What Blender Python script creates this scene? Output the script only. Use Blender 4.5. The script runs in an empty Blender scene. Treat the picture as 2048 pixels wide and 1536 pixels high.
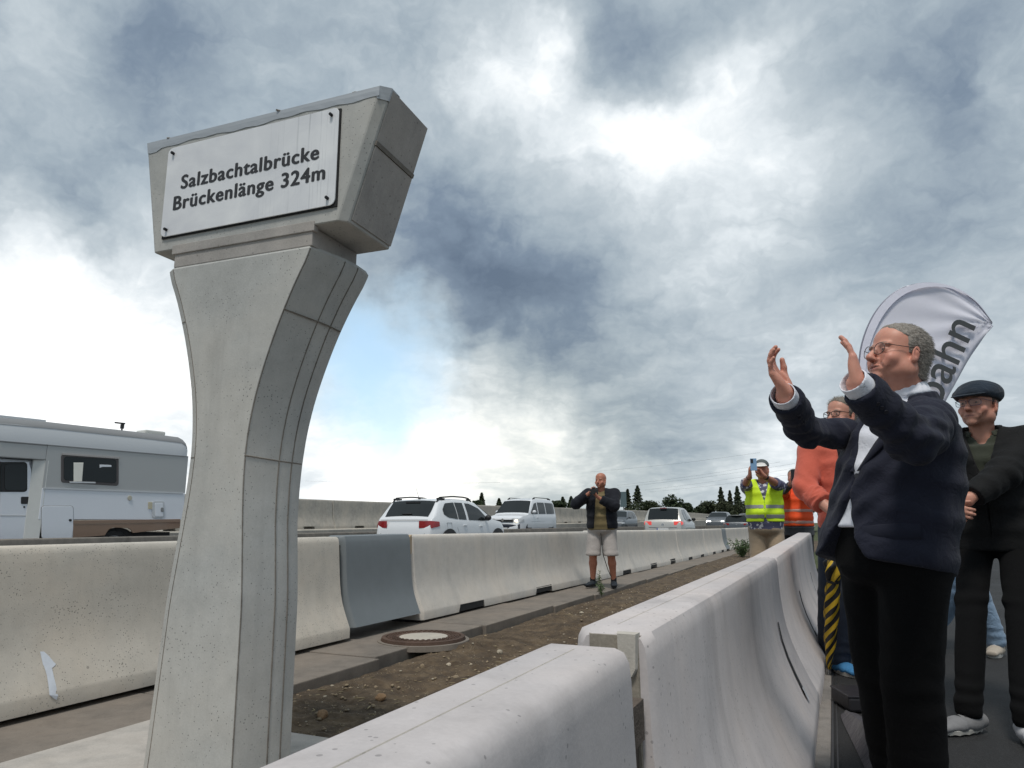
import bpy, bmesh, math, random
import numpy as np
from mathutils import Vector, Matrix, Euler
random.seed(7)
rng = np.random.default_rng(7)
C = bpy.context.scene.collection
PI = math.pi
R = math.radians

# ------------------------------------------------------------------ camera
F_PX, HOR, VPX, EYE = 1420.0, 1045.0, 1665.0, 1.0        # focal length in photo pixels, horizon row, road vanishing point
PITCH = math.atan((HOR - 768) / F_PX)
YAW = math.atan((VPX - 1024) * math.cos(PITCH) / F_PX)
_fh = np.array([-math.sin(YAW), math.cos(YAW), 0.0])
RIGHT = np.array([math.cos(YAW), math.sin(YAW), 0.0])
_z = np.array([0, 0, 1.0])
FWD = _fh * math.cos(PITCH) + _z * math.sin(PITCH)
UP = -_fh * math.sin(PITCH) + _z * math.cos(PITCH)
EYEP = np.array([0, 0, EYE])


def _ray(x, y):
    return FWD * F_PX + RIGHT * (x - 1024) - UP * (y - 768)


def at_d(x, y, d):
    return EYEP + _ray(x, y) * (d / F_PX)


def at_x(x, y, X):
    r = _ray(x, y)
    return EYEP + r * (X / r[0])


def at_y(x, y, Y):
    r = _ray(x, y)
    return EYEP + r * (Y / r[1])


def at_z(x, y, Z):
    r = _ray(x, y)
    return EYEP + r * ((Z - EYE) / r[2])


cam = bpy.data.cameras.new('camera')
cam.sensor_width = 36
cam.lens = 36 * F_PX / 2048
cam.clip_start = 0.05
cam.clip_end = 6000
camo = bpy.data.objects.new('camera', cam)
C.objects.link(camo)
camo.matrix_world = Matrix(((RIGHT[0], UP[0], -FWD[0], 0), (RIGHT[1], UP[1], -FWD[1], 0),
                            (RIGHT[2], UP[2], -FWD[2], EYE), (0, 0, 0, 1)))
bpy.context.scene.camera = camo

# ------------------------------------------------------------------ colour management
vs = bpy.context.scene.view_settings
vs.view_transform = 'Standard'
vs.look = 'None'
EXPO = 0.50
vs.exposure = EXPO
vs.gamma = 1.0
vs.use_curve_mapping = False

# ------------------------------------------------------------------ sun (behind thin cloud: weak and very soft)
SUN_EL, SUN_AZ = R(64), R(170)       # azimuth clockwise from +Y (the road direction)
sl = bpy.data.lights.new('sun', 'SUN')
sl.energy = 1.5
sl.angle = R(11)
sl.color = (1.0, 0.95, 0.88)
so = bpy.data.objects.new('sun', sl)
C.objects.link(so)
sd = Vector((math.sin(SUN_AZ) * math.cos(SUN_EL), math.cos(SUN_AZ) * math.cos(SUN_EL), math.sin(SUN_EL)))
so.rotation_euler = sd.to_track_quat('Z', 'Y').to_euler()
so.location = (0, 0, 60)


# ------------------------------------------------------------------ node helpers
class NT:
    def __init__(s, nt):
        s.nt = nt
        s.nt.nodes.clear()

    def n(s, typ, **kw):
        nd = s.nt.nodes.new(typ)
        ins = kw.pop('ins', {})
        for k, v in kw.items():
            setattr(nd, k, v)
        for k, v in ins.items():
            s.put(nd.inputs[k], v)
        return nd

    def put(s, sock, v):
        if isinstance(v, bpy.types.NodeSocket):
            s.nt.links.new(v, sock)
        elif v is not None:
            if sock.type == 'RGBA' and len(v) == 3:
                v = (*v, 1)
            sock.default_value = v

    def math(s, op, a, b=None, c=None, clamp=False):
        nd = s.n('ShaderNodeMath', operation=op, use_clamp=clamp)
        s.put(nd.inputs[0], a)
        if b is not None: s.put(nd.inputs[1], b)
        if c is not None: s.put(nd.inputs[2], c)
        return nd.outputs[0]

    def vmath(s, op, a, b=None, out=0):
        nd = s.n('ShaderNodeVectorMath', operation=op)
        s.put(nd.inputs[0], a)
        if b is not None:
            s.put(nd.inputs[3 if op == 'SCALE' else 1], b)
        return nd.outputs[out]

    def noise(s, vec, scale, detail=4, rough=.55, dist=0.0, out='Fac'):
        nd = s.n('ShaderNodeTexNoise', ins={'Scale': scale, 'Detail': detail, 'Roughness': rough, 'Distortion': dist})
        if vec is not None: s.put(nd.inputs['Vector'], vec)
        return nd.outputs[out]

    def voro(s, vec, scale, feature='F1', out='Distance', rnd=1.0):
        nd = s.n('ShaderNodeTexVoronoi', feature=feature, ins={'Scale': scale, 'Randomness': rnd})
        if vec is not None: s.put(nd.inputs['Vector'], vec)
        return nd.outputs[out]

    def ramp(s, fac, stops, interp='LINEAR'):
        nd = s.n('ShaderNodeValToRGB')
        cr = nd.color_ramp
        cr.interpolation = interp
        while len(cr.elements) < len(stops):
            cr.elements.new(0.5)
        for e, (p, c) in zip(cr.elements, stops):
            e.position = p
            e.color = (*c, 1) if not isinstance(c, (int, float)) else (c, c, c, 1)
        s.put(nd.inputs[0], fac)
        return nd.outputs[0]

    def mix(s, fac, a, b, mode='MIX'):
        nd = s.n('ShaderNodeMix', data_type='RGBA', blend_type=mode, clamp_factor=True)
        s.put(nd.inputs[0], fac)
        s.put(nd.inputs[6], a)
        s.put(nd.inputs[7], b)
        return nd.outputs[2]

    def rng(s, v, a, b, c=0.0, d=1.0, smooth=False):
        nd = s.n('ShaderNodeMapRange', clamp=True)
        if smooth: nd.interpolation_type = 'SMOOTHSTEP'
        for i, x in enumerate((v, a, b, c, d)):
            s.put(nd.inputs[i], x)
        return nd.outputs[0]

    def scalev(s, vec, sc):
        nd = s.n('ShaderNodeMapping')
        s.put(nd.inputs[0], vec)
        nd.inputs['Scale'].default_value = sc
        return nd.outputs[0]


# ------------------------------------------------------------------ world: Nishita blue behind a broken deck of cloud
w = bpy.data.worlds.new('World')
bpy.context.scene.world = w
w.use_nodes = True
T = NT(w.node_tree)
sky = T.n('ShaderNodeTexSky', sky_type='NISHITA', sun_disc=False, sun_elevation=SUN_EL, sun_rotation=SUN_AZ,
          altitude=150, air_density=1.0, dust_density=1.5, ozone_density=1.0)
co = T.n('ShaderNodeTexCoord').outputs['Generated']
dirv = T.vmath('NORMALIZE', co)
sep = T.n('ShaderNodeSeparateXYZ', ins={0: dirv})
hz = T.math('MAXIMUM', sep.outputs[2], 0.0)
# the cloud deck seen in perspective: direction projected on a flat layer
den = T.math('ADD', hz, 0.22)
pl = T.n('ShaderNodeCombineXYZ', ins={0: T.math('DIVIDE', sep.outputs[0], den), 1: T.math('DIVIDE', sep.outputs[1], den),
                                      2: T.math('MULTIPLY', sep.outputs[2], 1.3)}).outputs[0]
wv = T.noise(dirv, 2.6, 4, .55, out='Color')
warp = T.vmath('ADD', dirv, T.vmath('SCALE', T.vmath('SUBTRACT', wv, (.5, .5, .5)), .20))
wv2 = T.noise(dirv, 9.0, 4, .6, out='Color')
warp = T.vmath('ADD', warp, T.vmath('SCALE', T.vmath('SUBTRACT', wv2, (.5, .5, .5)), .11))
wv3 = T.noise(dirv, 34.0, 4, .6, out='Color')
warp = T.vmath('ADD', warp, T.vmath('SCALE', T.vmath('SUBTRACT', wv3, (.5, .5, .5)), .03))
n1 = T.noise(pl, 1.5, 9, .56, .3)
n3 = T.noise(pl, 0.55, 3, .5)


def billow(vec, sc, det, rough, dist=.3):
    n_ = T.noise(vec, sc, det, rough, dist)
    return T.math('ABSOLUTE', T.math('MULTIPLY_ADD', n_, 2.0, -1.0))      # puffy lobes with sharp creases between them


plw = T.vmath('ADD', pl, T.vmath('SCALE', T.vmath('SUBTRACT', wv2, (.5, .5, .5)), .35))
b1 = billow(plw, 2.2, 5, .55)
b2 = billow(plw, 6.5, 6, .60)
n4 = T.noise(warp, 15.0, 8, .62, .3)
v = T.math('ADD', .475, T.math('MULTIPLY', T.math('SUBTRACT', n1, .5), .48))
v = T.math('ADD', v, T.math('MULTIPLY', T.math('SUBTRACT', n3, .5), .22))
v = T.math('ADD', v, T.math('MULTIPLY', T.math('SUBTRACT', b1, .20), .36))
v = T.math('ADD', v, T.math('MULTIPLY', T.math('SUBTRACT', b2, .18), .15))
v = T.math('ADD', v, T.math('MULTIPLY', T.math('SUBTRACT', n4, .5), .11))
#BLOBS
# wide banks of thick (negative) and thin (positive) cloud: compass direction, size, weight
BLOBS = [  # x, y in the photo, radius in photo px, weight
    (60, 580, 260, .18), (130, 860, 330, .24), (300, 700, 230, .14), (-300, 650, 420, .20), (90, 385, 70, -.18), (150, 430, 60, -.12), (260, 560, 60, -.08),
    (1000, 110, 120, .28), (1110, 190, 120, .24), (1200, 270, 90, .12), (1300, 300, 105, .30), (1390, 230, 90, .18), (1430, 370, 190, .20),
    (1520, 150, 80, .16), (1690, 260, 150, .16), (1500, 330, 120, .12), (60, 60, 100, .24), (530, 165, 60, .10),
    (680, 940, 280, .44), (930, 930, 220, .46), (1130, 870, 100, .26), (1560, 930, 130, .34), (1280, 960, 180, .12), (2040, 180, 70, .16),
    (850, 430, 120, -.16), (960, 500, 150, -.22), (1060, 575, 150, -.28), (1210, 620, 120, -.20), (960, 590, 90, -.10), (780, 520, 80, -.08), (1320, 480, 140, -.04), (60, 210, 240, -.15), (330, 230, 170, -.08), (430, 90, 180, -.08),
    (560, 260, 160, -.04), (1200, 90, 100, -.12), (1290, 150, 110, -.14), (1420, 60, 150, -.12), (1880, 90, 220, -.18), (1820, 200, 130, -.10),
    (1780, 470, 230, -.10), (1600, 420, 160, -.03), (1960, 420, 160, -.06), (1330, 775, 150, -.10), (1700, 680, 320, .11), (1480, 620, 220, .08), (2000, 640, 240, .08), (1080, 885, 55, -.16), (1480, 820, 120, -.04),
]
for (bx, by, br, ba) in BLOBS:
    d0 = _ray(bx, by)
    d0 = d0 / np.linalg.norm(d0)
    dist = T.vmath('DISTANCE', warp, tuple(d0), out=1)
    sg = br / F_PX * 1.55
    g = T.rng(dist, 0.0, sg, 1.0, 0.0, smooth=True)
    v = T.math('MULTIPLY_ADD', g, ba, v)
_g = 2 ** EXPO
STOPS = [(0.0, (.14, .19, .265)), (.20, (.215, .28, .365)), (.40, (.38, .455, .52)), (.58, (.55, .62, .67)), (.75, (.80, .86, .90)), (.90, (1.06, 1.09, 1.10)), (1.0, (1.30, 1.32, 1.32))]
cloud = T.ramp(v, [(p_, tuple(c_ / _g for c_ in col_)) for p_, col_ in STOPS])
# a gap of clear air low over the road, warm light at the skyline
gd = _ray(735, 715); gd = gd / np.linalg.norm(gd)
gd2 = _ray(790, 770); gd2 = gd2 / np.linalg.norm(gd2)
gap = T.rng(T.vmath('DISTANCE', warp, tuple(gd), out=1), 0.02, 0.135, .9, 0.0, smooth=True)
gap2 = T.rng(T.vmath('DISTANCE', warp, tuple(gd2), out=1), 0.02, 0.14, 0.7, 0.0, smooth=True)
gap = T.math('MAXIMUM', gap, gap2)

warm_d = _ray(1090, 930); warm_d = warm_d / np.linalg.norm(warm_d)
wm = T.rng(T.vmath('DISTANCE', warp, tuple(warm_d), out=1), 0.0, 0.34, 0.55, 0.0, smooth=True)
cloud = T.mix(wm, cloud, T.vmath('MULTIPLY', cloud, (1.08, 1.03, .90)))
bg_sky = T.n('ShaderNodeBackground', ins={'Color': sky.outputs[0], 'Strength': .145})
cloud = T.mix(gap, cloud, (.66 / _g, .93 / _g, 1.08 / _g))
bg_cl = T.n('ShaderNodeBackground', ins={'Color': cloud, 'Strength': 1.0})
ms = T.n('ShaderNodeMixShader', ins={0: T.math('SUBTRACT', 1.0, T.math('MULTIPLY', gap, .55)), 1: bg_sky.outputs[0], 2: bg_cl.outputs[0]})
T.n('ShaderNodeOutputWorld', ins={0: ms.outputs[0]})


# ------------------------------------------------------------------ materials
def material(name):
    m = bpy.data.materials.new(name)
    m.use_nodes = True
    t = NT(m.node_tree)
    b = t.n('ShaderNodeBsdfPrincipled')
    t.n('ShaderNodeOutputMaterial', ins={0: b.outputs[0]})
    return m, t, b


def plain(name, col, rough=.5, metal=0.0, var=0.06, scale=8.0, spec=.5, coat=0.0, emit=None, bump=0.0, bscale=60.0, trans=0.0):
    m, t, b = material(name)
    pos = t.n('ShaderNodeTexCoord').outputs['Object']
    nz = t.noise(pos, scale, 4)
    c = t.mix(nz, tuple(x * (1 - var) for x in col), tuple(min(1, x * (1 + var)) for x in col))
    t.put(b.inputs['Base Color'], c)
    t.put(b.inputs['Roughness'], t.rng(t.noise(pos, scale * 2.3, 3), .3, .7, max(0, rough - .05), min(1, rough + .05)))
    b.inputs['Metallic'].default_value = metal
    b.inputs['Specular IOR Level'].default_value = spec
    b.inputs['Coat Weight'].default_value = coat
    if trans: b.inputs['Transmission Weight'].default_value = trans
    if emit:
        b.inputs['Emission Color'].default_value = (*emit[:3], 1)
        b.inputs['Emission Strength'].default_value = emit[3]
    if bump:
        bp = t.n('ShaderNodeBump', ins={'Strength': bump, 'Distance': .004, 'Height': t.noise(pos, bscale, 4)})
        t.put(b.inputs['Normal'], bp.outputs[0])
    return m


def concrete(name, col, mott=.16, pits=.5, pit_scale=38, streak=.25, rough=.85, warm=0.0, bump=.25, speck=0.0, stain=0.0, pit_hi=.20):
    m, t, b = material(name)
    pos = t.n('ShaderNodeNewGeometry').outputs['Position']
    big = t.noise(pos, 1.7, 5, .6, .3)
    med = t.noise(pos, 9.0, 6, .65)
    st = t.noise(t.scalev(pos, (14, 14, .8)), 1.0, 4, .6)
    fine = t.noise(pos, 140, 3, .6)
    f = t.math('ADD', t.math('MULTIPLY', big, .45), t.math('MULTIPLY', med, .35))
    f = t.math('ADD', f, t.math('MULTIPLY', fine, .2))
    lo = tuple(x * (1 - mott * 1.6) for x in col)
    hi = tuple(min(1, x * (1 + mott * 1.3)) for x in col)
    c = t.mix(t.rng(f, .33, .67), lo, hi)
    c = t.mix(t.rng(big, .42, .66, 0, .35 + warm), c, tuple(a * k for a, k in zip(col, (1.04, .95, .86))), 'MIX')
    c = t.mix(t.rng(st, .54, .78, 0, streak), c, tuple(x * .62 for x in col))
    if stain:
        s2 = t.noise(t.scalev(pos, (3.2, 3.2, .55)), 1.0, 5, .65, .6)
        c = t.mix(t.rng(s2, .55, .75, 0, stain), c, tuple(x * .42 for x in col))
    if pits:
        pd = t.voro(pos, pit_scale)
        thr = t.rng(t.noise(pos, 5.0, 3), .30, .74, .02 + pit_hi * .2, pit_hi)
        pm = t.math('LESS_THAN', pd, thr)
        c = t.mix(t.math('MULTIPLY', pm, pits), c, tuple(x * .35 for x in col))
    if speck:
        pd2 = t.voro(pos, 15)
        thr2 = t.rng(t.noise(pos, 3.0, 3), .5, .72, .0, .17)
        c = t.mix(t.math('MULTIPLY', t.math('LESS_THAN', t.math('ADD', pd2, t.math('MULTIPLY', t.noise(pos, 90, 2), .05)), thr2), speck), c, tuple(x * .38 for x in col))
    t.put(b.inputs['Base Color'], c)
    b.inputs['Roughness'].default_value = rough
    b.inputs['Specular IOR Level'].default_value = .12
    h = t.math('ADD', t.math('MULTIPLY', fine, .5), t.math('MULTIPLY', med, 1.0))
    if pits:
        h = t.math('SUBTRACT', h, t.math('MULTIPLY', pm, .8))
    bp = t.n('ShaderNodeBump', ins={'Strength': bump, 'Distance': .006, 'Height': h})
    t.put(b.inputs['Normal'], bp.outputs[0])
    return m


def fabric(name, col, rough=.9, var=.12, weave=900, fold=.35, sheen=.15):
    m, t, b = material(name)
    pos = t.n('ShaderNodeTexCoord').outputs['Object']
    big = t.noise(pos, 7, 5, .6)
    fine = t.noise(t.scalev(pos, (1, 1, 2.0)), weave, 2, .5)
    c = t.mix(t.rng(big, .3, .7), tuple(x * (1 - var) for x in col), tuple(min(1, x * (1 + var)) for x in col))
    c = t.mix(t.rng(fine, .35, .65, 0, .35), c, tuple(min(1, x * 1.45) for x in col))
    t.put(b.inputs['Base Color'], c)
    b.inputs['Roughness'].default_value = rough
    b.inputs['Specular IOR Level'].default_value = .25
    b.inputs['Sheen Weight'].default_value = sheen
    b.inputs['Sheen Roughness'].default_value = .6
    h = t.math('ADD', t.math('MULTIPLY', t.noise(pos, 16, 4, .55, .8), 1.0), t.math('MULTIPLY', fine, .04))
    bp = t.n('ShaderNodeBump', ins={'Strength': fold, 'Distance': .02, 'Height': h})
    t.put(b.inputs['Normal'], bp.outputs[0])
    return m


def vcol_material(name, rough=.5, sss=.0, bump=.12, bscale=220, spec=.45):
    m, t, b = material(name)
    at = t.n('ShaderNodeAttribute', attribute_name='Col')
    pos = t.n('ShaderNodeTexCoord').outputs['Object']
    nz = t.noise(pos, 60, 4, .6)
    c = t.mix(t.rng(nz, .35, .7, 0, .35), at.outputs[0], t.vmath('MULTIPLY', at.outputs[0], (.86, .70, .66)))
    t.put(b.inputs['Base Color'], c)
    b.inputs['Roughness'].default_value = rough
    b.inputs['Specular IOR Level'].default_value = spec
    if sss:
        b.inputs['Subsurface Weight'].default_value = sss
        b.inputs['Subsurface Radius'].default_value = (.01, .004, .002)
        b.inputs['Subsurface Scale'].default_value = .4
    bp = t.n('ShaderNodeBump', ins={'Strength': bump, 'Distance': .003, 'Height': t.noise(pos, bscale, 3)})
    t.put(b.inputs['Normal'], bp.outputs[0])
    return m


# ------------------------------------------------------------------ object helpers
def tag(o, label=None, cat=None, group=None, kind=None):
    if label: o['label'] = label
    if cat: o['category'] = cat
    if group: o['group'] = group
    if kind: o['kind'] = kind
    return o


def empty(name, loc=(0, 0, 0), rz=0.0, label=None, cat=None, group=None):
    o = bpy.data.objects.new(name, None)
    o.empty_display_size = .2
    C.objects.link(o)
    o.location = loc
    o.rotation_euler = (0, 0, rz)
    return tag(o, label, cat, group)


def mesh_obj(name, me, mat, parent=None, smooth=False):
    o = bpy.data.objects.new(name, me)
    if mat is not None and not me.materials:
        me.materials.append(mat)
    C.objects.link(o)
    if parent is not None:
        o.parent = parent
    if smooth:
        me.polygons.foreach_set('use_smooth', [True] * len(me.polygons))
    return o


def copy_tree(o, parent=None):
    c = o.copy()
    C.objects.link(c)
    c.parent = parent
    for ch in list(o.children):
        copy_tree(ch, c)
    return c


class MB:
    """collects shapes and links them as one mesh"""

    def __init__(s):
        s.v, s.f = [], []

    def add(s, vs_, fs_):
        n = len(s.v)
        s.v += [tuple(map(float, q)) for q in vs_]
        s.f += [tuple(i + n for i in f) for f in fs_]
        return s

    def box(s, c, d, rz=0.0, M=None):
        hx, hy, hz_ = d[0] / 2, d[1] / 2, d[2] / 2
        P = [(x, y, z) for z in (-hz_, hz_) for y in (-hy, hy) for x in (-hx, hx)]
        if M is not None:
            P = [tuple(M @ Vector(q)) for q in P]
        cs, sn = math.cos(rz), math.sin(rz)
        P = [(c[0] + x * cs - y * sn, c[1] + x * sn + y * cs, c[2] + z) for x, y, z in P]
        return s.add(P, [(0, 2, 3, 1), (4, 5, 7, 6), (0, 1, 5, 4), (2, 6, 7, 3), (0, 4, 6, 2), (1, 3, 7, 5)])

    def loft(s, rings, closed=True, caps=True):
        n = len(rings[0])
        P = [q for r in rings for q in r]
        Fs = []
        m = n if closed else n - 1
        for i in range(len(rings) - 1):
            for j in range(m):
                a, b = i * n + j, i * n + (j + 1) % n
                Fs.append((a, b, b + n, a + n))
        if caps and closed:
            Fs.append(tuple(reversed(range(n))))
            Fs.append(tuple((len(rings) - 1) * n + j for j in range(n)))
        return s.add(P, Fs)

    def tube(s, path, r, n=8, caps=True):
        path = [Vector(map(float, q)) for q in path]
        rs = r if isinstance(r, (list, tuple)) else [r] * len(path)
        rings = []
        ref = Vector((0, 0, 1))
        for i, q in enumerate(path):
            d = (path[min(i + 1, len(path) - 1)] - path[max(i - 1, 0)])
            if d.length < 1e-9: d = Vector((0, 0, 1))
            d.normalize()
            if abs(d.dot(ref)) > .95: ref = Vector((1, 0, 0)) if abs(d.x) < .9 else Vector((0, 1, 0))
            a = d.cross(ref).normalized()
            b = d.cross(a).normalized()
            ref = b.cross(d) * -1 if False else ref
            rings.append([q + a * math.cos(2 * PI * k / n) * rs[i] + b * math.sin(2 * PI * k / n) * rs[i] for k in range(n)])
        return s.loft(rings, True, caps)

    def lathe(s, prof, n=24, c=(0, 0, 0), axis='z'):
        rings = []
        for (r_, h) in prof:
            ring = []
            for k in range(n):
                a = 2 * PI * k / n
                x, y, z = r_ * math.cos(a), r_ * math.sin(a), h
                if axis == 'x': x, y, z = z, x, y
                if axis == 'y': x, y, z = y, z, x
                ring.append((c[0] + x, c[1] + y, c[2] + z))
            rings.append(ring)
        return s.loft(rings)

    def sphere(s, c, r, n=12, m=8):
        rr = r if isinstance(r, (tuple, list)) else (r, r, r)
        rings = []
        for i in range(m + 1):
            t_ = -PI / 2 + PI * i / m
            rings.append([(c[0] + rr[0] * max(.02, math.cos(t_)) * math.cos(2 * PI * k / n), c[1] + rr[1] * max(.02, math.cos(t_)) * math.sin(2 * PI * k / n),
                           c[2] + rr[2] * math.sin(t_)) for k in range(n)])
        return s.loft(rings)

    def mesh(s, name, bevel=0.0, seg=2, angle=.5):
        me = bpy.data.meshes.new(name)
        me.from_pydata(s.v, [], s.f)
        bm = bmesh.new()
        bm.from_mesh(me)
        bmesh.ops.recalc_face_normals(bm, faces=bm.faces)
        if bevel > 0:
            es = [e for e in bm.edges if len(e.link_faces) == 2 and e.calc_face_angle(0) > angle]
            bmesh.ops.bevel(bm, geom=es, offset=bevel, segments=seg, profile=.6, affect='EDGES', clamp_overlap=True)
        bm.to_mesh(me)
        bm.free()
        return me

    def build(s, name, mat, parent=None, bevel=0.0, smooth=False, seg=2, angle=.5, auto=None):
        me = s.mesh(name, bevel, seg, angle)
        if auto is not None:
            me.polygons.foreach_set('use_smooth', [True] * len(me.polygons))
            me.set_sharp_from_angle(angle=auto)
            smooth = False
        return mesh_obj(name, me, mat, parent, smooth)


def np_mesh(name, V, Fq):
    """mesh from numpy vertices (n,3) and faces (m,3|4)"""
    me = bpy.data.meshes.new(name)
    k = Fq.shape[1]
    me.vertices.add(len(V))
    me.vertices.foreach_set('co', np.ascontiguousarray(V, dtype=np.float32).ravel())
    me.loops.add(Fq.size)
    me.loops.foreach_set('vertex_index', np.ascontiguousarray(Fq, dtype=np.int32).ravel())
    me.polygons.add(len(Fq))
    me.polygons.foreach_set('loop_start', np.arange(0, Fq.size, k, dtype=np.int32))
    me.polygons.foreach_set('loop_total', np.full(len(Fq), k, dtype=np.int32))
    me.update(calc_edges=True)
    me.validate()
    return me


def text_mesh(txt, size, bold=.0, extrude=.0, space=1.0, line=1.0, align='CENTER', heavy=0.0):
    cu = bpy.data.curves.new('txt', 'FONT')
    cu.body = txt
    cu.size = size
    cu.offset = bold
    cu.extrude = extrude
    cu.align_x = align
    cu.align_y = 'CENTER'
    cu.space_character = space
    cu.space_line = line
    cu.resolution_u = 4
    o = bpy.data.objects.new('txt', cu)
    C.objects.link(o)
    dg = bpy.context.evaluated_depsgraph_get()
    me = bpy.data.meshes.new_from_object(o.evaluated_get(dg))
    bpy.data.objects.remove(o)
    bpy.data.curves.remove(cu)
    if heavy:                      # heavier strokes: the outline repeated a hair to each side
        bm = bmesh.new()
        for dx, dy, dz in ((-heavy, 0, 0), (heavy, 0, .00012), (0, heavy * .5, .00024), (0, -heavy * .5, .00036)):
            n0 = len(bm.verts)
            bm.from_mesh(me)
            bm.verts.ensure_lookup_table()
            for v_ in list(bm.verts)[n0:]: v_.co += Vector((dx, dy, dz))
        bm.to_mesh(me)
        bm.free()
    return me


def _hash(i, j, k):
    n = (i * 73856093) ^ (j * 19349663) ^ (k * 83492791)
    n = (n ^ (n >> 13)) * 1274126177
    return ((n ^ (n >> 16)) & 0xFFFF) / 65535.0


def vnoise(P, sc=1.0):
    """value noise in -1..1 on an (n,3) array"""
    Q = np.asarray(P, float) * sc + 1000.0
    I = np.floor(Q).astype(np.int64)
    f = Q - I
    f = f * f * (3 - 2 * f)
    r = 0
    for dx in (0, 1):
        for dy in (0, 1):
            for dz in (0, 1):
                wgt = (f[:, 0] if dx else 1 - f[:, 0]) * (f[:, 1] if dy else 1 - f[:, 1]) * (f[:, 2] if dz else 1 - f[:, 2])
                r = r + wgt * _hash(I[:, 0] + dx, I[:, 1] + dy, I[:, 2] + dz)
    return r * 2 - 1


def nrm(v_):
    v_ = np.asarray(v_, float)
    return v_ / np.linalg.norm(v_)

# ================================================================== SETTING
def zroad(X, Y):
    xs = [-30, -16.4, -13, -10.8, -4.2, 0]
    zs = [.9, .45, .25, .12, 0.0, 0.0]
    return float(np.interp(X, xs, zs))


def zcap(Y):        # raised edge strip that carries the far parapet
    return float(np.interp(Y, [-40, 24, 50, 110, 200], [.66, .77, .97, 1.35, 1.6]))


def grid_mesh(name, xs, ys, zf):
    V = np.array([(x, y, zf(x, y)) for y in ys for x in xs])
    n = len(xs)
    Fq = np.array([(j * n + i, j * n + i + 1, (j + 1) * n + i + 1, (j + 1) * n + i) for j in range(len(ys) - 1) for i in range(n - 1)])
    return np_mesh(name, V, Fq)


# --- materials of the ground
def asphalt(name, col=.05, warm=(1, 1, 1.02)):
    m, t, b = material(name)
    pos = t.n('ShaderNodeNewGeometry').outputs['Position']
    v1 = t.voro(pos, 190)
    agg = t.voro(pos, 190, out='Color')
    sepc = t.n('ShaderNodeSeparateColor', ins={0: agg}).outputs[0]
    big = t.noise(pos, .9, 5, .6)
    c = t.mix(t.rng(sepc, .55, 1.0, 0, .55), tuple(col * k for k in warm), tuple(col * 3.2 * k for k in warm))
    c = t.mix(t.rng(big, .35, .7, 0, .5), c, t.vmath('MULTIPLY', c, (.62, .62, .64)))
    t.put(b.inputs['Base Color'], c)
    t.put(b.inputs['Roughness'], t.rng(big, .3, .7, .72, .92))
    bp = t.n('ShaderNodeBump', ins={'Strength': .5, 'Distance': .004, 'Height': v1})
    t.put(b.inputs['Normal'], bp.outputs[0])
    return m


M_asph = asphalt('asphalt', .014)
M_asph2 = asphalt('road_asphalt', .06)
M_slab = concrete('slab_concrete', (.215, .19, .165), mott=.22, pits=.25, streak=.15, stain=.35, bump=.35)
M_pad = concrete('pad_concrete', (.46, .43, .395), mott=.2, pits=.15, streak=.15, stain=.3, bump=.4)
M_gutter = concrete('gutter_concrete', (.24, .225, .21), mott=.3, pits=.8, pit_scale=70, stain=.4, bump=.5)
M_bar = concrete('barrier_concrete', (.585, .555, .51), mott=.11, pits=.55, pit_scale=46, streak=.16, stain=.25, speck=.0)
M_bar_pit = concrete('pitted_barrier_concrete', (.58, .54, .475), mott=.11, pits=.8, pit_scale=62, streak=.18, stain=.22, speck=.6, pit_hi=.27)
M_bar_r = concrete('smooth_barrier_concrete', (.56, .525, .52), mott=.12, pits=.55, pit_scale=48, streak=.22, stain=.42, bump=.12)
M_bar_far = concrete('parapet_concrete', (.42, .395, .35), mott=.2, pits=.0, streak=.4, stain=.4)
M_wall = concrete('median_concrete', (.20, .185, .165), mott=.25, pits=.0, streak=.5, stain=.6)
M_black = plain('black_rubber', (.012, .012, .013), .75, bump=.3)
M_dirtgrass, _t, _b = material('verge_grass')
_pos = _t.n('ShaderNodeNewGeometry').outputs['Position']
_t.put(_b.inputs['Base Color'], _t.ramp(_t.noise(_pos, .08, 8, .65), [(.3, (.035, .05, .018)), (.55, (.07, .085, .03)), (.75, (.12, .11, .05))]))
_b.inputs['Roughness'].default_value = .95

# --- terrain to the horizon, lower than the bridge deck
tag(mesh_obj('terrain', grid_mesh('terrain', np.linspace(-2500, 2500, 21), np.linspace(-1500, 4500, 25), lambda x, y: -1.6), M_dirtgrass), kind='structure')
# --- right-hand carriageway where the people stand
tag(mesh_obj('asphalt_road', grid_mesh('asphalt_road', np.linspace(-.085, 14, 8), np.linspace(-12, 260, 30), lambda x, y: 0.0), M_asph), kind='structure')
# --- left carriageway, banked
rx = [-16.4, -13, -10.8, -7.5, -4.25]
tag(mesh_obj('carriageway', grid_mesh('carriageway', rx, np.linspace(-30, 260, 30), lambda x, y: zroad(x, y) - .004), M_asph2), kind='structure')
m_ = MB()
ysec = np.linspace(-30, 230, 27)
m_.loft([[(-16.4, y, zroad(-16.4, y) - .02), (-16.4, y, zcap(y) - .03), (-16.5, y, zcap(y)), (-18.6, y, zcap(y) + .02), (-18.6, y, -1.0), (-16.4, y, -1.0)] for y in ysec])
tag(m_.build('bridge_edge_cap', M_bar_far, None), kind='structure')
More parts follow.
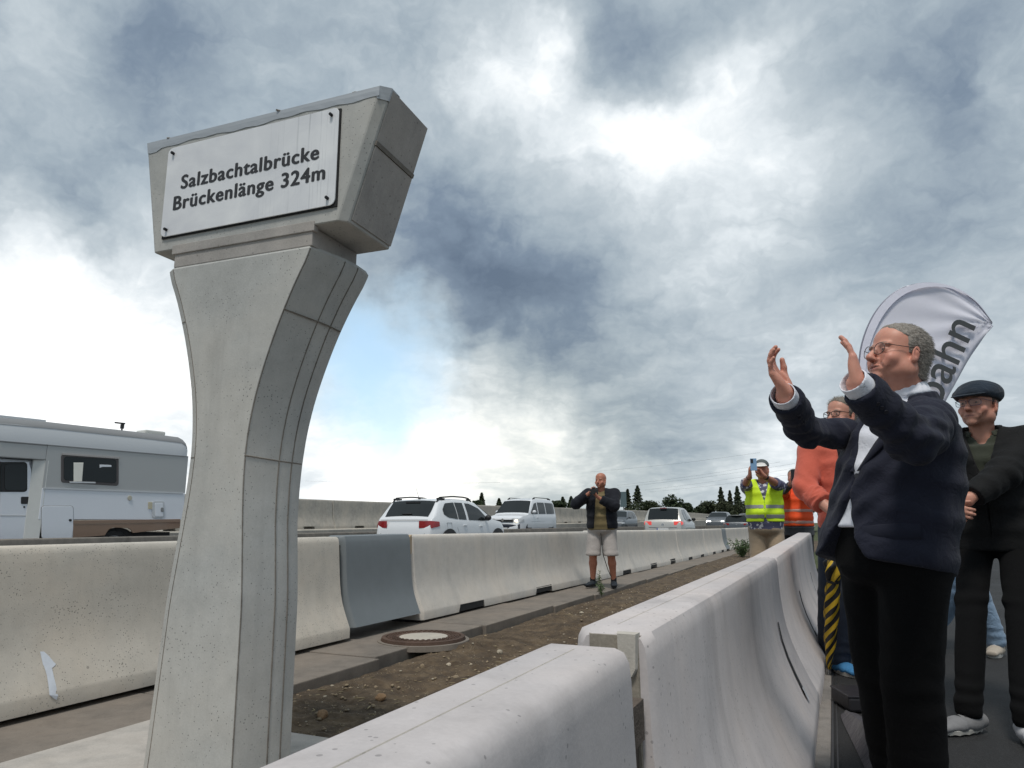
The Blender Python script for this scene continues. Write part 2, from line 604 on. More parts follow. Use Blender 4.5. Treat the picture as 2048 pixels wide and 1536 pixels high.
# painted lane lines on the left carriageway
M_paint = plain('road_paint', (.72, .72, .70), .7, var=.15, scale=30)
m_ = MB()
for xx, dash in ((-4.75, 0), (-7.6, 1), (-10.25, 0), (-11.6, 0), (-14.0, 1)):
    ys_ = [(-28, 230)] if not dash else [(y, y + 4) for y in range(-28, 220, 12)]
    for a, b_ in ys_:
        z0, z1 = zroad(xx - .06, 0), zroad(xx + .06, 0)
        m_.add([(xx - .06, a, z0 + .003), (xx + .06, a, z1 + .003), (xx + .06, b_, z1 + .003), (xx - .06, b_, z0 + .003)], [(0, 1, 2, 3)])
tag(m_.build('lane_markings', M_paint), kind='structure')

# --- central strip: bare soil between the two lines of barriers
SX0, SX1 = -3.18, -.66
xs = np.concatenate([np.linspace(SX0, SX1, 110)])
ys = np.concatenate([np.linspace(-1, 2.0, 30), np.linspace(2.02, 9, 330), np.linspace(9.1, 45, 120)])
XX, YY = np.meshgrid(xs, ys)
P = np.stack([XX.ravel(), YY.ravel(), np.zeros(XX.size)], 1)
hgt = .030 * vnoise(P, 1.3) + .022 * vnoise(P, 4.1) + .016 * np.abs(vnoise(P, 11)) + .010 * vnoise(P, 27) + .007 * vnoise(P, 60)
edge = np.clip((P[:, 0] - SX0) / .25, 0, 1)
P[:, 2] = -.075 + hgt * (.35 + .65 * edge) + .035 * edge
SOIL_P = P.copy()
n_ = len(xs)
jj, ii = np.meshgrid(np.arange(len(ys) - 1), np.arange(n_ - 1), indexing='ij')
q0 = (jj * n_ + ii).ravel()
soil_me = np_mesh('soil', P, np.stack([q0, q0 + 1, q0 + n_ + 1, q0 + n_], 1))
M_soil, _t, _b = material('soil')
_pos = _t.n('ShaderNodeNewGeometry').outputs['Position']
_c = _t.ramp(_t.noise(_pos, 5, 8, .7), [(.25, (.036, .025, .016)), (.5, (.092, .064, .039)), (.72, (.19, .138, .084))])
_c = _t.mix(_t.math('LESS_THAN', _t.voro(_pos, 75), _t.rng(_t.noise(_pos, 9, 3), .45, .7, .0, .30)), _c, (.25, .20, .13))
_t.put(_b.inputs['Base Color'], _c)
_b.inputs['Roughness'].default_value = .95
_bp = _t.n('ShaderNodeBump', ins={'Strength': .8, 'Distance': .015, 'Height': _t.noise(_pos, 60, 6, .7)})
_t.put(_b.inputs['Normal'], _bp.outputs[0])
tag(mesh_obj('soil', soil_me, M_soil, None, True), kind='stuff', label='dark brown bare soil between the two lines of barriers')


def soil_z(x, y):
    k = np.argmin((SOIL_P[:, 0] - x) ** 2 + (SOIL_P[:, 1] - y) ** 2)
    return SOIL_P[k, 2]


def rock(mb, c, r, sub=1):
    bm = bmesh.new()
    bmesh.ops.create_icosphere(bm, subdivisions=sub, radius=1)
    V = np.array([v_.co[:] for v_ in bm.verts])
    V = V * (1 + .28 * vnoise(V + rng.uniform(0, 90, 3), 1.1)[:, None] + .12 * vnoise(V + rng.uniform(0, 90, 3), 2.6)[:, None])
    V = V * np.array(r) * rng.uniform(.8, 1.2, 3)
    a = rng.uniform(0, 6.28)
    V[:, :2] = V[:, :2] @ np.array([[math.cos(a), -math.sin(a)], [math.sin(a), math.cos(a)]])
    mb.add(V + np.array(c), [[v_.index for v_ in f.verts] for f in bm.faces])
    bm.free()


def stone_mat(name, col):
    return concrete(name, col, mott=.3, pits=.3, pit_scale=60, streak=0, bump=.6)


M_peb = stone_mat('pebble', (.30, .24, .165))
M_peb2 = stone_mat('light_pebble', (.42, .37, .29))
# small chips lying on the soil (uncountable)
ico = bmesh.new(); bmesh.ops.create_icosphere(ico, subdivisions=1, radius=1)
icoV = np.array([v_.co[:] for v_ in ico.verts]); icoF = np.array([[v_.index for v_ in f.verts] for f in ico.faces]); ico.free()


def scatter_chips(name, count, rmin, rmax, mat, label, flat=.55, elong=1.0, wid=.8):
    Vs, Fs = [], []
    px_ = rng.uniform(SX0 + .03, SX1, count)
    py_ = 1.8 + (rng.random(count) ** 1.9) * 26
    pn = np.stack([px_, py_, 0 * px_], 1)
    clump = vnoise(pn, 1.1) + .6 * vnoise(pn, 3.3)
    keep = clump > rng.uniform(-1.0, .8, count)
    k = 0
    tree_i = np.floor((px_ - SX0) / (SX1 - SX0) * (len(xs) - 1)).astype(int).clip(0, len(xs) - 1)
    tree_j = np.searchsorted(ys, py_).clip(0, len(ys) - 1)
    zz = SOIL_P[tree_j * len(xs) + tree_i, 2]
    for a in range(count):
        if not keep[a]: continue
        r_ = rmin + (rmax - rmin) * rng.random() ** 3
        V = icoV * rng.uniform(.65, 1.3, (len(icoV), 1)) * np.array([r_ * elong, r_ * wid, r_ * flat])
        th = rng.uniform(0, 6.28)
        cs, sn = math.cos(th), math.sin(th)
        V = np.stack([V[:, 0] * cs - V[:, 1] * sn, V[:, 0] * sn + V[:, 1] * cs, V[:, 2]], 1) + (px_[a], py_[a], zz[a] + r_ * flat * .25)
        Vs.append(V); Fs.append(icoF + k * len(icoV)); k += 1
    tag(mesh_obj(name, np_mesh(name, np.concatenate(Vs), np.concatenate(Fs)), mat), kind='stuff', label=label)


scatter_chips('gravel', 8500, .004, .017, M_peb, 'brown grit and small stones scattered over the soil strip')
scatter_chips('pale_gravel', 2600, .003, .016, M_peb2, 'pale stone chips scattered over the soil strip')
M_straw = plain('straw', (.33, .27, .15), .8, var=.3)
scatter_chips('straw_litter', 4200, .012, .04, M_straw, 'dry straw bits scattered over the soil strip', flat=.07, elong=1.25, wid=.13)

# countable stones
M_stone_or = stone_mat('orange_stone', (.30, .195, .115))
for i, (sx, sy, sr, mt, lb) in enumerate([
    (645, 1437, .030, M_stone_or, 'orange brown stone on the soil beside the pillar foot'),
    (762, 1398, .028, M_stone_or, 'orange brown stone on the soil beyond the pillar foot'),
    (1000, 1300, .022, M_peb2, 'whitish stone on the soil right of the manhole cover'),
    (845, 1327, .019, M_peb, 'small tan stone on the soil just below the manhole cover'),
    (897, 1325, .017, M_peb2, 'small pale stone on the soil below the manhole cover'),
    (912, 1353, .020, M_peb, 'flat tan stone half hidden by the front barrier edge'),
    (1163, 1227, .024, M_peb2, 'pale chip of stone near the soil edge before the photographer'),
]):
    p_ = at_z(sx, sy, -.03)
    mb = MB(); rock(mb, (0, 0, 0), (sr * 1.15, sr, sr * .85), 3)
    o = mb.build('stone', mt, None, smooth=False)
    o.location = (p_[0], p_[1], soil_z(p_[0], p_[1]) + sr * .4)
    tag(o, lb, 'stone', 'stones lying on the soil strip')

# --- concrete strip (slabs) along the left barriers
strip = tag(empty('pavement_strip', (0, 0, 0)), None, None, None, 'structure')
y_ = -2.0
k = 0
while y_ < 45:
    L = [1.9, 1.6, 1.75, 1.5, 1.85][k % 5]
    mb = MB()
    nx0, nx1 = -4.42, -3.19 + .02 * math.sin(k * 2.1)
    if 4.6 < y_ < 6.4: nx1 = -3.24
    zz0 = float(np.interp(y_ + L / 2, [0, 8, 33], [0, 0, -.12])) + .004 * math.sin(k * 1.7)
    mb.box(((nx0 + nx1) / 2, y_ + L / 2, zz0 - .07), (nx1 - nx0, L - .014, .14))
    o = mb.build('slab', M_slab, strip, bevel=.008)
    y_ += L
    k += 1
# lighter pad the monument stands on
mb = MB()
mb.box((-2.42, 1.30, -.048), (1.70, 3.25, .12))
tag(mb.build('foundation_pad', M_pad, None, bevel=.006), kind='structure')

# --- gutter strip and steel joint rail at the foot of the right barriers
mb = MB(); mb.box((-.125, 40, -.05), (.082, 104, .112))
tag(mb.build('gutter_strip', M_gutter, None, bevel=.01), kind='structure')
mb = MB()
mb.box((-.078, 40, -.01), (.010, 104, .034)); mb.box((-.058, 40, -.012), (.006, 104, .030))
tag(mb.build('joint_rail', plain('rail_steel', (.10, .10, .105), .5, .8, bump=.2), None), kind='structure')

# ================================================================== BARRIERS
PROF = [(.25, 0), (.25, .07), (.243, .088), (.215, .145), (.185, .21), (.160, .27), (.142, .335), (.128, .41), (.117, .50), (.108, .60), (.100, .70), (.094, .755), (.088, .778), (.076, .793), (.058, .80)]


PROF_R = [(.25, 0), (.25, .07), (.243, .088), (.205, .16), (.165, .25), (.132, .335), (.108, .42), (.095, .50), (.087, .58), (.083, .68), (.081, .752), (.078, .779), (.070, .794), (.055, .80)]


def prof_wr(z):
    return float(np.interp(z, [p_[1] for p_ in PROF_R], [p_[0] for p_ in PROF_R]))


def prof_w(z, sc=1.0):
    return float(np.interp(z / sc, [p_[1] for p_ in PROF], [p_[0] for p_ in PROF])) * sc


def barrier(p0, p1, h0, h1, mat, label, group='concrete barriers', sc=1.0, notches=(), end_in=.045, wide=1.0, name='concrete_barrier', prof=None, cat='concrete barrier', step=.035):
    """one precast element from p0 to p1 (x, y, base z); h0, h1 heights at its two ends"""
    p0 = Vector(p0); p1 = Vector(p1)
    L = (p1.xy - p0.xy).length
    ang = math.atan2(p1.x - p0.x, p1.y - p0.y)
    st = [(0, 0, 0), (end_in * .8, 1, 0)]
    for a in notches:
        st += [(a, 1, 0), (a + .03, 1, .075), (a + .62, 1, .075), (a + .65, 1, 0)]
    st += [(L - end_in * .8, 1, 0), (L, 0, 0)]
    pr = prof or PROF
    rings = []
    for (y, full, zb) in st:
        t_ = y / L
        H = (h0 + (h1 - h0) * t_) / .8
        pts = []
        for (x, z) in pr:
            xx = x * wide
            if not full:
                xx = max(xx - step, xx * .62)
                z = z - .012 if z > .75 else z
            pts.append((xx, max(z, zb) * H))
        ring = [(x, y, z) for x, z in pts] + [(-x, y, z) for x, z in reversed(pts)]
        rings.append([(x, y, z + (p1.z - p0.z) * t_) for x, y, z in ring])
    mb = MB(); mb.loft(rings)
    o = mb.build(name, mat, None, auto=R(38))
    o.location = p0
    o.rotation_euler = (0, 0, -ang)
    return tag(o, label, cat, group)


def rubber_feet(par, L, gap=.03):
    mb = MB()
    mb.box((0, L / 2, -gap / 2), (.30, L - .1, gap))
    return mb.build('bedding_strip', M_black, par)


LBX = -4.105
ZL = lambda y: float(np.interp(y, [0, 8, 20, 33, 60], [.03, .03, -.06, -.105, -.16]))
G_L = 'concrete barriers along the far side of the soil strip'
spec = [  # y0, y1, height, material, notches, label
    (-6.9, -.72, .845, M_bar_pit, (), 'pitted concrete barrier standing left of the one with the painted arrow'),
    (-.70, 5.305, .845, M_bar_pit, (), 'pitted concrete barrier with a white painted arrow, passing behind the pillar'),
    (6.475, 12.55, .845, M_bar, (.78, 3.05), 'pale concrete barrier between the grey coupling cover and the bald photographer'),
    (12.6, 20.28, .86, M_bar, (1.5, 3.9, 6.1), 'concrete barrier reaching right from behind the bald photographer'),
    (20.32, 24.9, .86, M_bar, (.9, 3.0), 'short pale concrete barrier second before the green bush'),
    (24.94, 29.4, .86, M_bar, (.9, 3.0), 'pale concrete barrier just left of the narrow grey coupling cover'),
    (30.5, 37.0, .86, M_bar, (1.0, 4.0), 'distant concrete barrier behind the green bush'),
    (37.04, 44.0, .86, M_bar, (), 'farthest barrier of the line, behind the man in the yellow vest'),
]
lb = []
for (a, b_, h, mt, nt_, lab) in spec:
    o = barrier((LBX, a, ZL(a)), (LBX, b_, ZL(b_)), h, h, mt, lab, G_L, notches=nt_)
    rubber_feet(o, b_ - a)
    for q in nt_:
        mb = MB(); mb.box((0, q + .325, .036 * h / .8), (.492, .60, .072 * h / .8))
        mb.build('slot_shade_block', M_black, o)  # black block fills the notch and stands in for its shade
    lb.append(o)
M_tan = plain('tan_foam', (.42, .32, .21), .9, bump=.4)
mb = MB(); mb.loft([[(.02, -.085, .60), (.105, -.085, .60), (.10, -.085, .80), (.02, -.085, .80)], [(.02, .02, .66), (.09, .02, .66), (.085, .02, .845), (.02, .02, .845)]])
mb.build('foam_wedge', M_tan, lb[2])
# painted white arrow on the toe of the pitted barrier
M_white_brush = plain('white_brushed_paint', (.66, .70, .76), .7, var=.12, scale=40)


def on_left_face(x, y, off=.003):
    X = -3.9
    for _ in range(25):
        q = at_x(x, y, X)
        X = LBX + prof_w(max(0, q[2] - ZL(q[1])), .845 / .8) * (.8 / .845) + off
    return at_x(x, y, X)


arrow = [[(80, 1303), (86, 1330)], [(88, 1303), (88, 1332)], [(98, 1312), (88, 1333)], [(106, 1322), (89, 1334)], [(112, 1328), (88, 1335)], [(110, 1331), (89, 1336)], [(104, 1336), (90, 1338)], [(107, 1350), (94, 1352)], [(112, 1370), (97, 1372)],
         [(116, 1392), (99, 1390)], [(113, 1400), (108, 1397)]]
mb = MB()
rows = [[on_left_face(a[0] + (b_[0] - a[0]) * t_, a[1] + (b_[1] - a[1]) * t_) for t_ in (0, .33, .66, 1)] for a, b_ in arrow]
mb.loft(rows, closed=False, caps=False)
mb.v = [(x - LBX, y + .70, z - ZL(-.70)) for x, y, z in mb.v]
mb.build('painted_arrow', M_white_brush, lb[1])

# grey coupling covers
M_grey = plain('grey_coated_steel', (.175, .195, .205), .55, var=.10, scale=5, bump=.1)
for (a, b_, lab) in ((5.33, 6.45, 'wide grey steel coupling cover between two concrete barriers'), (29.42, 30.48, 'narrow grey coupling cover far along the barrier line, left of the bush')):
    pr = [(x + .012, z) for x, z in PROF[2:]]
    pr = [(x, z + (.012 if z > .78 else 0)) for x, z in pr]
    o = barrier((LBX, a, ZL(a) - .02), (LBX, b_, ZL(b_) - .02), .862, .862, M_grey, lab, 'grey coupling covers', prof=pr, end_in=.03, name='coupling_cover', cat='barrier cover')
    for yj in (0, b_ - a):
        mb = MB(); mb.box((0, yj, .42), (.13, .05, .74)); mb.build('joint_core', M_black, o)

# right-hand line
G_R = 'concrete barriers between the soil and the people'
rb1 = barrier((-.394, -3.0, 0), (-.394, 1.225, 0), .80, .80, M_bar_r, 'nearest smooth concrete barrier with a broad pale top and a rounded far end', G_R, end_in=.06, prof=PROF_R, step=.016)
rb2 = barrier((-.405, 1.395, 0), (-.392, 4.52, 0), .80, .80, M_bar_r, 'middle smooth concrete barrier with a chamfered end next to the nearest barrier', G_R, end_in=.03, prof=PROF_R, step=.016)
rb3 = barrier((-.388, 4.535, 0), (-.312, 9.05, 0), .80, .885, M_bar_r, 'smooth concrete barrier ending beside the coral jacket, pink stain along its edge', G_R, end_in=.03, prof=PROF_R, step=.016)
for o, L in ((rb1, 4.2), (rb2, 3.12), (rb3, 4.5)):
    mb = MB(); mb.box((0, L / 2, -.012), (.44, L - .1, .024)); mb.build('bedding_strip', M_black, o)
# end key of the middle barrier: tapered concrete tongue in the joint
M_key = concrete('joint_concrete', (.50, .47, .42), mott=.2, pits=.3, stain=.5)
mb = MB(); mb.v = []; mb.loft([[(.012, -.014, .792), (.048, -.014, .792), (.046, -.014, .730), (.038, -.014, .716), (.022, -.014, .716), (.014, -.014, .730)], [(.008, .004, .794), (.052, .004, .794), (.050, .004, .728), (.040, .004, .712), (.020, .004, .712), (.010, .004, .728)]])
mb.build('joint_key', M_key, rb2)
mb = MB(); mb.loft([[(x, -.004, z) for x, z in ((-.052, .36), (.052, .36), (.048, .787), (-.045, .787))], [(x, .01, z) for x, z in ((-.06, .36), (.06, .36), (.056, .788), (-.052, .788))]])
mb.build('end_recess', concrete('weathered_end_concrete', (.30, .27, .225), mott=.35, pits=.4, streak=.4, stain=.5), rb2)
for o_, L_ in ((rb1, 4.2), (rb2, 3.12)):
    mb = MB(); mb.tube([(-.004, .05, .7994), (.003, L_ * .5, .7996), (-.002, L_ - .06, .7994)], .0016, 5); mb.build('mould_seam', M_key, o_)
mb = MB(); mb.box((.02, -.095, .32), (.05, .185, .60)); mb.box((.03, -.06, .645), (.06, .09, .07))
mb.build('joint_filler', concrete('dark_mortar', (.12, .10, .085), mott=.5, pits=.8, bump=.9), rb2)
# black lashing straps over the toe
M_strap = plain('black_strap', (.018, .017, .018), .6, bump=.2)
M_tape = plain('grey_tape', (.45, .45, .46), .45)
for (o, yy, z0, z1, L0) in ((rb2, 2.62, .50, .17, 0), (rb3, 1.35, .50, .19, 0), (rb3, 3.2, .52, .20, 0)):
    mb = MB()
    rows = []
    for i in range(13):
        z = z0 + (z1 - z0) * i / 12
        wdt = .012 + .016 * (i / 12)
        x = prof_wr(z) + .004
        y = yy - .02 * (i / 12)
        rows.append([(x, y - wdt, z), (x + .004, y - wdt * .6, z + .002), (x + .004, y + wdt * .6, z + .002), (x, y + wdt, z)])
    mb.loft(rows, closed=False, caps=False)
    s_ = mb.build('strap', M_strap, o)
    mb = MB()
    rows = []
    for i in range(4):
        z = z1 + .035 - .055 * i / 3
        x = prof_wr(z) + .011
        rows.append([(x, yy - .055, z), (x + .002, yy - .02, z), (x, yy + .012, z)])
    mb.loft(rows, closed=False, caps=False)
    mb.build('tape', M_tape if o is rb2 else M_strap, s_)

ORD = ['first', 'second', 'third', 'fourth', 'fifth', 'sixth', 'seventh', 'eighth', 'ninth', 'tenth', 'eleventh', 'twelfth']
_cnt = {}


def zone_label(X, Y, z, zones, rest):
    P_ = np.array([X, Y, z]) - EYEP
    d_ = P_ @ FWD
    if d_ < 1: return rest
    x_ = 1024 + F_PX * (P_ @ RIGHT) / d_
    for x0, x1, txt in zones:
        if x0 <= x_ < x1:
            k_ = _cnt[txt] = _cnt.get(txt, 0) + 1
            return txt % ORD[min(k_ - 1, 11)]
    return rest


def par_label(X, Y):
    return zone_label(X, Y, 1.4, [(-50, 380, '%s grey parapet element from the near end behind the motorhome'), (380, 610, '%s grey parapet element from the near end behind the monument shaft'), (610, 770, '%s grey parapet element right of the monument shaft before the crossover car'),
                                  (770, 990, '%s grey parapet element behind the white crossover car'), (990, 1150, '%s grey parapet element behind the white passenger van'), (1150, 1290, '%s grey parapet element behind the bald photographer'),
                                  (1290, 1405, '%s grey parapet element behind the silver people carrier'), (1405, 1700, '%s far grey parapet element past the silver people carrier')], 'grey parapet barrier element at the far edge of the bridge deck')


def med_label(X, Y):
    return zone_label(X, Y, .7, [(-50, 390, '%s dark median wall element in front of the motorhome'), (390, 760, '%s dark median wall element behind the monument shaft'), (760, 1120, '%s dark median wall element between the crossover car and the van'),
                                 (1120, 1290, '%s dark median wall element behind the bald photographer'), (1290, 1700, '%s distant dark median wall element near the silver people carrier')], 'dark median wall element standing between the two directions of traffic')


# median wall between the two directions
G_M = 'median wall elements'
for k in range(26):
    a = -12 + 6.0 * k
    if a > 110: break
    pr = [(.16, 0), (.16, .5), (.15, .74), (.14, .785), (.12, .80)]
    MX = lambda y: -10.95 + 3.3 * float(np.interp(y, [36, 40, 58, 63], [0, .12, .9, 1.0]))
    barrier((MX(a), a, .08), (MX(a + 5.96), a + 5.96, .08), .685, .685, M_wall, med_label(MX(a + 3), a + 3), G_M, prof=pr, end_in=.02, name='median_barrier', cat='median barrier')
# far parapet
G_P = 'parapet barriers at the far edge of the bridge'
par_all = []
yy = -20.0
while yy < 170:
    a, b_ = yy, yy + 6.0
    bend = lambda y: -17.2 - max(0, y - 60) ** 2 * .0006
    ht = 1.06
    o = barrier((bend(a), a, zcap(a)), (bend(b_ - .03), b_ - .03, zcap(b_)), ht, ht, M_bar_far, par_label(bend((a + b_) / 2), (a + b_) / 2), G_P, wide=1.0, end_in=.03, name='parapet_barrier', cat='parapet', notches=(1.2, 4.2))
    yy += 6.0
# manhole
mh = empty('manhole_cover', (-3.32, 5.60, .012), .2, 'round manhole cover with rusty iron ring and pale concrete centre', 'manhole cover')
M_rust = concrete('rusty_iron', (.10, .068, .054), mott=.45, pits=.6, pit_scale=55, streak=0, rough=.7, bump=.6)
M_mhc = concrete('cover_concrete', (.46, .43, .38), mott=.15, pits=.2, stain=.2)
mb = MB(); mb.lathe([(.225, -.02), (.225, .020), (.24, .026), (.33, .026), (.335, .012), (.345, .012), (.35, .026), (.385, .024), (.395, -.02)], 48)
ring_ = mb.build('iron_ring', M_rust, mh, auto=R(40))
mb = MB()
for r_, n in ((.262, 32), (.287, 36), (.312, 38)):
    for i in range(n):
        a = 2 * PI * (i + (r_ * 10 % 1)) / n
        mb.box((r_ * math.cos(a), r_ * math.sin(a), .029), (.016, .026, .008), a)
tag(mb.build('tread_stud', M_rust, mh), kind='stuff')
mb = MB(); mb.lathe([(.0, .0), (.224, .0), (.224, .021), (.0, .024)], 48)
mb.build('concrete_infill', M_mhc, mh, auto=R(40))
mb = MB(); mb.lathe([(.395, -.05), (.395, -.002), (.425, -.004), (.43, -.05)], 48)
mb.build('concrete_collar', M_slab, mh, auto=R(40))
mh.scale = (.93, .93, .93)

# ================================================================== MONUMENT
ROT = R(3.0)
mon = empty('monument', (-2.26, 2.165, 0), ROT, 'tall grey concrete bridge pier monument with a metal name plaque', 'monument')
M_mon = concrete('monument_concrete', (.45, .455, .44), mott=.16, pits=.75, pit_scale=64, streak=.24, stain=.28, bump=.16, pit_hi=.22)
M_mon2 = concrete('formwork_concrete', (.40, .38, .36), mott=.2, pits=.45, pit_scale=30, streak=.35, stain=.35, bump=.3)
ZW = [(0, .206), (.1, .1985), (.35, .189), (.69, .176), (.85, .160), (1.0, .144), (1.14, .131), (1.27, .1265), (1.35, .130), (1.43, .139), (1.51, .152), (1.60, .173), (1.69, .199), (1.79, .231), (1.87, .262), (1.96, .298), (2.03, .332), (2.095, .368), (2.11, .371)]
CX = lambda z: -.036 + .025 * z          # the shaft's centre line in the monument's frame
zs_ = sorted(set([z for z, _ in ZW] + list(np.linspace(0, 2.095, 48).round(3))))
from_w = lambda z: float(np.interp(z, [a for a, _ in ZW], [b for _, b in ZW]))
# smooth width
wz = np.array([np.mean([from_w(min(2.11, max(0, z + d_))) for d_ in (-.05, -.025, 0, .025, .05)]) for z in zs_])


def shaft_ring(z, w_):
    c = CX(z)
    k_ = float(np.interp(z, [0, 1.0, 1.3, 1.85, 2.1], [1.05, 1.07, 1.18, 1.30, 1.39]))
    rr_ = .27 * k_ + .05
    right = [(w_, 0.0), (w_ + .045, .135 * k_), (w_ + .052, .20 * k_), (w_ + .045, .27 * k_), (w_, rr_)]
    left = [(-w_, rr_), (-w_ - .045, .27 * k_), (-w_ - .05, .20), (-w_ - .050, .10), (-w_ - .040, .018)]
    return [(c + x, y, z) for x, y in right] + [(c + x, y, z) for x, y in left] + [(c - w_, 0.0, z)]


mb = MB()
rg_ = [shaft_ring(z, w_) for z, w_ in zip(zs_, wz)]
# bullnose at the top of the shaft
z = zs_[-1]
rg_.append([(CX(z) + (x - CX(z)) * .985, .168 + (y - .168) * .94, zz + .016) for x, y, zz in rg_[-1]])
mb.loft(rg_)
shaft = mb.build('shaft', M_mon, mon, auto=R(18))
# formwork seams: thin recessed dark lines, each a narrow ridge of laitance
M_seam = concrete('seam_mortar', (.20, .185, .165), mott=.4, pits=.3, bump=.8)


def seam(pts, wd=.0035):
    b_ = MB(); b_.tube(pts, wd, 5); return b_


mb = MB()
KS = lambda z: float(np.interp(z, [0, 1.0, 1.3, 1.85, 2.1], [1.05, 1.07, 1.18, 1.30, 1.39]))
for off, yb in ((0.002, .004), (.047, .136), (.054, .20)):
    mb.tube([(CX(z) + w_ + off - .0012, yb * KS(z), z) for z, w_ in zip(zs_, wz)], [.0022 + .0012 * abs(math.sin(i * 1.7)) for i in range(len(zs_))], 5)
mb.tube([(CX(z) - w_ - .001, .001, z) for z, w_ in zip(zs_, wz)], .0025, 5)
for z, rgt in ((1.265, 1), (1.86, 1)):
    w_ = float(np.interp(z, zs_, wz))
    mb.tube([(CX(z) + w_ + .001, .0, z), (CX(z) + w_ + .0455, .135 * KS(z), z - .012), (CX(z) + w_ + .0515, .20 * KS(z), z - .014), (CX(z) + w_ + .0445, .262 * KS(z), z - .014)], .0030, 5)
    mb.tube([(CX(z) - w_ - .0005, .001, z), (CX(z) - w_ - .036, .0165, z)], .0028, 5)
mb.build('formwork_seam', M_seam, mon)
# mortar bed and neck
mb = MB()
rgt = [(CX(2.11) + (x - CX(2.11)) * .965, .168 + (y - .168) * .93, 2.108) for x, y, zz in rg_[-2]]
rgt2 = [(x, y, 2.124) for x, y, _ in rgt]
mb.loft([rgt, rgt2]); mb.build('mortar_bed', M_seam, mon)
mb = MB(); mb.box((.018, .168, 2.163), (.742, .328, .085)); mb.build('neck', M_mon2, mon, bevel=.004)
# head block: trapezoid, chamfered right and left front arrises, dropped middle lip
HB0, HB1 = 2.208, 2.772
xl0, xr0, xl1, xr1 = -.479, .545, -.595, .724
mb = MB()


def head_ring(z):
    t_ = (z - HB0) / (HB1 - HB0)
    a, b_ = xl0 + (xl1 - xl0) * t_, xr0 + (xr1 - xr0) * t_
    c = .035
    return [(a + .008, .0, z), (b_ - c, .0, z), (b_, c * .9, z), (b_, .352, z), (a, .352, z), (a, .008, z)]


mb.loft([head_ring(z) for z in (HB0, HB1)])
head = mb.build('head_block', M_mon, mon, bevel=.004, seg=1, angle=.6)
mb = MB(); mb.box((.018, .012, 2.204), (.765, .030, .044)); mb.build('lip', M_mon2, mon, bevel=.003)
# joint band and lower panel on the right end
mb = MB()
n_r = Vector((HB1 - HB0, 0, -(xr1 - xr0))).normalized()


def on_right(y, z, off):
    t_ = (z - HB0) / (HB1 - HB0)
    return (xr0 + (xr1 - xr0) * t_ + n_r.x * off, y, z + n_r.z * off)


def slab_on_right(y0, y1, z0, z1, th):
    b_ = MB()
    b_.loft([[on_right(y0, z0, .0005), on_right(y1, z0, .0005), on_right(y1, z1, .0005), on_right(y0, z1, .0005)], [on_right(y0, z0, th), on_right(y1, z0, th), on_right(y1, z1, th), on_right(y0, z1, th)]])
    return b_


slab_on_right(.040, .3515, 2.222, 2.535, .005).build('side_panel', M_mon2, mon, bevel=.002, seg=1)
slab_on_right(.040, .3515, 2.555, 2.770, .004).build('side_panel', M_mon2, mon, bevel=.002, seg=1)
slab_on_right(.036, .3515, 2.536, 2.554, .009).build('mortar_ridge', M_seam, mon)
# zinc tape along the top edge
M_zinc, t_, b_ = material('zinc_tape')
pos = t_.n('ShaderNodeTexCoord').outputs['Object']
t_.put(b_.inputs['Base Color'], t_.mix(t_.noise(t_.scalev(pos, (3, 20, 60)), 1, 5, .6), (.34, .355, .37), (.52, .54, .56)))
b_.inputs['Metallic'].default_value = .55
b_.inputs['Roughness'].default_value = .48
mb = MB()
xa = np.linspace(xl1 + .006, xr1 - .036, 40)
rows = []
for i, x in enumerate(xa):
    d_ = .040 + .004 * math.sin(i * .37 + 1) + .003 * math.sin(i * 1.3) + (.010 if i < 3 else 0)
    zt = HB1 + .0025
    lx = lambda z_: max(x, xl0 + (xl1 - xl0) * (z_ - HB0) / (HB1 - HB0) + .008)
    rows.append([(x, .10, zt), (x, -.0015, zt), (lx(HB1 - d_ * .4), -.003, HB1 - d_ * .4), (lx(HB1 - d_), -.0022 - .001 * (i % 3 == 0), HB1 - d_), (lx(HB1 - d_), -.0005, HB1 - d_)])
mb.loft(rows, closed=False, caps=False)
z1, z0 = HB1 + .0025, HB1 - .052
q = [(xr1 - .036, -.003, z1), on_right(.031, z1, .003), on_right(.075, z1, .003), on_right(.075, z0 + .006, .003), on_right(.031, z0, .003), (xr1 - .036 - .012, -.003, z0), (xr1 - .036, .10, z1), on_right(.10, z1, .002)]
mb.add(q, [(0, 1, 4, 5), (1, 2, 3, 4), (0, 1, 7, 6)])
mb.build('zinc_tape', M_zinc, mon, smooth=False)
# rough mortar left along the top
mb = MB()
for i in range(26):
    x = rng.uniform(xl1 + .02, xr1 - .03)
    rock(mb, (x, rng.uniform(.0, .05), HB1 + .004), (rng.uniform(.006, .02), .008, rng.uniform(.003, .008)), 1)
tag(mb.build('mortar_crumb', M_mon2, mon), kind='stuff')
# plaque
PLW, PLH, PLX, PLZ = .936, .440, .034, 2.492
M_plaque, t_, b_ = material('brushed_steel_plate')
pos = t_.n('ShaderNodeTexCoord').outputs['Object']
br = t_.noise(t_.scalev(pos, (2.5, 1, 3.0)), 1.6, 6, .6, .5)
str_ = t_.noise(t_.scalev(pos, (70, 1, 1.6)), 1, 4, .6)
right_ = t_.rng(t_.n('ShaderNodeSeparateXYZ', ins={0: pos}).outputs[0], .02, .42)
c_ = t_.mix(t_.rng(br, .3, .7), (.66, .67, .70), (.82, .83, .84))
c_ = t_.mix(t_.math('MULTIPLY', t_.rng(str_, .56, .70, 0, .55), right_), c_, (.30, .32, .34))
t_.put(b_.inputs['Base Color'], c_)
b_.inputs['Metallic'].default_value = .12
t_.put(b_.inputs['Roughness'], t_.rng(br, .3, .7, .42, .60))
rr = .028
cor = []
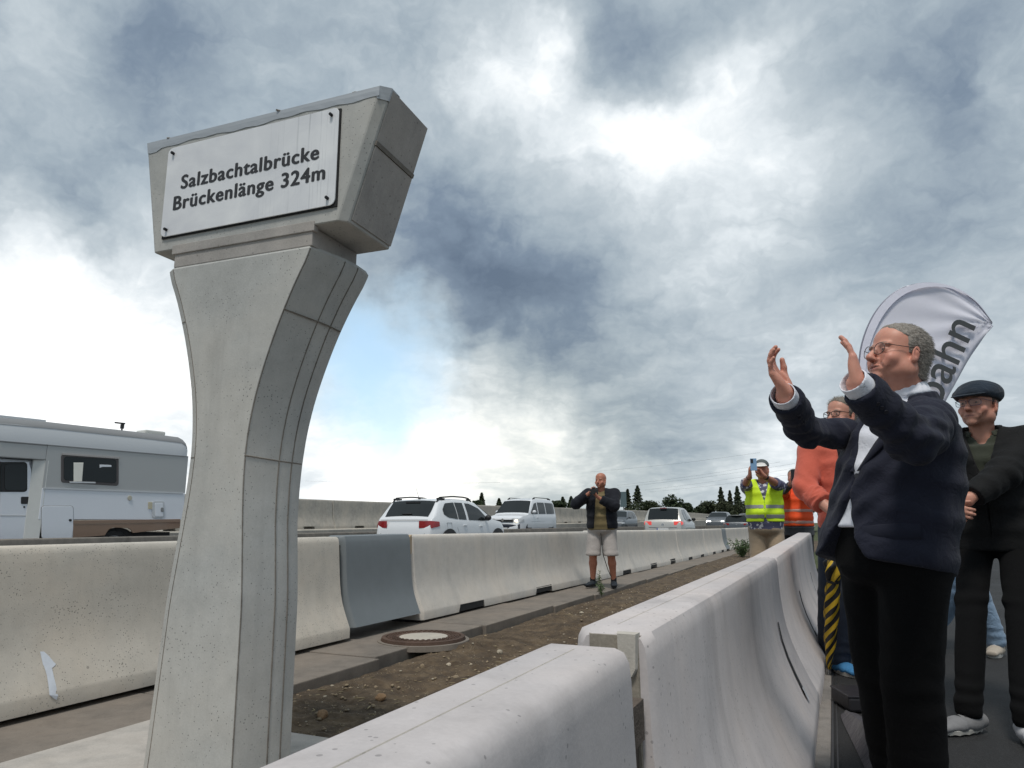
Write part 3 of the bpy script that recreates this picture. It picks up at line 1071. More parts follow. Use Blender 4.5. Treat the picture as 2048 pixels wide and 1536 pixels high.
for cx, cz, a0 in ((1, 1, 0), (-1, 1, 90), (-1, -1, 180), (1, -1, 270)):
    for k in range(6):
        a = R(a0 + 90 * k / 5)
        cor.append((cx * (PLW / 2 - rr) + rr * math.cos(a), cz * (PLH / 2 - rr) + rr * math.sin(a)))
mb = MB()
mb.loft([[(x, -.008, z) for x, z in cor], [(x, -.013, z) for x, z in cor]])
pq = mb.build('plaque', M_plaque, mon, bevel=.0015, seg=1)
pq.location = (PLX, 0, PLZ)
pq.rotation_euler = (0, R(-.3), 0)
mb = MB(); mb.box((.004, -.0035, -.005), (PLW + .003, .006, PLH + .002)); mb.build('shadow_gap_board', plain('shadow_gap_black', (.012, .012, .013), .8), pq)  # black edge right and below imitates the shade behind the plaque
M_ink = plain('letter_black', (.025, .026, .03), .6)
me = text_mesh('Salzbachtalbrücke\nBrückenlänge 324m', .0945, bold=.0, extrude=.0004, space=1.10, line=1.04, heavy=.0036)
o = mesh_obj('lettering', me, M_ink, pq)
o.rotation_euler = (PI / 2, 0, 0)
o.location = (.004, -.0138, -.020)
M_bolt = plain('dark_bolt', (.03, .03, .032), .4, .8)
for sx in (-1, 1):
    for sz in (-1, 1):
        mb = MB(); mb.lathe([(.0, -.027), (.0065, -.027), (.007, -.026), (.007, -.013)], 10, axis='y')
        b__ = mb.build('bolt', M_bolt, pq, auto=R(40))
        b__.location = (sx * (PLW / 2 - .035), 0, sz * (PLH / 2 - .032))

# ================================================================== VEHICLES
def paint(name, col, metal=0.0, rough=.28):
    m, t, b = material(name)
    pos = t.n('ShaderNodeTexCoord').outputs['Object']
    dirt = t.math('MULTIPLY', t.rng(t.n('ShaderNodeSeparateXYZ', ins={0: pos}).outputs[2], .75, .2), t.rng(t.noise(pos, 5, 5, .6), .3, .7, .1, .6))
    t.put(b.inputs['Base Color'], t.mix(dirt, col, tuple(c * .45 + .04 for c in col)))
    b.inputs['Metallic'].default_value = metal
    t.put(b.inputs['Roughness'], t.rng(dirt, 0, .6, rough, .6))
    b.inputs['Coat Weight'].default_value = .5
    b.inputs['Coat Roughness'].default_value = .06
    return m


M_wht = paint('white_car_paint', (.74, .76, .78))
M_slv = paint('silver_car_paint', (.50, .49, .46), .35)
M_drk = paint('dark_car_paint', (.022, .025, .032), .2)
M_gry = paint('grey_car_paint', (.10, .11, .12), .4)
M_glass = plain('tinted_window', (.016, .020, .021), .07, spec=.35)
M_trim = plain('black_trim', (.018, .018, .019), .55)
M_red = plain('tail_lamp_red', (.30, .012, .014), .18, coat=.6, var=.3, scale=25)
M_redglow = plain('lit_tail_lamp', (.45, .03, .03), .2, coat=.6, emit=(1, .12, .1, .35))
M_lamp = plain('headlamp_glass', (.55, .57, .58), .12, coat=.8)
M_lampon = plain('lit_headlamp', (.8, .8, .75), .2, emit=(1, .88, .66, 2.2))
M_lampw = plain('lit_white_headlamp', (.8, .8, .8), .2, emit=(1, 1, 1, 2.5))
M_tyre = plain('tyre_rubber', (.016, .016, .017), .8, bump=.3)
M_rim = plain('alloy_rim', (.38, .39, .40), .35, .7)
M_plate = plain('number_plate_white', (.70, .71, .70), .4)
M_blue = plain('plate_blue', (.02, .06, .35), .4)
M_chrome = plain('chrome', (.55, .56, .57), .15, .9)


class CarShape:
    def __init__(s, L, W, T, belt, ins, zs=.22, crown=.03, taper=(.14, .16)):
        s.L, s.W, s.Tp, s.bp, s.ins, s.zs, s.crown, s.taper = L, W, T, belt, ins, zs, crown, taper

    def T(s, y): return float(np.interp(y, [p[0] for p in s.Tp], [p[1] for p in s.Tp]))

    def B(s, y): return min(float(np.interp(y, [p[0] for p in s.bp], [p[1] for p in s.bp])), s.T(y) - .03)

    def w(s, y):
        a = max(0, 1 - y / .75); b = max(0, 1 - (s.L - y) / .9)
        return s.W / 2 * (1 - s.taper[0] * a ** 2.2 - s.taper[1] * b ** 2.4)

    def inset(s, y):
        return s.ins * min(1.0, max(0.0, (s.T(y) - s.B(y)) / (max(p[1] for p in s.Tp) - s.bp[0][1])))

    def side(s, y, z):
        w, B, T = s.w(y), s.B(y), s.T(y)
        if z <= B:
            return float(np.interp(z, [s.zs, s.zs + .12, .55, max(.56, B - .07), max(.57, B)], [w * .93, w * .985, w, w * .992, w * .965]))
        return w * .965 - s.inset(y) * ((z - B) / max(.02, T - B)) ** 1.25

    def ring(s, y):
        B, T = s.B(y), s.T(y)
        top = T - min(.05, (T - B) * .3)
        zz = [s.zs, s.zs + .12] + [s.zs + .12 + (B - s.zs - .12) * k for k in (.25, .5, .75, .92, 1)]
        zz += [B + (top - B) * k for k in (.33, .66, 1)]
        pts = [(s.side(y, z), z) for z in zz]
        xe = pts[-1][0]
        pts += [(xe - .035, T - .012), (xe * .8, T + s.crown * .3), (xe * .45, T + s.crown * .8), (0, T + s.crown)]
        return pts

    def top(s, y, u):
        xe = s.ring(y)[9][0]
        x = xe * u
        return (x, y, s.T(y) + s.crown * (1 - u * u) - .012 * abs(u) ** 6)


def car_body(sh, mat, root, nst=46):
    ys_ = sorted(set(list(np.linspace(0, sh.L, nst)) + [p[0] for p in sh.Tp] + [.02, .05, sh.L - .02, sh.L - .06]))
    rings = []
    for y in ys_:
        h = sh.ring(y)
        rings.append([(x, y, z) for x, z in h] + [(-x, y, z) for x, z in reversed(h[:-1])])
    mb = MB(); mb.loft(rings)
    return mb.build('body', mat, root, auto=R(42))


def side_patch(sh, poly, sgn, off=.008, nx=10):
    """window or panel on the car side; poly = [(y, zlow, zhigh), ...]"""
    mb = MB()
    ys0 = [p[0] for p in poly]
    rows = []
    for y in np.linspace(ys0[0], ys0[-1], nx):
        a = float(np.interp(y, ys0, [p[1] for p in poly])); b = float(np.interp(y, ys0, [p[2] for p in poly]))
        rows.append([(sgn * (sh.side(y, a + (b - a) * t_) + off), y, a + (b - a) * t_) for t_ in np.linspace(0, 1, 5)])
    mb.loft(rows, closed=False, caps=False)
    return mb


def top_patch(sh, y0, y1, u0, u1, off=.010, ny=8, nu=8, lean=0):
    mb = MB()
    rows = []
    for i in range(ny):
        y = y0 + (y1 - y0) * i / (ny - 1)
        ua = u0 + (u1 - u0) * i / (ny - 1)
        q = [sh.top(y, -ua + 2 * ua * k / (nu - 1)) for k in range(nu)]
        dy = .02
        sl_ = (sh.T(y + dy) - sh.T(y - dy)) / (2 * dy)
        nn = Vector((0, -sl_, 1)).normalized()
        rows.append([(x, yy + nn.y * off, z + nn.z * off) for x, yy, z in q])
    mb.loft(rows, closed=False, caps=False)
    return mb


def wheel(root, x, y, r, sgn, rim=None):
    mb = MB(); mb.lathe([(r * .66, -.09), (r * .93, -.10), (r, -.07), (r, .07), (r * .93, .10), (r * .66, .09)], 28, axis='x')
    o = mb.build('wheel', M_tyre, root, auto=R(40)); o.location = (x, y, r)
    mb = MB(); mb.lathe([(.01, .05), (r * .2, .075), (r * .62, .06), (r * .67, .09)], 20, axis='x')
    for k in range(5):
        a = 2 * PI * k / 5
        mb.box((.07, r * .38 * math.cos(a), r * .38 * math.sin(a)), (.03, r * .5, .045), M=Matrix.Rotation(a, 3, 'X'))
    ro = mb.build('rim', rim or M_rim, o)
    if sgn < 0: ro.scale = (-1, 1, 1)
    return o


def mirror(root, sh, y, z, sgn, mat):
    mb = MB()
    x = sh.side(y, z)
    mb.sphere((sgn * (x + .11), y, z + .05), (.10, .075, .075), 10, 7)
    mb.box((sgn * (x + .03), y, z + .01), (.09, .05, .03))
    mb.build('wing_mirror', mat, root, smooth=True)


def make_car(label, pos, heading, sh, mat, wb, rear_oh, wheel_r, windows, rear_win, wind, tails=None, heads=None, rails=None, clad=False, plate=None, cat='car', name='car', handles=(), roll=0.0, badge=None, mirrors=None, group=None, dark_bumper=None, mirror_mat=None, seams=()):
    root = empty(name, pos, heading, label, cat, group)
    root.rotation_euler = (0, roll, heading)
    car_body(sh, mat, root)
    for sgn in (-1, 1):
        for pl_ in windows:
            side_patch(sh, pl_, sgn).build('side_window', M_glass, root, smooth=True)
        for (y, z) in handles:
            mb = MB(); mb.box((sgn * (sh.side(y, z) + .012), y, z), (.03, .16, .035))
            mb.build('door_handle', mat, root, bevel=.008)
        for yw in (rear_oh, rear_oh + wb):
            wheel(root, sgn * (sh.W / 2 - .11), yw, wheel_r, sgn)
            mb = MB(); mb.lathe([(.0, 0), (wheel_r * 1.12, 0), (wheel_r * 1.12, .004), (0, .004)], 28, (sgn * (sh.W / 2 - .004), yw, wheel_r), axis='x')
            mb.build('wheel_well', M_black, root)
            if clad:
                mb = MB(); mb.lathe([(wheel_r * 1.10, 0), (wheel_r * 1.34, .0), (wheel_r * 1.34, .02), (wheel_r * 1.10, .028)], 32, (0, 0, 0), axis='x')
                o = mb.build('wheel_arch_trim', M_trim, root, auto=R(40)); o.location = (sgn * (sh.W / 2 - .006), yw, wheel_r)
                if sgn < 0: o.scale = (-1, 1, 1)
        if mirrors: mirror(root, sh, mirrors[0], mirrors[1], sgn, mirror_mat or mat)
        for sm in seams:
            mb = MB(); mb.tube([(sgn * (sh.side(y, z) + .0005), y, z) for y, z in sm], .0032, 5)
            mb.build('door_seam', M_trim, root)
    if rear_win: top_patch(sh, *rear_win).build('rear_window', M_glass, root, smooth=True)
    if wind: top_patch(sh, *wind).build('windscreen', M_glass, root, smooth=True)
    if rails:
        for sgn in (-1, 1):
            y0, y1, h = rails
            mb = MB()
            pts = []
            for k in range(13):
                t_ = k / 12
                y = y0 + (y1 - y0) * t_
                q = sh.top(y, .90)
                pts.append((sgn * q[0], y, q[2] + .012 + h * min(1, 3.2 * math.sin(PI * min(max(t_, .0), 1)) ** .8) if 0 < k < 12 else q[2]))
            mb.tube(pts, .020, 6)
            for y, ln in ((y0 + .20, .34), (y1 - .14, .2)):
                q = sh.top(y, .90); mb.box((sgn * q[0], y, q[2] + h * .5), (.035, ln, h * .9))
            mb.build('roof_rail', M_trim, root)
    if tails:
        for sgn in (-1, 1):
            tails(sh, sgn, root)
    if heads:
        for sgn in (-1, 1):
            heads(sh, sgn, root)
    if dark_bumper:
        y0, y1, z0, z1 = dark_bumper
        mb = MB(); rows = []
        for u in np.linspace(-.86, .86, 12):
            yy_ = y0 + (y1 - y0) * abs(u) ** 3
            rows.append([(u * sh.W / 2, yy_, z0), (u * sh.W / 2, yy_, z1 - (.04 * abs(u) ** 4))])
        mb.loft(rows, closed=False, caps=False)
        mb.build('bumper_insert', M_trim, root, smooth=True)
    if plate:
        (py, pz, txt, sgn_) = plate
        mb = MB(); mb.box((0, py, pz), (.52, .012, .11)); o = mb.build('number_plate', M_plate, root, bevel=.004)
        mb = MB(); mb.box((-.24 * sgn_, py + .008 * -sgn_, pz), (.04, .004, .105)); mb.build('country_band', M_blue, o)
        if txt:
            me = text_mesh(txt, .095, bold=.001, extrude=.0004)
            t_ = mesh_obj('plate_text', me, M_ink, o)
            t_.rotation_euler = (PI / 2, 0, 0 if sgn_ > 0 else PI)
            t_.location = (.015 * sgn_, py - .0085 * sgn_, pz)
    return root


def hatch_T(L, H, belt=.93, hood=.86, rear_slope=.42, bump=.62, win=1.15):
    return [(0, bump), (.045, belt - .02), (.10, belt + .05), (.10 + rear_slope, H - .07), (.85, H - .012), (1.5, H), (2.0, H - .012), (2.45, H - .07), (L - win, belt + .08), (L - win + .08, belt + .02), (L - .45, hood - .05), (L - .12, hood - .16), (L - .03, .62), (L, .52)]


def lamp_patch(sh, sgn, root, y0, y1, z0, z1, mat, nm, wrap=.55, rear=True, off=.012, sub=None):
    """lamp wrapped round a corner: runs along the end face and turns onto the side"""
    rows = []
    n = 9
    for i in range(n):
        t_ = i / (n - 1)
        if t_ < .5:            # on the end face
            k = t_ / .5
            x = sh.w(y0) * (wrap + (.97 - wrap) * k)
            y = y0 + (.05 if rear else -.05) * k ** 2
            rows.append([(sgn * x, y, z0 + (z1 - z0) * j / 4) for j in range(5)])
        else:
            k = (t_ - .5) / .5
            y = y0 + (.05 if rear else -.05) + (y1 - y0) * k
            sh_ = (z1 - z0) * .25 * k
            rows.append([(sgn * (sh.side(y, z0 + (z1 - z0) * j / 4) + off), y, z0 + sh_ + (z1 - z0 - sh_ * 1.4) * j / 4) for j in range(5)])
    sy = -off if rear else off
    rows = [[(x, y + (sy if i < 5 else 0), z) for x, y, z in r_] for i, r_ in enumerate(rows)]
    mb = MB(); mb.loft(rows, closed=False, caps=False)
    return mb.build(nm, mat, root, smooth=True)


# --- white crossover hatchback in the near carriageway
def dpose(px, d, X=None, dz=0.0):
    p_ = at_d(px, 1040, d)
    return p_


ds = CarShape(4.07, 1.84, [(0, .58), (.03, .80), (.10, .99), (.17, 1.05), (.50, 1.41), (.62, 1.455), (1.3, 1.50), (1.9, 1.495), (2.35, 1.44), (3.05, 1.08), (3.12, 1.03), (3.65, .95), (3.93, .82), (4.03, .62), (4.07, .5)],
              [(0, 1.0), (1.2, 1.0), (3.0, .965), (4.07, .9)], .20, taper=(.15, .17))
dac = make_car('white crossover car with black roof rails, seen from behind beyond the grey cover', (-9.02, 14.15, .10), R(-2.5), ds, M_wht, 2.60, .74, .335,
               [[(.56, 1.12, 1.24), (.74, 1.05, 1.385), (1.18, 1.01, 1.415)], [(1.22, 1.01, 1.415), (1.62, .995, 1.415)], [(1.74, .99, 1.41), (2.0, .985, 1.40), (2.45, .98, 1.28), (2.78, .985, 1.03)]],
               (.17, .52, .80, .86), (2.40, 3.02, .93, .97),
               tails=lambda sh, s_, r_: lamp_patch(sh, s_, r_, .028, .27, .80, .965, M_red, 'tail_light', .60),
               rails=(.50, 2.25, .055), clad=True, plate=(-.012, .52, 'F·HM 2264', 1), handles=((1.50, .86), (2.35, .84)), mirrors=(2.62, 1.0), mirror_mat=M_trim, dark_bumper=(-.014, .09, .33, .62),
               seams=([(1.18, 1.0), (1.13, .8), (1.30, .5)], [(1.68, .99), (1.66, .4)], [(2.80, .95), (2.86, .45)], [(.62, .92), (.84, .92), (.86, .76), (.66, .74), (.62, .92)]), name='parked_car')
dac.name = 'crossover_car'
dac.scale = (.93, .93, .97)
mb = MB(); q = ds.top(.72, 0); mb.tube([(0, .72, q[2]), (0, .60, q[2] + .20), (0, .52, q[2] + .36)], [.008, .005, .003], 6); mb.sphere((0, .73, q[2] + .01), (.03, .05, .03), 8, 5)
mb.build('antenna', M_trim, dac)
mb = MB(); mb.box((0, .475, 1.405), (.42, .10, .035)); mb.build('brake_light', M_trim, dac, bevel=.008)
mb = MB()
mb.tube([(-.68, -.002 + .03, .70), (-.60, -.006, .60 + .02), (.60, -.006, .62), (.68, .028, .70)], .006, 5); mb.tube([(-.70, .06, .985), (0, .055, .985), (.70, .06, .985)], .006, 5)
mb.build('tailgate_seam', M_trim, dac)
mb = MB(); q = ds.top(.20, 0); mb.sphere((0, .185, q[2] + .02), (.16, .03, .02), 10, 6); mb.build('wiper', M_trim, dac, smooth=True)
for s_ in (-1, 1):
    mb = MB(); mb.sphere((s_ * .36, 1.05, 1.13), (.15, .06, .16), 8, 6); mb.build('headrest', M_black, dac, smooth=True)

# --- white van coming the other way
vs_ = CarShape(4.40, 1.80, [(0, .6), (.03, 1.05), (.08, 1.70), (.22, 1.80), (.6, 1.83), (2.3, 1.83), (2.75, 1.76), (3.40, 1.15), (3.48, 1.09), (4.0, 1.00), (4.25, .90), (4.36, .65), (4.40, .5)],
               [(0, 1.10), (2.6, 1.08), (4.4, .95)], .16, taper=(.05, .18))


def van_head(sh, s_, r_):
    o = lamp_patch(sh, s_, r_, 4.33, 3.98, .72, .90, M_lamp, 'headlight', .56, rear=False)
    mb = MB(); mb.sphere((s_ * .66, 4.36, .80), (.075, .03, .055), 10, 6); mb.build('bulb', M_lampon, o, smooth=True)


p_ = at_d(1016, 1040, 32.5)
van = make_car('white passenger van with lit headlamps coming along the opposite carriageway', (-13.55, p_[1] + 4.0, .28), PI - R(1.5), vs_, M_wht, 2.68, .80, .32,
               [[(.22, 1.16, 1.62), (.35, 1.14, 1.66), (1.30, 1.13, 1.67)], [(1.40, 1.13, 1.67), (2.25, 1.12, 1.66)], [(2.36, 1.12, 1.65), (2.62, 1.11, 1.60), (3.02, 1.11, 1.28), (3.12, 1.12, 1.18)]],
               None, (2.80, 3.40, .93, .99), heads=van_head, rails=(.3, 2.5, .05), handles=((2.45, .95),), mirrors=(3.0, 1.16), name='passenger_van', cat='van',
               seams=([(2.31, 1.1), (2.31, .4)], [(3.2, 1.08), (3.22, .5)], [(1.35, 1.1), (1.35, .4)], [(.4, .78), (2.2, .78), (3.2, .76)]))
mb = MB(); mb.box((0, 4.365, .80), (1.0, .04, .10)); mb.build('grille', M_trim, van, bevel=.01)
mb = MB(); mb.loft([[(x, 4.36 - .12 * abs(x) ** 3, .34), (x, 4.40 - .12 * abs(x) ** 3, .40), (x, 4.41 - .12 * abs(x) ** 3, .60), (x, 4.36 - .12 * abs(x) ** 3, .66)] for x in np.linspace(-.82, .82, 11)], closed=True)
mb.build('bumper', plain('dark_blue_plastic', (.018, .024, .04), .6), van, auto=R(40))
mb = MB(); mb.box((0, 4.425, .44), (.52, .012, .11)); mb.build('number_plate', M_plate, van, bevel=.004)
mb = MB(); mb.lathe([(0, .0), (.065, .0), (.065, .02), (0, .02)], 16, (0, 4.385, .83), axis='y'); mb.build('round_badge', M_chrome, van)

# --- silver compact people carrier
ss = CarShape(4.34, 1.85, hatch_T(4.34, 1.62, .98, .95, .36, .62, 1.35), [(0, 1.02), (4.34, .95)], .22, taper=(.15, .17))


def scen_tail(sh, s_, r_):
    lamp_patch(sh, s_, r_, .032, .20, .84, 1.00, M_redglow, 'tail_light', .62)
    rows = []
    for i in range(6):
        t_ = i / 5; y = .10 + .36 * t_
        z = .99 + (1.45 - .99) * t_
        x = sh.side(y, min(z, sh.T(y) - .02))
        rows.append([(s_ * (x - .09), y - .012, z + .0), (s_ * (x + .004), y - .004 + .02, z), ])
    mb = MB(); mb.loft(rows, closed=False, caps=False); mb.build('pillar_lamp', M_red, r_)


p_ = at_d(1327, 1040, 31.5)
sc = make_car('silver people carrier with glowing tail lights seen from behind', (p_[0] - .05, p_[1], .05), R(2), ss, M_slv, 2.7, .78, .32,
              [[(.62, 1.12, 1.38), (.85, 1.06, 1.52), (1.35, 1.04, 1.54)], [(1.42, 1.04, 1.54), (2.1, 1.03, 1.53), (2.6, 1.03, 1.40), (3.0, 1.03, 1.10)]],
              (.12, .46, .84, .90), (2.5, 2.98, .93, .97), tails=scen_tail, plate=(-.012, .66, None, 1), mirrors=(2.75, 1.05), name='people_carrier', cat='car', mirror_mat=M_trim)
mb = MB(); mb.box((0, .36, 1.585), (.30, .08, .03)); mb.build('brake_light', M_red, sc, bevel=.008)
mb = MB(); mb.lathe([(0, 0), (.05, 0), (.05, .015), (0, .015)], 12, (0, .012, .86), axis='y'); mb.build('round_badge', M_chrome, sc)
mb = MB(); mb.tube([(-.62, .01, .74), (0, -.01, .72), (.62, .01, .74)], .007, 5); mb.build('tailgate_seam', M_trim, sc)
mb = MB(); q = ss.top(.55, 0); mb.loft([[(-.012, .50, q[2]), (.012, .50, q[2]), (.0, .46, q[2] + .09)], [(-.012, .62, q[2] + .01), (.012, .62, q[2] + .01), (.0, .50, q[2] + .1)]]); mb.build('antenna', M_trim, sc)

# --- hatchback with dark tailgate further on
gs = CarShape(4.25, 1.79, hatch_T(4.25, 1.46, .93, .9, .40), [(0, .96), (4.25, .9)], .21, taper=(.13, .17))
p_ = at_d(1472, 1040, 48)
gf = make_car('small hatchback with dark rear window and red tail lights, behind the shrub', (p_[0], p_[1], .02), R(2), gs, M_gry, 2.62, .76, .31,
              [[(.55, 1.05, 1.25), (.75, .99, 1.36), (1.3, .97, 1.39)], [(1.36, .97, 1.39), (2.1, .97, 1.37), (2.8, .97, 1.05)]],
              (.11, .50, .90, .94), (2.4, 3.0, .93, .97), tails=lambda sh, s_, r_: lamp_patch(sh, s_, r_, .032, .16, .80, .93, M_red, 'tail_light', .60), plate=(-.012, .55, None, 1), mirrors=(2.75, .98), name='hatchback', cat='car')
mb = MB(); mb.lathe([(0, 0), (.055, 0), (.055, .015), (0, .015)], 12, (0, .012, .86), axis='y'); mb.build('round_badge', M_chrome, gf)
mb = MB(); mb.sphere((0, .9, 1.462), (.62, .6, .02), 12, 6); mb.build('roof_panel', M_slv, gf, smooth=True)

# --- more traffic
cs_ = CarShape(4.3, 1.8, hatch_T(4.3, 1.50, .93, .92, .40), [(0, .96), (4.3, .92)], .21, taper=(.13, .17))


def gen_heads(mat):
    return lambda sh, s_, r_: lamp_patch(sh, s_, r_, sh.L - .05, sh.L - .42, .60, .74, mat, 'headlight', .55, rear=False)


WIN = [[(.55, 1.05, 1.25), (.75, .99, 1.38), (1.3, .97, 1.42)], [(1.36, .97, 1.42), (2.1, .97, 1.40), (2.8, .97, 1.07)]]
for (px, d, X, z, mat, hd, lab, on, sc_) in (
    (1236, 47, -13.5, .30, M_gry, PI, 'dark grey car half hidden behind the bald photographer', M_lamp, 1.0),
    (1433, 66, None, .36, M_gry, PI, 'dark car with bright white headlights coming out of the distance', M_lampw, 1.08),
    (1487, 84, None, .45, M_slv, PI, 'pale car roof showing beyond the dark tailgate hatchback', M_lamp, 1.05),
    (1568, 100, None, .15, M_wht, 0, 'distant white car just right of the man in the yellow vest', M_lamp, 1.0)):
    p_ = at_d(px, 1040, d)
    X = X if X is not None else p_[0]
    y = p_[1] + (4.2 if hd else 0)
    o = make_car(lab, (X, y, z), hd, cs_, mat, 2.6, .78, .31, WIN, (.11, .50, .88, .93) if not hd else None, (2.45, 3.05, .93, .97), heads=gen_heads(on) if hd else None,
             tails=None if hd else (lambda sh, s_, r_: lamp_patch(sh, s_, r_, .032, .16, .80, .93, M_red, 'tail_light', .60)), mirrors=(2.75, .98), name='car', group='cars in the far traffic')
    o.scale = (sc_, sc_, sc_)

# --- motorhome on the opposite carriageway
camper = empty('motorhome', (-15.35, 12.35, .18), PI + R(-9), 'white and silver motorhome with a brown skirt passing on the far carriageway', 'motorhome')
bpy.context.view_layer.update()
CMi = camper.matrix_world.inverted()
CW = 1.12          # half width


def CL(px, py, x=-CW):
    """photo pixel -> (y, z) on the motorhome's visible flank"""
    o = CMi @ Vector(EYEP); d = CMi.to_3x3() @ Vector(_ray(px, py))
    t_ = (x - o.x) / d.x
    q = o + d * t_
    return q.y, q.z


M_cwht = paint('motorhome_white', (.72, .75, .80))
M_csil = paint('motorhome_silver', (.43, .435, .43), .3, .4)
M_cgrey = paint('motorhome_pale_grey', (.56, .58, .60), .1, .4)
M_croof = plain('roof_edge_grey', (.24, .245, .25), .6)
M_cbrn = paint('brown_skirt', (.25, .165, .115), .1, .4)
yr = CL(378, 900)[0]

zroof, zline, zbelt, zskirt = CL(180, 855)[1], CL(180, 897)[1], CL(220, 981)[1], CL(250, 1039.5)[1]
yf = yr + 6.4
yc = CL(88, 950)[0]        # where the living box ends and the cab starts


def band(z0, z1, y0, y1, mat, nm, th=.03, x0=None):
    mb = MB()
    mb.box((0, (y0 + y1) / 2, (z0 + z1) / 2), ((x0 or CW) * 2, y1 - y0, z1 - z0))
    return mb.build(nm, mat, camper, bevel=th, seg=3)


band(zskirt, zbelt, yr, yc, M_cwht, 'lower_body', .012)
band(zbelt + .004, zline, yr, yc + .0, M_csil, 'side_panel', .008)
mb = MB()
rings = []
for y, dz, dx in [(yr, -.16, .06), (yr + .08, -.05, .02), (yr + .22, 0, 0), (yr + 1.2, .02, 0), (yc - .2, .03, 0), (yc + .6, .03, 0), (yf - 1.0, .0, 0), (yf - .35, -.22, .05), (yf - .1, -.5, .2)]:
    z1 = zroof + dz
    rings.append([(-CW + dx, y, zline + .004), (-CW + dx, y, z1 - .13), (-CW + dx + .02, y, z1 - .10), (-CW + dx + .16, y, z1), (CW - dx - .16, y, z1), (CW - dx - .02, y, z1 - .10), (CW - dx, y, z1 - .13), (CW - dx, y, zline + .004)])
mb.loft(rings); mb.build('upper_body', M_cgrey, camper, auto=R(50))
for sgn in (-1, 1):
    mb = MB()
    mb.loft([[(sgn * (CW - dx_ + .004), y, zroof + dz - .14), (sgn * (CW - dx_ - .012), y, zroof + dz - .085), (sgn * (CW - dx_ - .15), y, zroof + dz + .012)] for y, dz, dx_ in [(yr + .02, -.13, .05), (yr + .08, -.05, .02), (yr + .22, 0, 0), (yr + 1.2, .02, 0), (yc, .03, 0), (yf - 1.0, .0, 0)]], closed=False, caps=False)
    mb.build('roof_edge', M_croof, camper, smooth=True)
# overcab underside and cab
mb = MB(); mb.loft([[(-CW + .01, yc, zbelt + .3), (CW - .01, yc, zbelt + .3), (CW - .01, yc, zline), (-CW + .01, yc, zline)], [(-CW + .01, yf - .7, zline - .06), (CW - .01, yf - .7, zline - .06), (CW - .01, yf - .3, zline), (-CW + .01, yf - .3, zline)]])
zcab = CL(40, 917)[1]
mb = MB(); mb.box((0, (yc + yf - .5) / 2, (zcab + zline) / 2), (CW * 2 - .004, yf - .5 - yc, zline - zcab - .004)); mb.build('overcab', M_csil, camper, bevel=.02)
cabw = CW - .10
mb = MB()
cz = lambda y: float(np.interp(y, [yc, yf - 1.5, yf - .9, yf - .15, yf + .25], [zcab - .01, zcab - .01, zcab - .05, 1.22, .95]))
rings = []
for y in [yc + .002, yc + .3, yf - 1.5, yf - .9, yf - .5, yf - .15, yf + .1, yf + .25]:
    zt = cz(y)
    tw = cabw - .09 * max(0, (zt - 1.2))
    rings.append([(-cabw + .03, y, .35), (-cabw, y, .6), (-cabw, y, min(zt - .02, 1.22)), (-tw, y, zt), (tw, y, zt), (cabw, y, min(zt - .02, 1.22)), (cabw, y, .6), (cabw - .03, y, .35)])
mb.loft(rings); mb.build('cab', M_cwht, camper, auto=R(40))
# trim panel between the cab door and the box
y0p, y1p = CL(88, 1000)[0], CL(60, 1000)[0]
mb = MB(); mb.loft([[(-CW - .004, y0p, .40), (-CW - .004, y0p, zcab), (-CW + .05, y0p, zcab), (-CW + .05, y0p, .40)], [(-cabw - .03, y1p, .40), (-cabw - .03, y1p, zcab), (-cabw + .02, y1p, zcab), (-cabw + .02, y1p, .40)]])
mb.build('transition_panel', plain('offwhite_plastic', (.62, .63, .61), .5), camper, bevel=.008)


def flank_poly(pts, mat, nm, off, par=None, th=.012, x=-CW):
    q = [CL(a, b, x) for a, b in pts]
    mb = MB(); mb.loft([[(x - off + th, y, z) for y, z in q], [(x - off, y, z) for y, z in q]])
    return mb.build(nm, mat, par or camper, bevel=.004, seg=1)


def rrect(x0, y0, x1, y1, r=3, sk=0.0):
    out = []
    for cx, cy, a0 in ((x1 - r, y0 + r, -90), (x1 - r, y1 - r, 0), (x0 + r, y1 - r, 90), (x0 + r, y0 + r, 180)):
        for k in range(4):
            a = R(a0 + 30 * k); out.append((cx + r * math.cos(a), cy + r * math.sin(a) + sk * (cx - x0)))
    return out


wf = flank_poly(rrect(122, 908, 237, 965, 5, .06), plain('window_frame_grey', (.09, .08, .08), .5), 'window', .012)
flank_poly(rrect(127, 913, 232, 960, 5, .06), M_glass, 'pane', .022, wf)
flank_poly(rrect(124, 906, 239, 910, 1, .07), plain('blind_rail', (.40, .38, .37), .5), 'blind_rail', .03, wf)
flank_poly([(146, 925), (166, 925), (163, 963), (146, 963)], plain('bright_reflection_paint', (.85, .83, .75), .6), 'painted_reflection', .024, wf)  # bright reflection in the pane, put in as a pale patch
flank_poly([(198, 929), (222, 930), (222, 934), (204, 934), (198, 936)], M_cwht, 'blind', .024, wf)
flank_poly([(138, 963), (190, 964), (190, 967), (138, 966)], M_cgrey, 'sill', .03, wf)
flank_poly(rrect(83, 1012, 146, 1078, 6), M_cwht, 'hatch', .012)
hs = flank_poly(rrect(82, 1011, 147, 1078, 6), M_croof, 'hatch_seam', .006)
flank_poly(rrect(137, 1038, 143, 1043, 2), M_black, 'hatch_lock', .018)
flank_poly([(146, 1041.5), (360, 1038), (360, 1044.5), (146, 1048)], M_cbrn, 'skirt_top', .02)
sk1 = [(146, 1048.5), (360, 1044.5), (360, 1056), (265, 1066), (262, 1060), (255, 1056), (225, 1055), (217, 1059), (209, 1071), (143, 1076)]
flank_poly(sk1, M_cbrn, 'skirt', .012, th=.03)
ys0, ys1 = CL(146, 1047)[0], CL(362, 1044)[0]
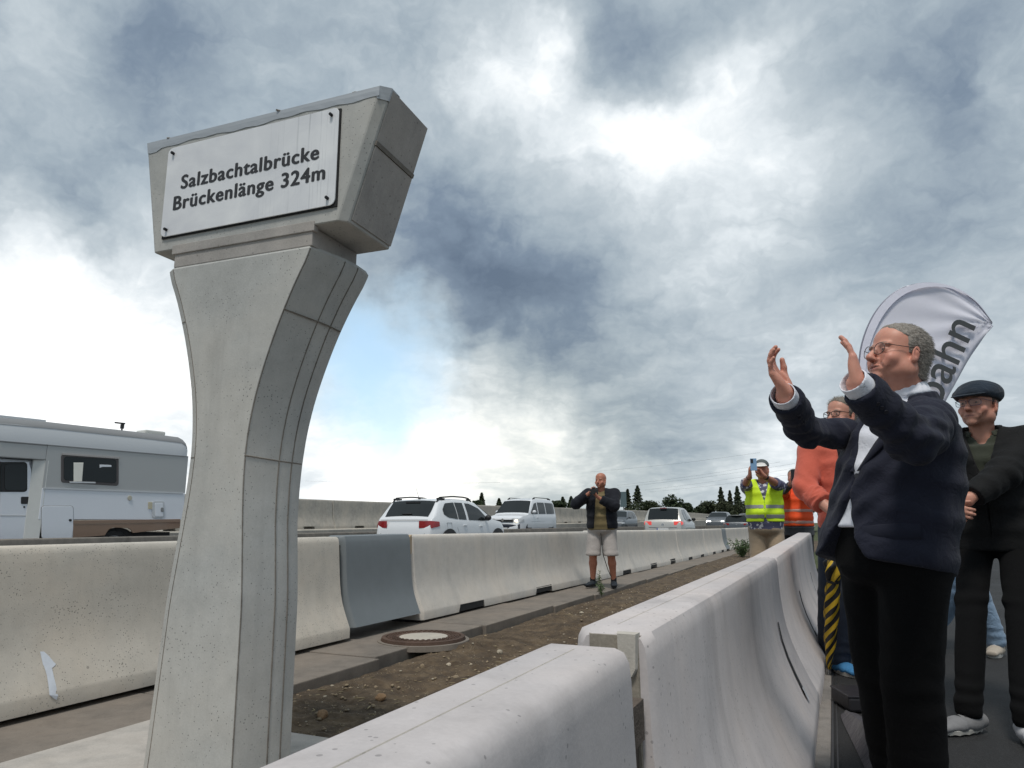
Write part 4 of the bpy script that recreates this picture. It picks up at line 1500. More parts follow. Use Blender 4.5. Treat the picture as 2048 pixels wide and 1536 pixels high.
for nm, a, b in (('belt_trim', (86, 977.5), (366, 984)), ('seam_trim', (0, 882), (376, 911))):
    q0_, q1_ = CL(*a), CL(*b)
    zz_ = zbelt if nm == 'belt_trim' else zline
    mb = MB(); mb.box((-CW - .006, (q0_[0] + q1_[0]) / 2, zz_), (.02, abs(q0_[0] - q1_[0]), .03 if nm == 'belt_trim' else .018)); mb.build(nm, M_cgrey if nm == 'belt_trim' else M_croof, camper)
flank_poly(rrect(304, 1002, 328, 1036, 4), M_cgrey, 'service_door', .02)
flank_poly(rrect(309, 1006, 325, 1033, 2), M_cwht, 'service_door_panel', .028)
flank_poly(rrect(320, 1015, 326, 1024, 2), M_croof, 'service_lock', .034)
flank_poly(rrect(296, 1004, 304, 1018, 1), plain('cream_vent', (.55, .50, .36), .5), 'vent', .015)
flank_poly([(259 + 4.5 * math.cos(a), 996 + 5 * math.sin(a)) for a in np.linspace(0, 6.0, 12)], plain('cream_cap', (.50, .47, .38), .5), 'filler_cap', .02)
# cab door: window, handle, seams
dr = flank_poly([(0, 924), (57, 924), (62, 940), (63, 985), (58, 1035), (49, 1078), (0, 1080)], M_cwht, 'cab_door', .016, x=-cabw)
flank_poly(rrect(-60, 924, 54, 984, 7), M_trim, 'window_seal', .020, dr, x=-cabw)
flank_poly(rrect(8, 928, 52, 981, 7), M_glass, 'side_window', .028, dr, x=-cabw)
flank_poly([(0, 932), (3, 929), (3, 982), (0, 982)], M_glass, 'quarter_window', .028, dr, x=-cabw)
flank_poly(rrect(41, 993.5, 57, 1008, 2), M_trim, 'door_handle', .026, dr, x=-cabw)
flank_poly([(46, 1012), (49.5, 1012), (49.5, 1016), (46, 1016)], M_trim, 'key_hole', .024, dr, x=-cabw)
flank_poly([(0, 1029), (56, 1030), (56, 1033), (0, 1033)], M_cgrey, 'door_crease', .02, dr, x=-cabw)
mb = MB(); mb.box((0, yr + 3.2, .45), (CW * 1.7, 6.0, .3)); mb.build('chassis', M_black, camper)
yw = CL(232, 1066)[0]
for sgn in (-1, 1):
    for y in (yw, yf - .55):
        wheel(camper, sgn * (CW - .16), y, .33, sgn, plain('steel_rim', (.32, .33, .34), .5, .4) if sgn < 0 else None)
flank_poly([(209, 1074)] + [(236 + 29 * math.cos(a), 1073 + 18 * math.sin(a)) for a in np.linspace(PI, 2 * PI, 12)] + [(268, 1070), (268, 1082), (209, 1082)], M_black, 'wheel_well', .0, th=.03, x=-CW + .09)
# roof furniture
ya = CL(259, 850)[0]
mb = MB(); mb.tube([(-CW + .3, ya, zroof), (-CW + .3, ya, zroof + .20)], .02, 6); mb.box((-CW + .3, ya + .06, zroof + .21), (.05, .22, .03)); mb.box((-CW + .3, ya, zroof + .14), (.06, .06, .10)); mb.build('roof_aerial', M_trim, camper)
yv = CL(322, 864)[0]
mb = MB(); mb.box((-CW + .42, yv, zroof + .07), (.4, .5, .10)); mb.build('roof_vent', plain('cream_roof_vent', (.6, .6, .56), .5), camper, bevel=.03)
mb = MB(); mb.box((-CW + .5, yc + .8, zroof + .06), (.6, 1.6, .05)); mb.build('solar_panel', M_cgrey, camper, bevel=.01)

# ================================================================== PEOPLE: implicit-surface modelling
class Field:
    def __init__(s, lo, hi, h):
        s.lo = np.array(lo, float); s.h = h
        s.n = np.maximum(4, np.ceil((np.array(hi, float) - s.lo) / h).astype(int) + 1)
        s.D = np.full(s.n, .5, np.float32)
        s.ax = [(s.lo[i] + h * np.arange(s.n[i])).astype(np.float32) for i in range(3)]

    def sub(s, lo, hi):
        a = np.clip(np.floor((np.asarray(lo) - s.lo) / s.h).astype(int), 0, s.n)
        b = np.clip(np.ceil((np.asarray(hi) - s.lo) / s.h).astype(int) + 1, 0, s.n)
        if np.any(b - a < 1): return None, None
        sl = tuple(slice(a[i], b[i]) for i in range(3))
        return sl, (s.ax[0][sl[0]][:, None, None], s.ax[1][sl[1]][None, :, None], s.ax[2][sl[2]][None, None, :])

    def comb(s, sl, d, k, mode):
        A = s.D[sl]
        if mode == 'add':
            if k > 0:
                hh = np.clip(.5 + .5 * (A - d) / k, 0, 1)
                s.D[sl] = A + (d - A) * hh - k * hh * (1 - hh)
            else:
                s.D[sl] = np.minimum(A, d)
        else:
            nd = -d
            if k > 0:
                hh = np.clip(.5 + .5 * (nd - A) / k, 0, 1)
                s.D[sl] = A + (nd - A) * hh + k * hh * (1 - hh)
            else:
                s.D[sl] = np.maximum(A, nd)

    def cone(s, a, b, ra, rb, k=.02, mode='add'):
        a, b = np.asarray(a, float), np.asarray(b, float)
        m = max(ra, rb) + k + 2 * s.h
        sl, g = s.sub(np.minimum(a, b) - m, np.maximum(a, b) + m)
        if sl is None: return s
        ab = b - a; L2 = max(1e-9, ab @ ab)
        px, py, pz = g[0] - a[0], g[1] - a[1], g[2] - a[2]
        t = np.clip((px * ab[0] + py * ab[1] + pz * ab[2]) / L2, 0, 1)
        d = np.sqrt((px - t * ab[0]) ** 2 + (py - t * ab[1]) ** 2 + (pz - t * ab[2]) ** 2) - (ra + (rb - ra) * t)
        s.comb(sl, d, k, mode)
        return s

    def ell(s, c, r, Rm=None, k=.02, mode='add'):
        c = np.asarray(c, float); r = np.asarray(r, float)
        m = r.max() + k + 2 * s.h
        sl, g = s.sub(c - m, c + m)
        if sl is None: return s
        p = (g[0] - c[0], g[1] - c[1], g[2] - c[2])
        if Rm is None: Rm = np.eye(3)
        q = [(p[0] * Rm[0, i] + p[1] * Rm[1, i] + p[2] * Rm[2, i]) for i in range(3)]
        k0 = np.sqrt((q[0] / r[0]) ** 2 + (q[1] / r[1]) ** 2 + (q[2] / r[2]) ** 2) + 1e-6
        k1 = np.sqrt((q[0] / r[0] ** 2) ** 2 + (q[1] / r[1] ** 2) ** 2 + (q[2] / r[2] ** 2) ** 2) + 1e-6
        s.comb(sl, k0 * (k0 - 1) / k1, k, mode)
        return s

    def econe(s, a, b, ra, rb, xd, k=.03, mode='add', cap=.5):
        """elliptic tapered bar: ra, rb = (half size along xd, half size across)"""
        a, b = np.asarray(a, float), np.asarray(b, float)
        m = max(*ra, *rb) + k + 2 * s.h
        sl, g = s.sub(np.minimum(a, b) - m, np.maximum(a, b) + m)
        if sl is None: return s
        ab = b - a; L = np.linalg.norm(ab); w = ab / L
        u = np.asarray(xd, float); u = u - w * (u @ w); u /= np.linalg.norm(u)
        v_ = np.cross(w, u)
        px, py, pz = g[0] - a[0], g[1] - a[1], g[2] - a[2]
        tt = px * w[0] + py * w[1] + pz * w[2]
        t = np.clip(tt / L, 0, 1)
        over = (tt - t * L)
        rx = ra[0] + (rb[0] - ra[0]) * t; ry = ra[1] + (rb[1] - ra[1]) * t
        pu = px * u[0] + py * u[1] + pz * u[2]; pv = px * v_[0] + py * v_[1] + pz * v_[2]
        mn = np.minimum(rx, ry)
        q = np.sqrt((pu / rx) ** 2 + (pv / ry) ** 2 + (over / (mn * cap)) ** 2) + 1e-6
        g2 = np.sqrt((pu / rx ** 2) ** 2 + (pv / ry ** 2) ** 2 + (over / (mn * cap) ** 2) ** 2) + 1e-6
        s.comb(sl, np.where(q > .3, q * (q - 1) / g2, -mn * .6), k, mode)
        return s

    def fn(s, f, k=0.0, mode='add', lo=None, hi=None):
        sl, g = s.sub(s.lo if lo is None else lo, s.lo + s.n * s.h if hi is None else hi)
        if sl is None: return s
        d = np.broadcast_to(f(*g), s.D[sl].shape)
        s.comb(sl, d, k, mode)
        return s

    def cut(s, p, n, k=.0):
        """remove everything on the n side of the plane through p"""
        p, n = np.asarray(p, float), nrm(n)
        return s.fn(lambda x, y, z: -((x - p[0]) * n[0] + (y - p[1]) * n[1] + (z - p[2]) * n[2]), k, 'sub')

    def mesh(s, smooth=1):
        D = s.D
        S = D < 0
        nx, ny, nz = D.shape
        cnt = np.zeros((nx - 1, ny - 1, nz - 1), np.int8)
        offs = [(i, j, k) for i in (0, 1) for j in (0, 1) for k in (0, 1)]
        cs = lambda A, o: A[o[0]:nx - 1 + o[0], o[1]:ny - 1 + o[1], o[2]:nz - 1 + o[2]]
        for o in offs: cnt += cs(S, o)
        idx = np.argwhere((cnt > 0) & (cnt < 8))
        if len(idx) == 0: return np.zeros((0, 3)), np.zeros((0, 4), int)
        I, J, K = idx.T
        acc = np.zeros((len(idx), 3)); num = np.zeros(len(idx))
        vals = {o: D[I + o[0], J + o[1], K + o[2]] for o in offs}
        for o in offs:
            for a in range(3):
                if o[a] == 0:
                    o2 = list(o); o2[a] = 1; o2 = tuple(o2)
                    v0, v1 = vals[o], vals[o2]
                    m = (v0 < 0) != (v1 < 0)
                    t = np.where(m, v0 / np.where(m, v0 - v1, 1), 0)
                    p = np.array(o, float)[None, :].repeat(len(idx), 0)
                    p[:, a] += t
                    acc += p * m[:, None]; num += m
        V = s.lo + (idx + acc / num[:, None]) * s.h
        mp = np.full(cnt.shape, -1, np.int64)
        mp[I, J, K] = np.arange(len(idx))
        Q = []
        for a in range(3):
            sl0 = [slice(None)] * 3; sl1 = [slice(None)] * 3
            sl0[a] = slice(0, -1); sl1[a] = slice(1, None)
            A0, A1 = S[tuple(sl0)], S[tuple(sl1)]
            e = np.argwhere(A0 != A1)
            b, c = (a + 1) % 3, (a + 2) % 3
            ok = (e[:, b] > 0) & (e[:, c] > 0) & (e[:, b] < D.shape[b] - 1) & (e[:, c] < D.shape[c] - 1)
            e = e[ok]
            ins = A0[tuple(e.T)]
            def g(db, dc):
                q = e.copy(); q[:, b] -= db; q[:, c] -= dc
                return mp[tuple(q.T)]
            q = np.stack([g(1, 1), g(0, 1), g(0, 0), g(1, 0)], 1)
            q[~ins] = q[~ins][:, ::-1]
            Q.append(q)
        Q = np.concatenate(Q)
        Q = Q[(Q >= 0).all(1)]
        for _ in range(smooth):
            s_ = np.zeros_like(V); n_ = np.zeros(len(V))
            for i in range(4):
                a, b = Q[:, i], Q[:, (i + 1) % 4]
                for k in range(3):
                    s_[:, k] += np.bincount(a, V[b, k], len(V)) + np.bincount(b, V[a, k], len(V))
                n_ += np.bincount(a, minlength=len(V)) + np.bincount(b, minlength=len(V))
            V = V * .45 + .55 * s_ / np.maximum(n_, 1)[:, None]
        return V, Q


def vnormals(V, Q):
    n = np.cross(V[Q[:, 2]] - V[Q[:, 0]], V[Q[:, 3]] - V[Q[:, 1]])
    N = np.zeros_like(V)
    for i in range(4):
        for k in range(3):
            N[:, k] += np.bincount(Q[:, i], n[:, k], len(V))
    return N / np.maximum(np.linalg.norm(N, axis=1, keepdims=True), 1e-9)


def wrinkle(V, Q, amp=.004, sc=9.0, axis=(0, 0, 1), stretch=2.2, extra=()):
    """folds: noise stretched across `axis`"""
    N = vnormals(V, Q)
    ax = nrm(axis)
    along = V @ ax
    P = V + np.outer(along * (stretch - 1), ax)
    wp = np.stack([vnoise(P, sc * .4), vnoise(P + 31, sc * .4), vnoise(P + 57, sc * .4)], 1) * .06
    d = 1 - 2 * np.abs(vnoise(P + wp, sc)) + .5 * vnoise(P + wp, sc * 2.1)
    amp_ = np.full(len(V), amp)
    for (c, r, a, dr, fr) in extra:      # local creases: centre, radius, amplitude, direction, frequency
        w_ = np.exp(-((V - np.asarray(c)) ** 2).sum(1) / r ** 2)
        ph = (V @ nrm(dr)) * fr + 1.2 * vnoise(V, 9)
        d = d + w_ * (a / amp) * np.sin(ph)
    return V + N * (d * amp_)[:, None]


def sdf_obj(name, F, mat, parent=None, smooth=1, wr=None, world=True):
    V, Q = F.mesh(smooth)
    if len(V) == 0: return None
    if wr: V = wrinkle(V, Q, **wr)
    if parent is not None:
        V = V - np.array(parent_world(parent))
    me = np_mesh(name, V, Q)
    return mesh_obj(name, me, mat, parent, True)


def parent_world(p):
    o = np.zeros(3)
    while p is not None:
        o = o + np.array(p.location)
        p = p.parent
    return o


def mb_to(mb, name, mat, parent, **kw):
    o = parent_world(parent)
    mb.v = [(x - o[0], y - o[1], z - o[2]) for x, y, z in mb.v]
    return mb.build(name, mat, parent, **kw)


M_skin = vcol_material('skin', .48, sss=.08, bump=.10, bscale=260, spec=.4)


class Head:
    """frame of a head: o centre between the ears at eye height, axes right / face / up"""

    def __init__(s, o, face, up=(0, 0, 1), sc=1.0):
        s.o = np.asarray(o, float); s.sc = sc
        y = nrm(face); x = nrm(np.cross(y, up)); z = np.cross(x, y)
        s.R = np.stack([x, y, z], 1)

    def w(s, p): return s.o + s.R @ (np.asarray(p, float) * s.sc)

    def d(s, p): return s.R @ np.asarray(p, float)

    def loc(s, P): return (np.asarray(P) - s.o) @ s.R / s.sc


def add_head(F, H, smile=1.0, ears=True, jaw=1.0, fat=1.0, neck_to=None, neck_r=.060, nose=1.0):
    E = lambda c, r, k=.015, mode='add', Rl=None: F.ell(H.w(c), np.array(r) * H.sc, H.R if Rl is None else H.R @ Rl, k * H.sc, mode)
    Cn = lambda a, b, ra, rb, k=.012, mode='add': F.cone(H.w(a), H.w(b), ra * H.sc, rb * H.sc, k * H.sc, mode)
    rot = lambda ax, a: np.array(Matrix.Rotation(R(a), 3, ax))
    E((0, -.018, .035), (.077, .098, .086), .0)
    E((0, .030, .045), (.066, .058, .060), .03)
    E((0, .030, -.030), (.063 * fat, .062, .075), .03)
    E((0, .030, -.078), (.052 * fat * jaw, .050, .034), .025)
    E((0, .080, -.103), (.024 * jaw, .018, .018), .02)
    for s_ in (-1, 1):
        E((s_ * .060 * fat, .0, -.062), (.016, .028, .03), .025)                  # jaw angle
        E((s_ * .030, .083, .016), (.026, .012, .009), .014)                     # brow
        E((s_ * .033, .104, -.006), (.020, .018, .013), .014, 'sub')             # eye socket
        E((s_ * .043 * fat, .066, -.038), (.024, .024, .020 + .004 * smile), .018)     # cheek
        E((s_ * .036, .078, -.062), (.015, .015, .018), .016)                    # smile muscle
        # lids with a slit
        E((s_ * .032, .076, -.006), (.0175, .0165, .0135), .006)
        E((s_ * .032, .0945, -.0055), (.0120, .006, (.0019 if smile else .0028)), .003, 'sub')
    # nose
    Cn((0, .088, .008), (0, .116 * nose, -.036), .0085, .0125, .010)
    E((0, .112 * nose, -.040), (.0145, .013, .011), .008)
    for s_ in (-1, 1):
        E((s_ * .0135, .100, -.043), (.0085, .012, .0085), .006)
        E((s_ * .008, .107, -.0505), (.0042, .006, .0035), .003, 'sub')
    # mouth
    E((0, .080, -.072), (.034, .018, .022), .014)
    E((0, .0945, -.0665), (.022 + .006 * smile, .0085, .0055), .006)
    E((0, .0920, -.0775), (.020 + .004 * smile, .0085, .0065), .006)
    E((0, .103, -.0722), (.024 + .003 * smile, .014, .0014 + .0006 * smile), .003, 'sub')
    for s_ in (-1, 1):
        Cn((s_ * .018, .1025, -.042), (s_ * .036, .0885, -.071), .0012, .0012, .012, 'sub')   # nasolabial fold
        if smile: Cn((s_ * .047, .077, -.056), (s_ * .047, .070, -.084), .0010, .0010, .009, 'sub')
        Cn((s_ * .018, .0945, -.019), (s_ * .046, .083, -.023), .0016, .0016, .005, 'sub')      # bag under the eye
        if ears:
            Rl = rot('X', 10) @ rot('Z', s_ * -22)
            E((s_ * .080, -.010, -.012), (.009, .020, .032), .008, 'add', Rl)
            E((s_ * .0885, -.006, -.006), (.006, .0115, .020), .005, 'sub', Rl)
            E((s_ * .0835, -.012, -.008), (.0035, .008, .012), .003, 'add', Rl)
            E((s_ * .081, -.002, -.036), (.007, .009, .009), .008)
    # neck
    nt = np.asarray(neck_to, float) if neck_to is not None else H.w((0, -.05, -.2))
    F.cone(H.w((0, -.022, -.06)), nt, neck_r * H.sc, neck_r * 1.08, .03)
    F.cone(H.w((0, .008, -.088)), nt + H.d((0, .012, 0)), .034 * H.sc, .046, .022)


def hand(F, wrist, dirv, palm, side, curl=(18, 16, 18, 24), thumb=(.55, .85, .25), sc=1.0, spread=4, k=.0065):
    """side +1 right hand, -1 left hand; curl = bend per joint in degrees for index..little"""
    y = nrm(dirv); n = np.asarray(palm, float); n = nrm(n - y * (n @ y)); t = np.cross(y, n) * side
    W = np.asarray(wrist, float)
    P = lambda a, b, c: W + (t * a + y * b + n * c) * sc
    base = [(.0315, .094), (.0105, .098), (-.0105, .094), (-.030, .084)]
    lens = [.074, .082, .077, .060]
    rad = [.0092, .0096, .0090, .0080]
    for (bt, by) in base:
        F.cone(P(bt * .55, .006, 0), P(bt, by, 0), .0165 * sc, .0120 * sc, .016 * sc)
    F.ell(P(.024, .036, .012), np.array((.020, .033, .015)) * sc, np.stack([t, y, n], 1), .014 * sc)
    F.ell(P(-.026, .040, .008), np.array((.015, .038, .013)) * sc, np.stack([t, y, n], 1), .014 * sc)
    F.ell(P(0, .055, .016), np.array((.016, .026, .006)) * sc, np.stack([t, y, n], 1), .012 * sc, 'sub')
    F.ell(P(0, .004, 0), np.array((.030, .028, .021)) * sc, np.stack([t, y, n], 1), .014 * sc)
    for i, (bt, by) in enumerate(base):
        sp = R(spread * (1.5 - i))
        d = y * math.cos(sp) + t * math.sin(sp)
        p = P(bt, by, 0)
        ang = 0
        for j, fr in enumerate((.46, .30, .24)):
            ang += R(curl[i] * (.8, 1.15, .9)[j])
            q = p + (d * math.cos(ang) + n * math.sin(ang)) * lens[i] * fr * sc
            F.cone(p, q, rad[i] * (1.06, .98, .9)[j] * sc, rad[i] * (.98, .90, .80)[j] * sc, k * sc * (.9 if j == 0 else .6))
            p = q
    tb = P(.026, .026, .006)
    td = nrm(t * thumb[0] + y * thumb[1] + n * thumb[2])
    a = P(.046, .050, .010)
    F.cone(P(.016, .010, .004), a, .016 * sc, .0135 * sc, .012 * sc)
    b = a + td * .034 * sc
    F.cone(a, b, .0130 * sc, .0110 * sc, .008 * sc)
    td2 = nrm(td + n * -.10 + y * .12)
    F.cone(b, b + td2 * .028 * sc, .0112 * sc, .0090 * sc, .005 * sc)


def body_colours(me, V, H, skin=(.52, .27, .19), brow=(.20, .15, .12), lip=(.42, .15, .13), stubble=0.0, hair=None, hairline=None, flush=1.0, hands=()):
    L = H.loc(V)
    n1 = vnoise(V, 28) * .5 + vnoise(V, 75) * .35
    col = np.array(skin)[None] * (1 + .10 * n1[:, None] * np.array([.6, 1, 1.1]))
    red = np.array([.56, .20, .15])

    def blend(mask, c):
        nonlocal col
        col = col * (1 - mask[:, None]) + np.asarray(c)[None] * mask[:, None]
    g = lambda c, r: np.exp(-(((L - np.array(c)) / np.array(r)) ** 2).sum(1))
    for s_ in (-1, 1):
        blend(.50 * flush * g((s_ * .046, .07, -.04), (.026, .03, .024)), red)
        blend(.45 * flush * g((s_ * .084, -.008, -.012), (.012, .03, .04)), red)
        bw = np.clip(g((s_ * .032, .094, .021), (.024, .02, .0048)) * 1.9 - .35, 0, 1) * (.5 + .5 * (vnoise(V, 190) > -.3))
        blend(bw * .85, brow)
        blend(.5 * g((s_ * .033, .09, -.012), (.019, .02, .010)), np.array(skin) * np.array([.72, .60, .60]))
    blend(.45 * flush * g((0, .112, -.040), (.017, .02, .014)), red)
    blend(np.clip(1.5 * g((0, .10, -.0665), (.026, .02, .0048)) - .25, 0, 1) * .7, lip)
    blend(np.clip(1.5 * g((0, .10, -.0775), (.023, .02, .0058)) - .25, 0, 1) * .7, lip)
    blend(np.clip(1.6 * g((0, .10, -.0722), (.030, .03, .0022)) - .2, 0, 1) * .9, (.05, .015, .012))
    for s_ in (-1, 1):
        blend(g((s_ * .032, .095, -.0055), (.0125, .02, .0036)) * .75, (.045, .03, .026))
        blend(g((s_ * .008, .108, -.0512), (.0045, .02, .0038)) * .8, (.06, .02, .015))
    if stubble:
        m = np.clip(g((0, .06, -.085), (.06, .07, .04)) * 1.6, 0, 1) * stubble * (.6 + .4 * vnoise(V, 240)) * (L[:, 2] < -.05)
        blend(np.clip(m, 0, 1), (.20, .13, .10))
    if hairline is not None:
        m = hairline(L)
        blend(np.clip(m, 0, 1) * .75, hair)
    for hp in hands:
        m = np.exp(-((V - np.asarray(hp)) ** 2).sum(1) / .012)
        blend(m * .28, (.56, .25, .19))
    a = me.color_attributes.new('Col', 'FLOAT_COLOR', 'POINT')
    a.data.foreach_set('color', np.concatenate([np.clip(col, 0, 1), np.ones((len(V), 1))], 1).astype(np.float32).ravel())


M_eye = plain('eye_white', (.62, .58, .54), .15)
M_iris = plain('iris', (.035, .028, .022), .1)
M_frame = plain('spectacle_frame', (.07, .055, .05), .3, .5)
M_lens, _t, _b = material('spectacle_lens')
_t.nt.nodes.remove(_b)
_g1 = _t.n('ShaderNodeBsdfTransparent', ins={'Color': (.93, .95, .95)})
_g2 = _t.n('ShaderNodeBsdfGlossy', ins={'Roughness': .02})
_mx = _t.n('ShaderNodeMixShader', ins={0: .035, 1: _g1.outputs[0], 2: _g2.outputs[0]})
_t.nt.links.new(_mx.outputs[0], _t.nt.nodes['Material Output'].inputs[0])


def add_eyes(root, H):
    for s_ in (-1, 1):
        mb = MB()
        c = H.w((s_ * .032, .0785, -.0055))
        mb.sphere((0, 0, 0), .0126 * H.sc, 14, 10)
        mb.v = [tuple(np.array(c) + np.array(q)) for q in mb.v]
        e = mb_to(mb, 'eye', M_eye, root, smooth=True)
        mb = MB(); mb.sphere((0, 0, 0), (.0054 * H.sc, .0030 * H.sc, .0054 * H.sc), 12, 8)
        c2 = H.w((s_ * .032, .0890, -.0050))
        mb.v = [tuple(c2 + H.R @ np.array(q)) for q in mb.v]
        mb_to(mb, 'iris', M_iris, e, smooth=True)


def add_glasses(root, H, mat, shape='round', w_=.0245, hgt=.022, lens=True, thick=.0013, y=.109):
    mb = MB()
    lens_pts = []
    for s_ in (-1, 1):
        pts = []
        for k in range(25):
            a = 2 * PI * k / 24
            if shape == 'round':
                u, v_ = math.cos(a) * w_, math.sin(a) * hgt
            else:
                u = math.copysign(abs(math.cos(a)) ** .55, math.cos(a)) * w_; v_ = math.copysign(abs(math.sin(a)) ** .6, math.sin(a)) * hgt
            pts.append(H.w((s_ * .0335 + u, y - .006 * (abs(s_ * .0335 + u) / .05) ** 2, -.007 + v_)))
        mb.tube(pts, thick * H.sc, 6, caps=False)
        lens_pts.append(pts[:-1])
        out = s_ * (.0335 + w_)
        mb.tube([H.w((out, y - .008, .006)), H.w((out + s_ * .006, y - .016, .007)), H.w((s_ * .0795, .03, .008)), H.w((s_ * .084, -.005, .010)), H.w((s_ * .085, -.022, -.004))], thick * .95 * H.sc, 6)
    mb.tube([H.w((-.0095, y, .000)), H.w((0, y + .004, .004)), H.w((.0095, y, .000))], thick * H.sc, 6)
    g = mb_to(mb, 'glasses', mat, root, smooth=True)
    if lens:
        for pts in lens_pts:
            m2 = MB(); m2.add(pts, [tuple(range(len(pts)))])
            mb_to(m2, 'lens', M_lens, g)
    return g


def hair_shell(root, H, mat, thick=.012, front=.075, low=-.06, res=.005, amp=.004, mode='short', name='hair', bald_top=False):
    lo = H.o - .17; hi = H.o + .17
    F = Field(lo, hi, res)
    F.ell(H.w((0, -.018, .035)), np.array((.077 + thick, .098 + thick, .086 + thick)) * H.sc, H.R, 0)
    F.ell(H.w((0, .030, .045)), np.array((.066 + thick, .058 + thick * .9, .060 + thick * .8)) * H.sc, H.R, .02)
    F.cone(H.w((0, -.05, -.02)), H.w((0, -.055, -.075)), (.062 + thick * .4) * H.sc, (.052 + thick * .2) * H.sc, .02)

    def keep(x, y, z):
        px, py, pz = x - H.o[0], y - H.o[1], z - H.o[2]
        lx = (px * H.R[0, 0] + py * H.R[1, 0] + pz * H.R[2, 0]) / H.sc
        ly = (px * H.R[0, 1] + py * H.R[1, 1] + pz * H.R[2, 1]) / H.sc
        lz = (px * H.R[0, 2] + py * H.R[1, 2] + pz * H.R[2, 2]) / H.sc
        # hairline: high over the forehead, down in front of the ear, round it, to the nape
        ax = np.abs(lx)
        fl = .068 - 1.3 * np.clip(ax - .035, 0, 1) * .5 + .0 * lz          # front edge (ly) on top
        top = (lz > front - .25 * np.clip(ly - .02, -.05, .2)) 
        line = np.where(lz > .055, fl + (lz - .06) * .2, np.where(lz > -.012, .026 - (lz < .02) * .006, -.022 - .25 * (-.012 - lz)))
        d1 = ly - line
        d2 = low - lz + .25 * np.clip(ly + .06, 0, .1)
        d = np.maximum(d1, d2)
        if bald_top:
            d = np.maximum(d, (lz - .055) - .02)
        return -d * H.sc * .8
    F.fn(keep, .012, 'sub')
    V, Q = F.mesh(1)
    N = vnormals(V, Q)
    L = H.loc(V)
    P = np.stack([L[:, 0] * 1.0, L[:, 1] * .45, L[:, 2] * .8], 1)
    V = V + N * (amp * (.7 * vnoise(P, 90) + .5 * vnoise(P, 190)))[:, None]
    V = V - parent_world(root)
    return mesh_obj(name, np_mesh(name, V, Q), mat, root, True), V + parent_world(root), N


def hair_mat(name, a, b_):
    m, t, b = material(name)
    pos = t.n('ShaderNodeTexCoord').outputs['Object']
    n1 = t.noise(t.scalev(pos, (60, 60, 25)), 4.0, 5, .7)
    n2 = t.noise(pos, 14, 3)
    c = t.mix(t.rng(t.math('ADD', t.math('MULTIPLY', n1, .7), t.math('MULTIPLY', n2, .3)), .35, .65), a, b_)
    t.put(b.inputs['Base Color'], c)
    b.inputs['Roughness'].default_value = .6
    b.inputs['Specular IOR Level'].default_value = .3
    bp = t.n('ShaderNodeBump', ins={'Strength': .7, 'Distance': .006, 'Height': n1})
    t.put(b.inputs['Normal'], bp.outputs[0])
    return m


def strands(root, H, V, N, mat, count, length, wd, seed=3, flow=(0, -.55, .15), name='hair_strands', zmin=-.2):
    """fine tufts standing on the hair shell (uncountable)"""
    r_ = np.random.default_rng(seed)
    L = H.loc(V)
    ok = np.where((N @ H.R[:, 2] > -.9) & (L[:, 2] > zmin) & (np.linalg.norm(L - np.array([0, -.018, .03]), axis=1) > .078))[0]
    pick = r_.choice(ok, count)
    p = V[pick]; n = N[pick]
    fl = H.R @ np.array(flow)
    dr = n * .28 + fl[None] + r_.normal(0, .22, (count, 3))
    dr /= np.linalg.norm(dr, axis=1, keepdims=True)
    ln = length * r_.uniform(.5, 1.25, count)
    sd_ = np.cross(dr, r_.normal(0, 1, (count, 3))); sd_ /= np.linalg.norm(sd_, axis=1, keepdims=True)
    a = p - n * .002 - sd_ * wd; b = p - n * .002 + sd_ * wd
    m1 = p + dr * ln[:, None] * .55 - sd_ * wd * .6 ; m2 = p + dr * ln[:, None] * .55 + sd_ * wd * .6
    tip = p + (dr * ln[:, None]) + np.array([0, 0, -1])[None] * (ln[:, None] * .18)
    VV = np.stack([a, b, m2, m1, tip], 1).reshape(-1, 3) - parent_world(root)
    k = np.arange(count) * 5
    T1 = np.concatenate([np.stack([k, k + 1, k + 2], 1), np.stack([k, k + 2, k + 3], 1), np.stack([k + 3, k + 2, k + 4], 1)])
    return tag(mesh_obj(name, np_mesh(name, VV, T1), mat, root), kind='stuff')


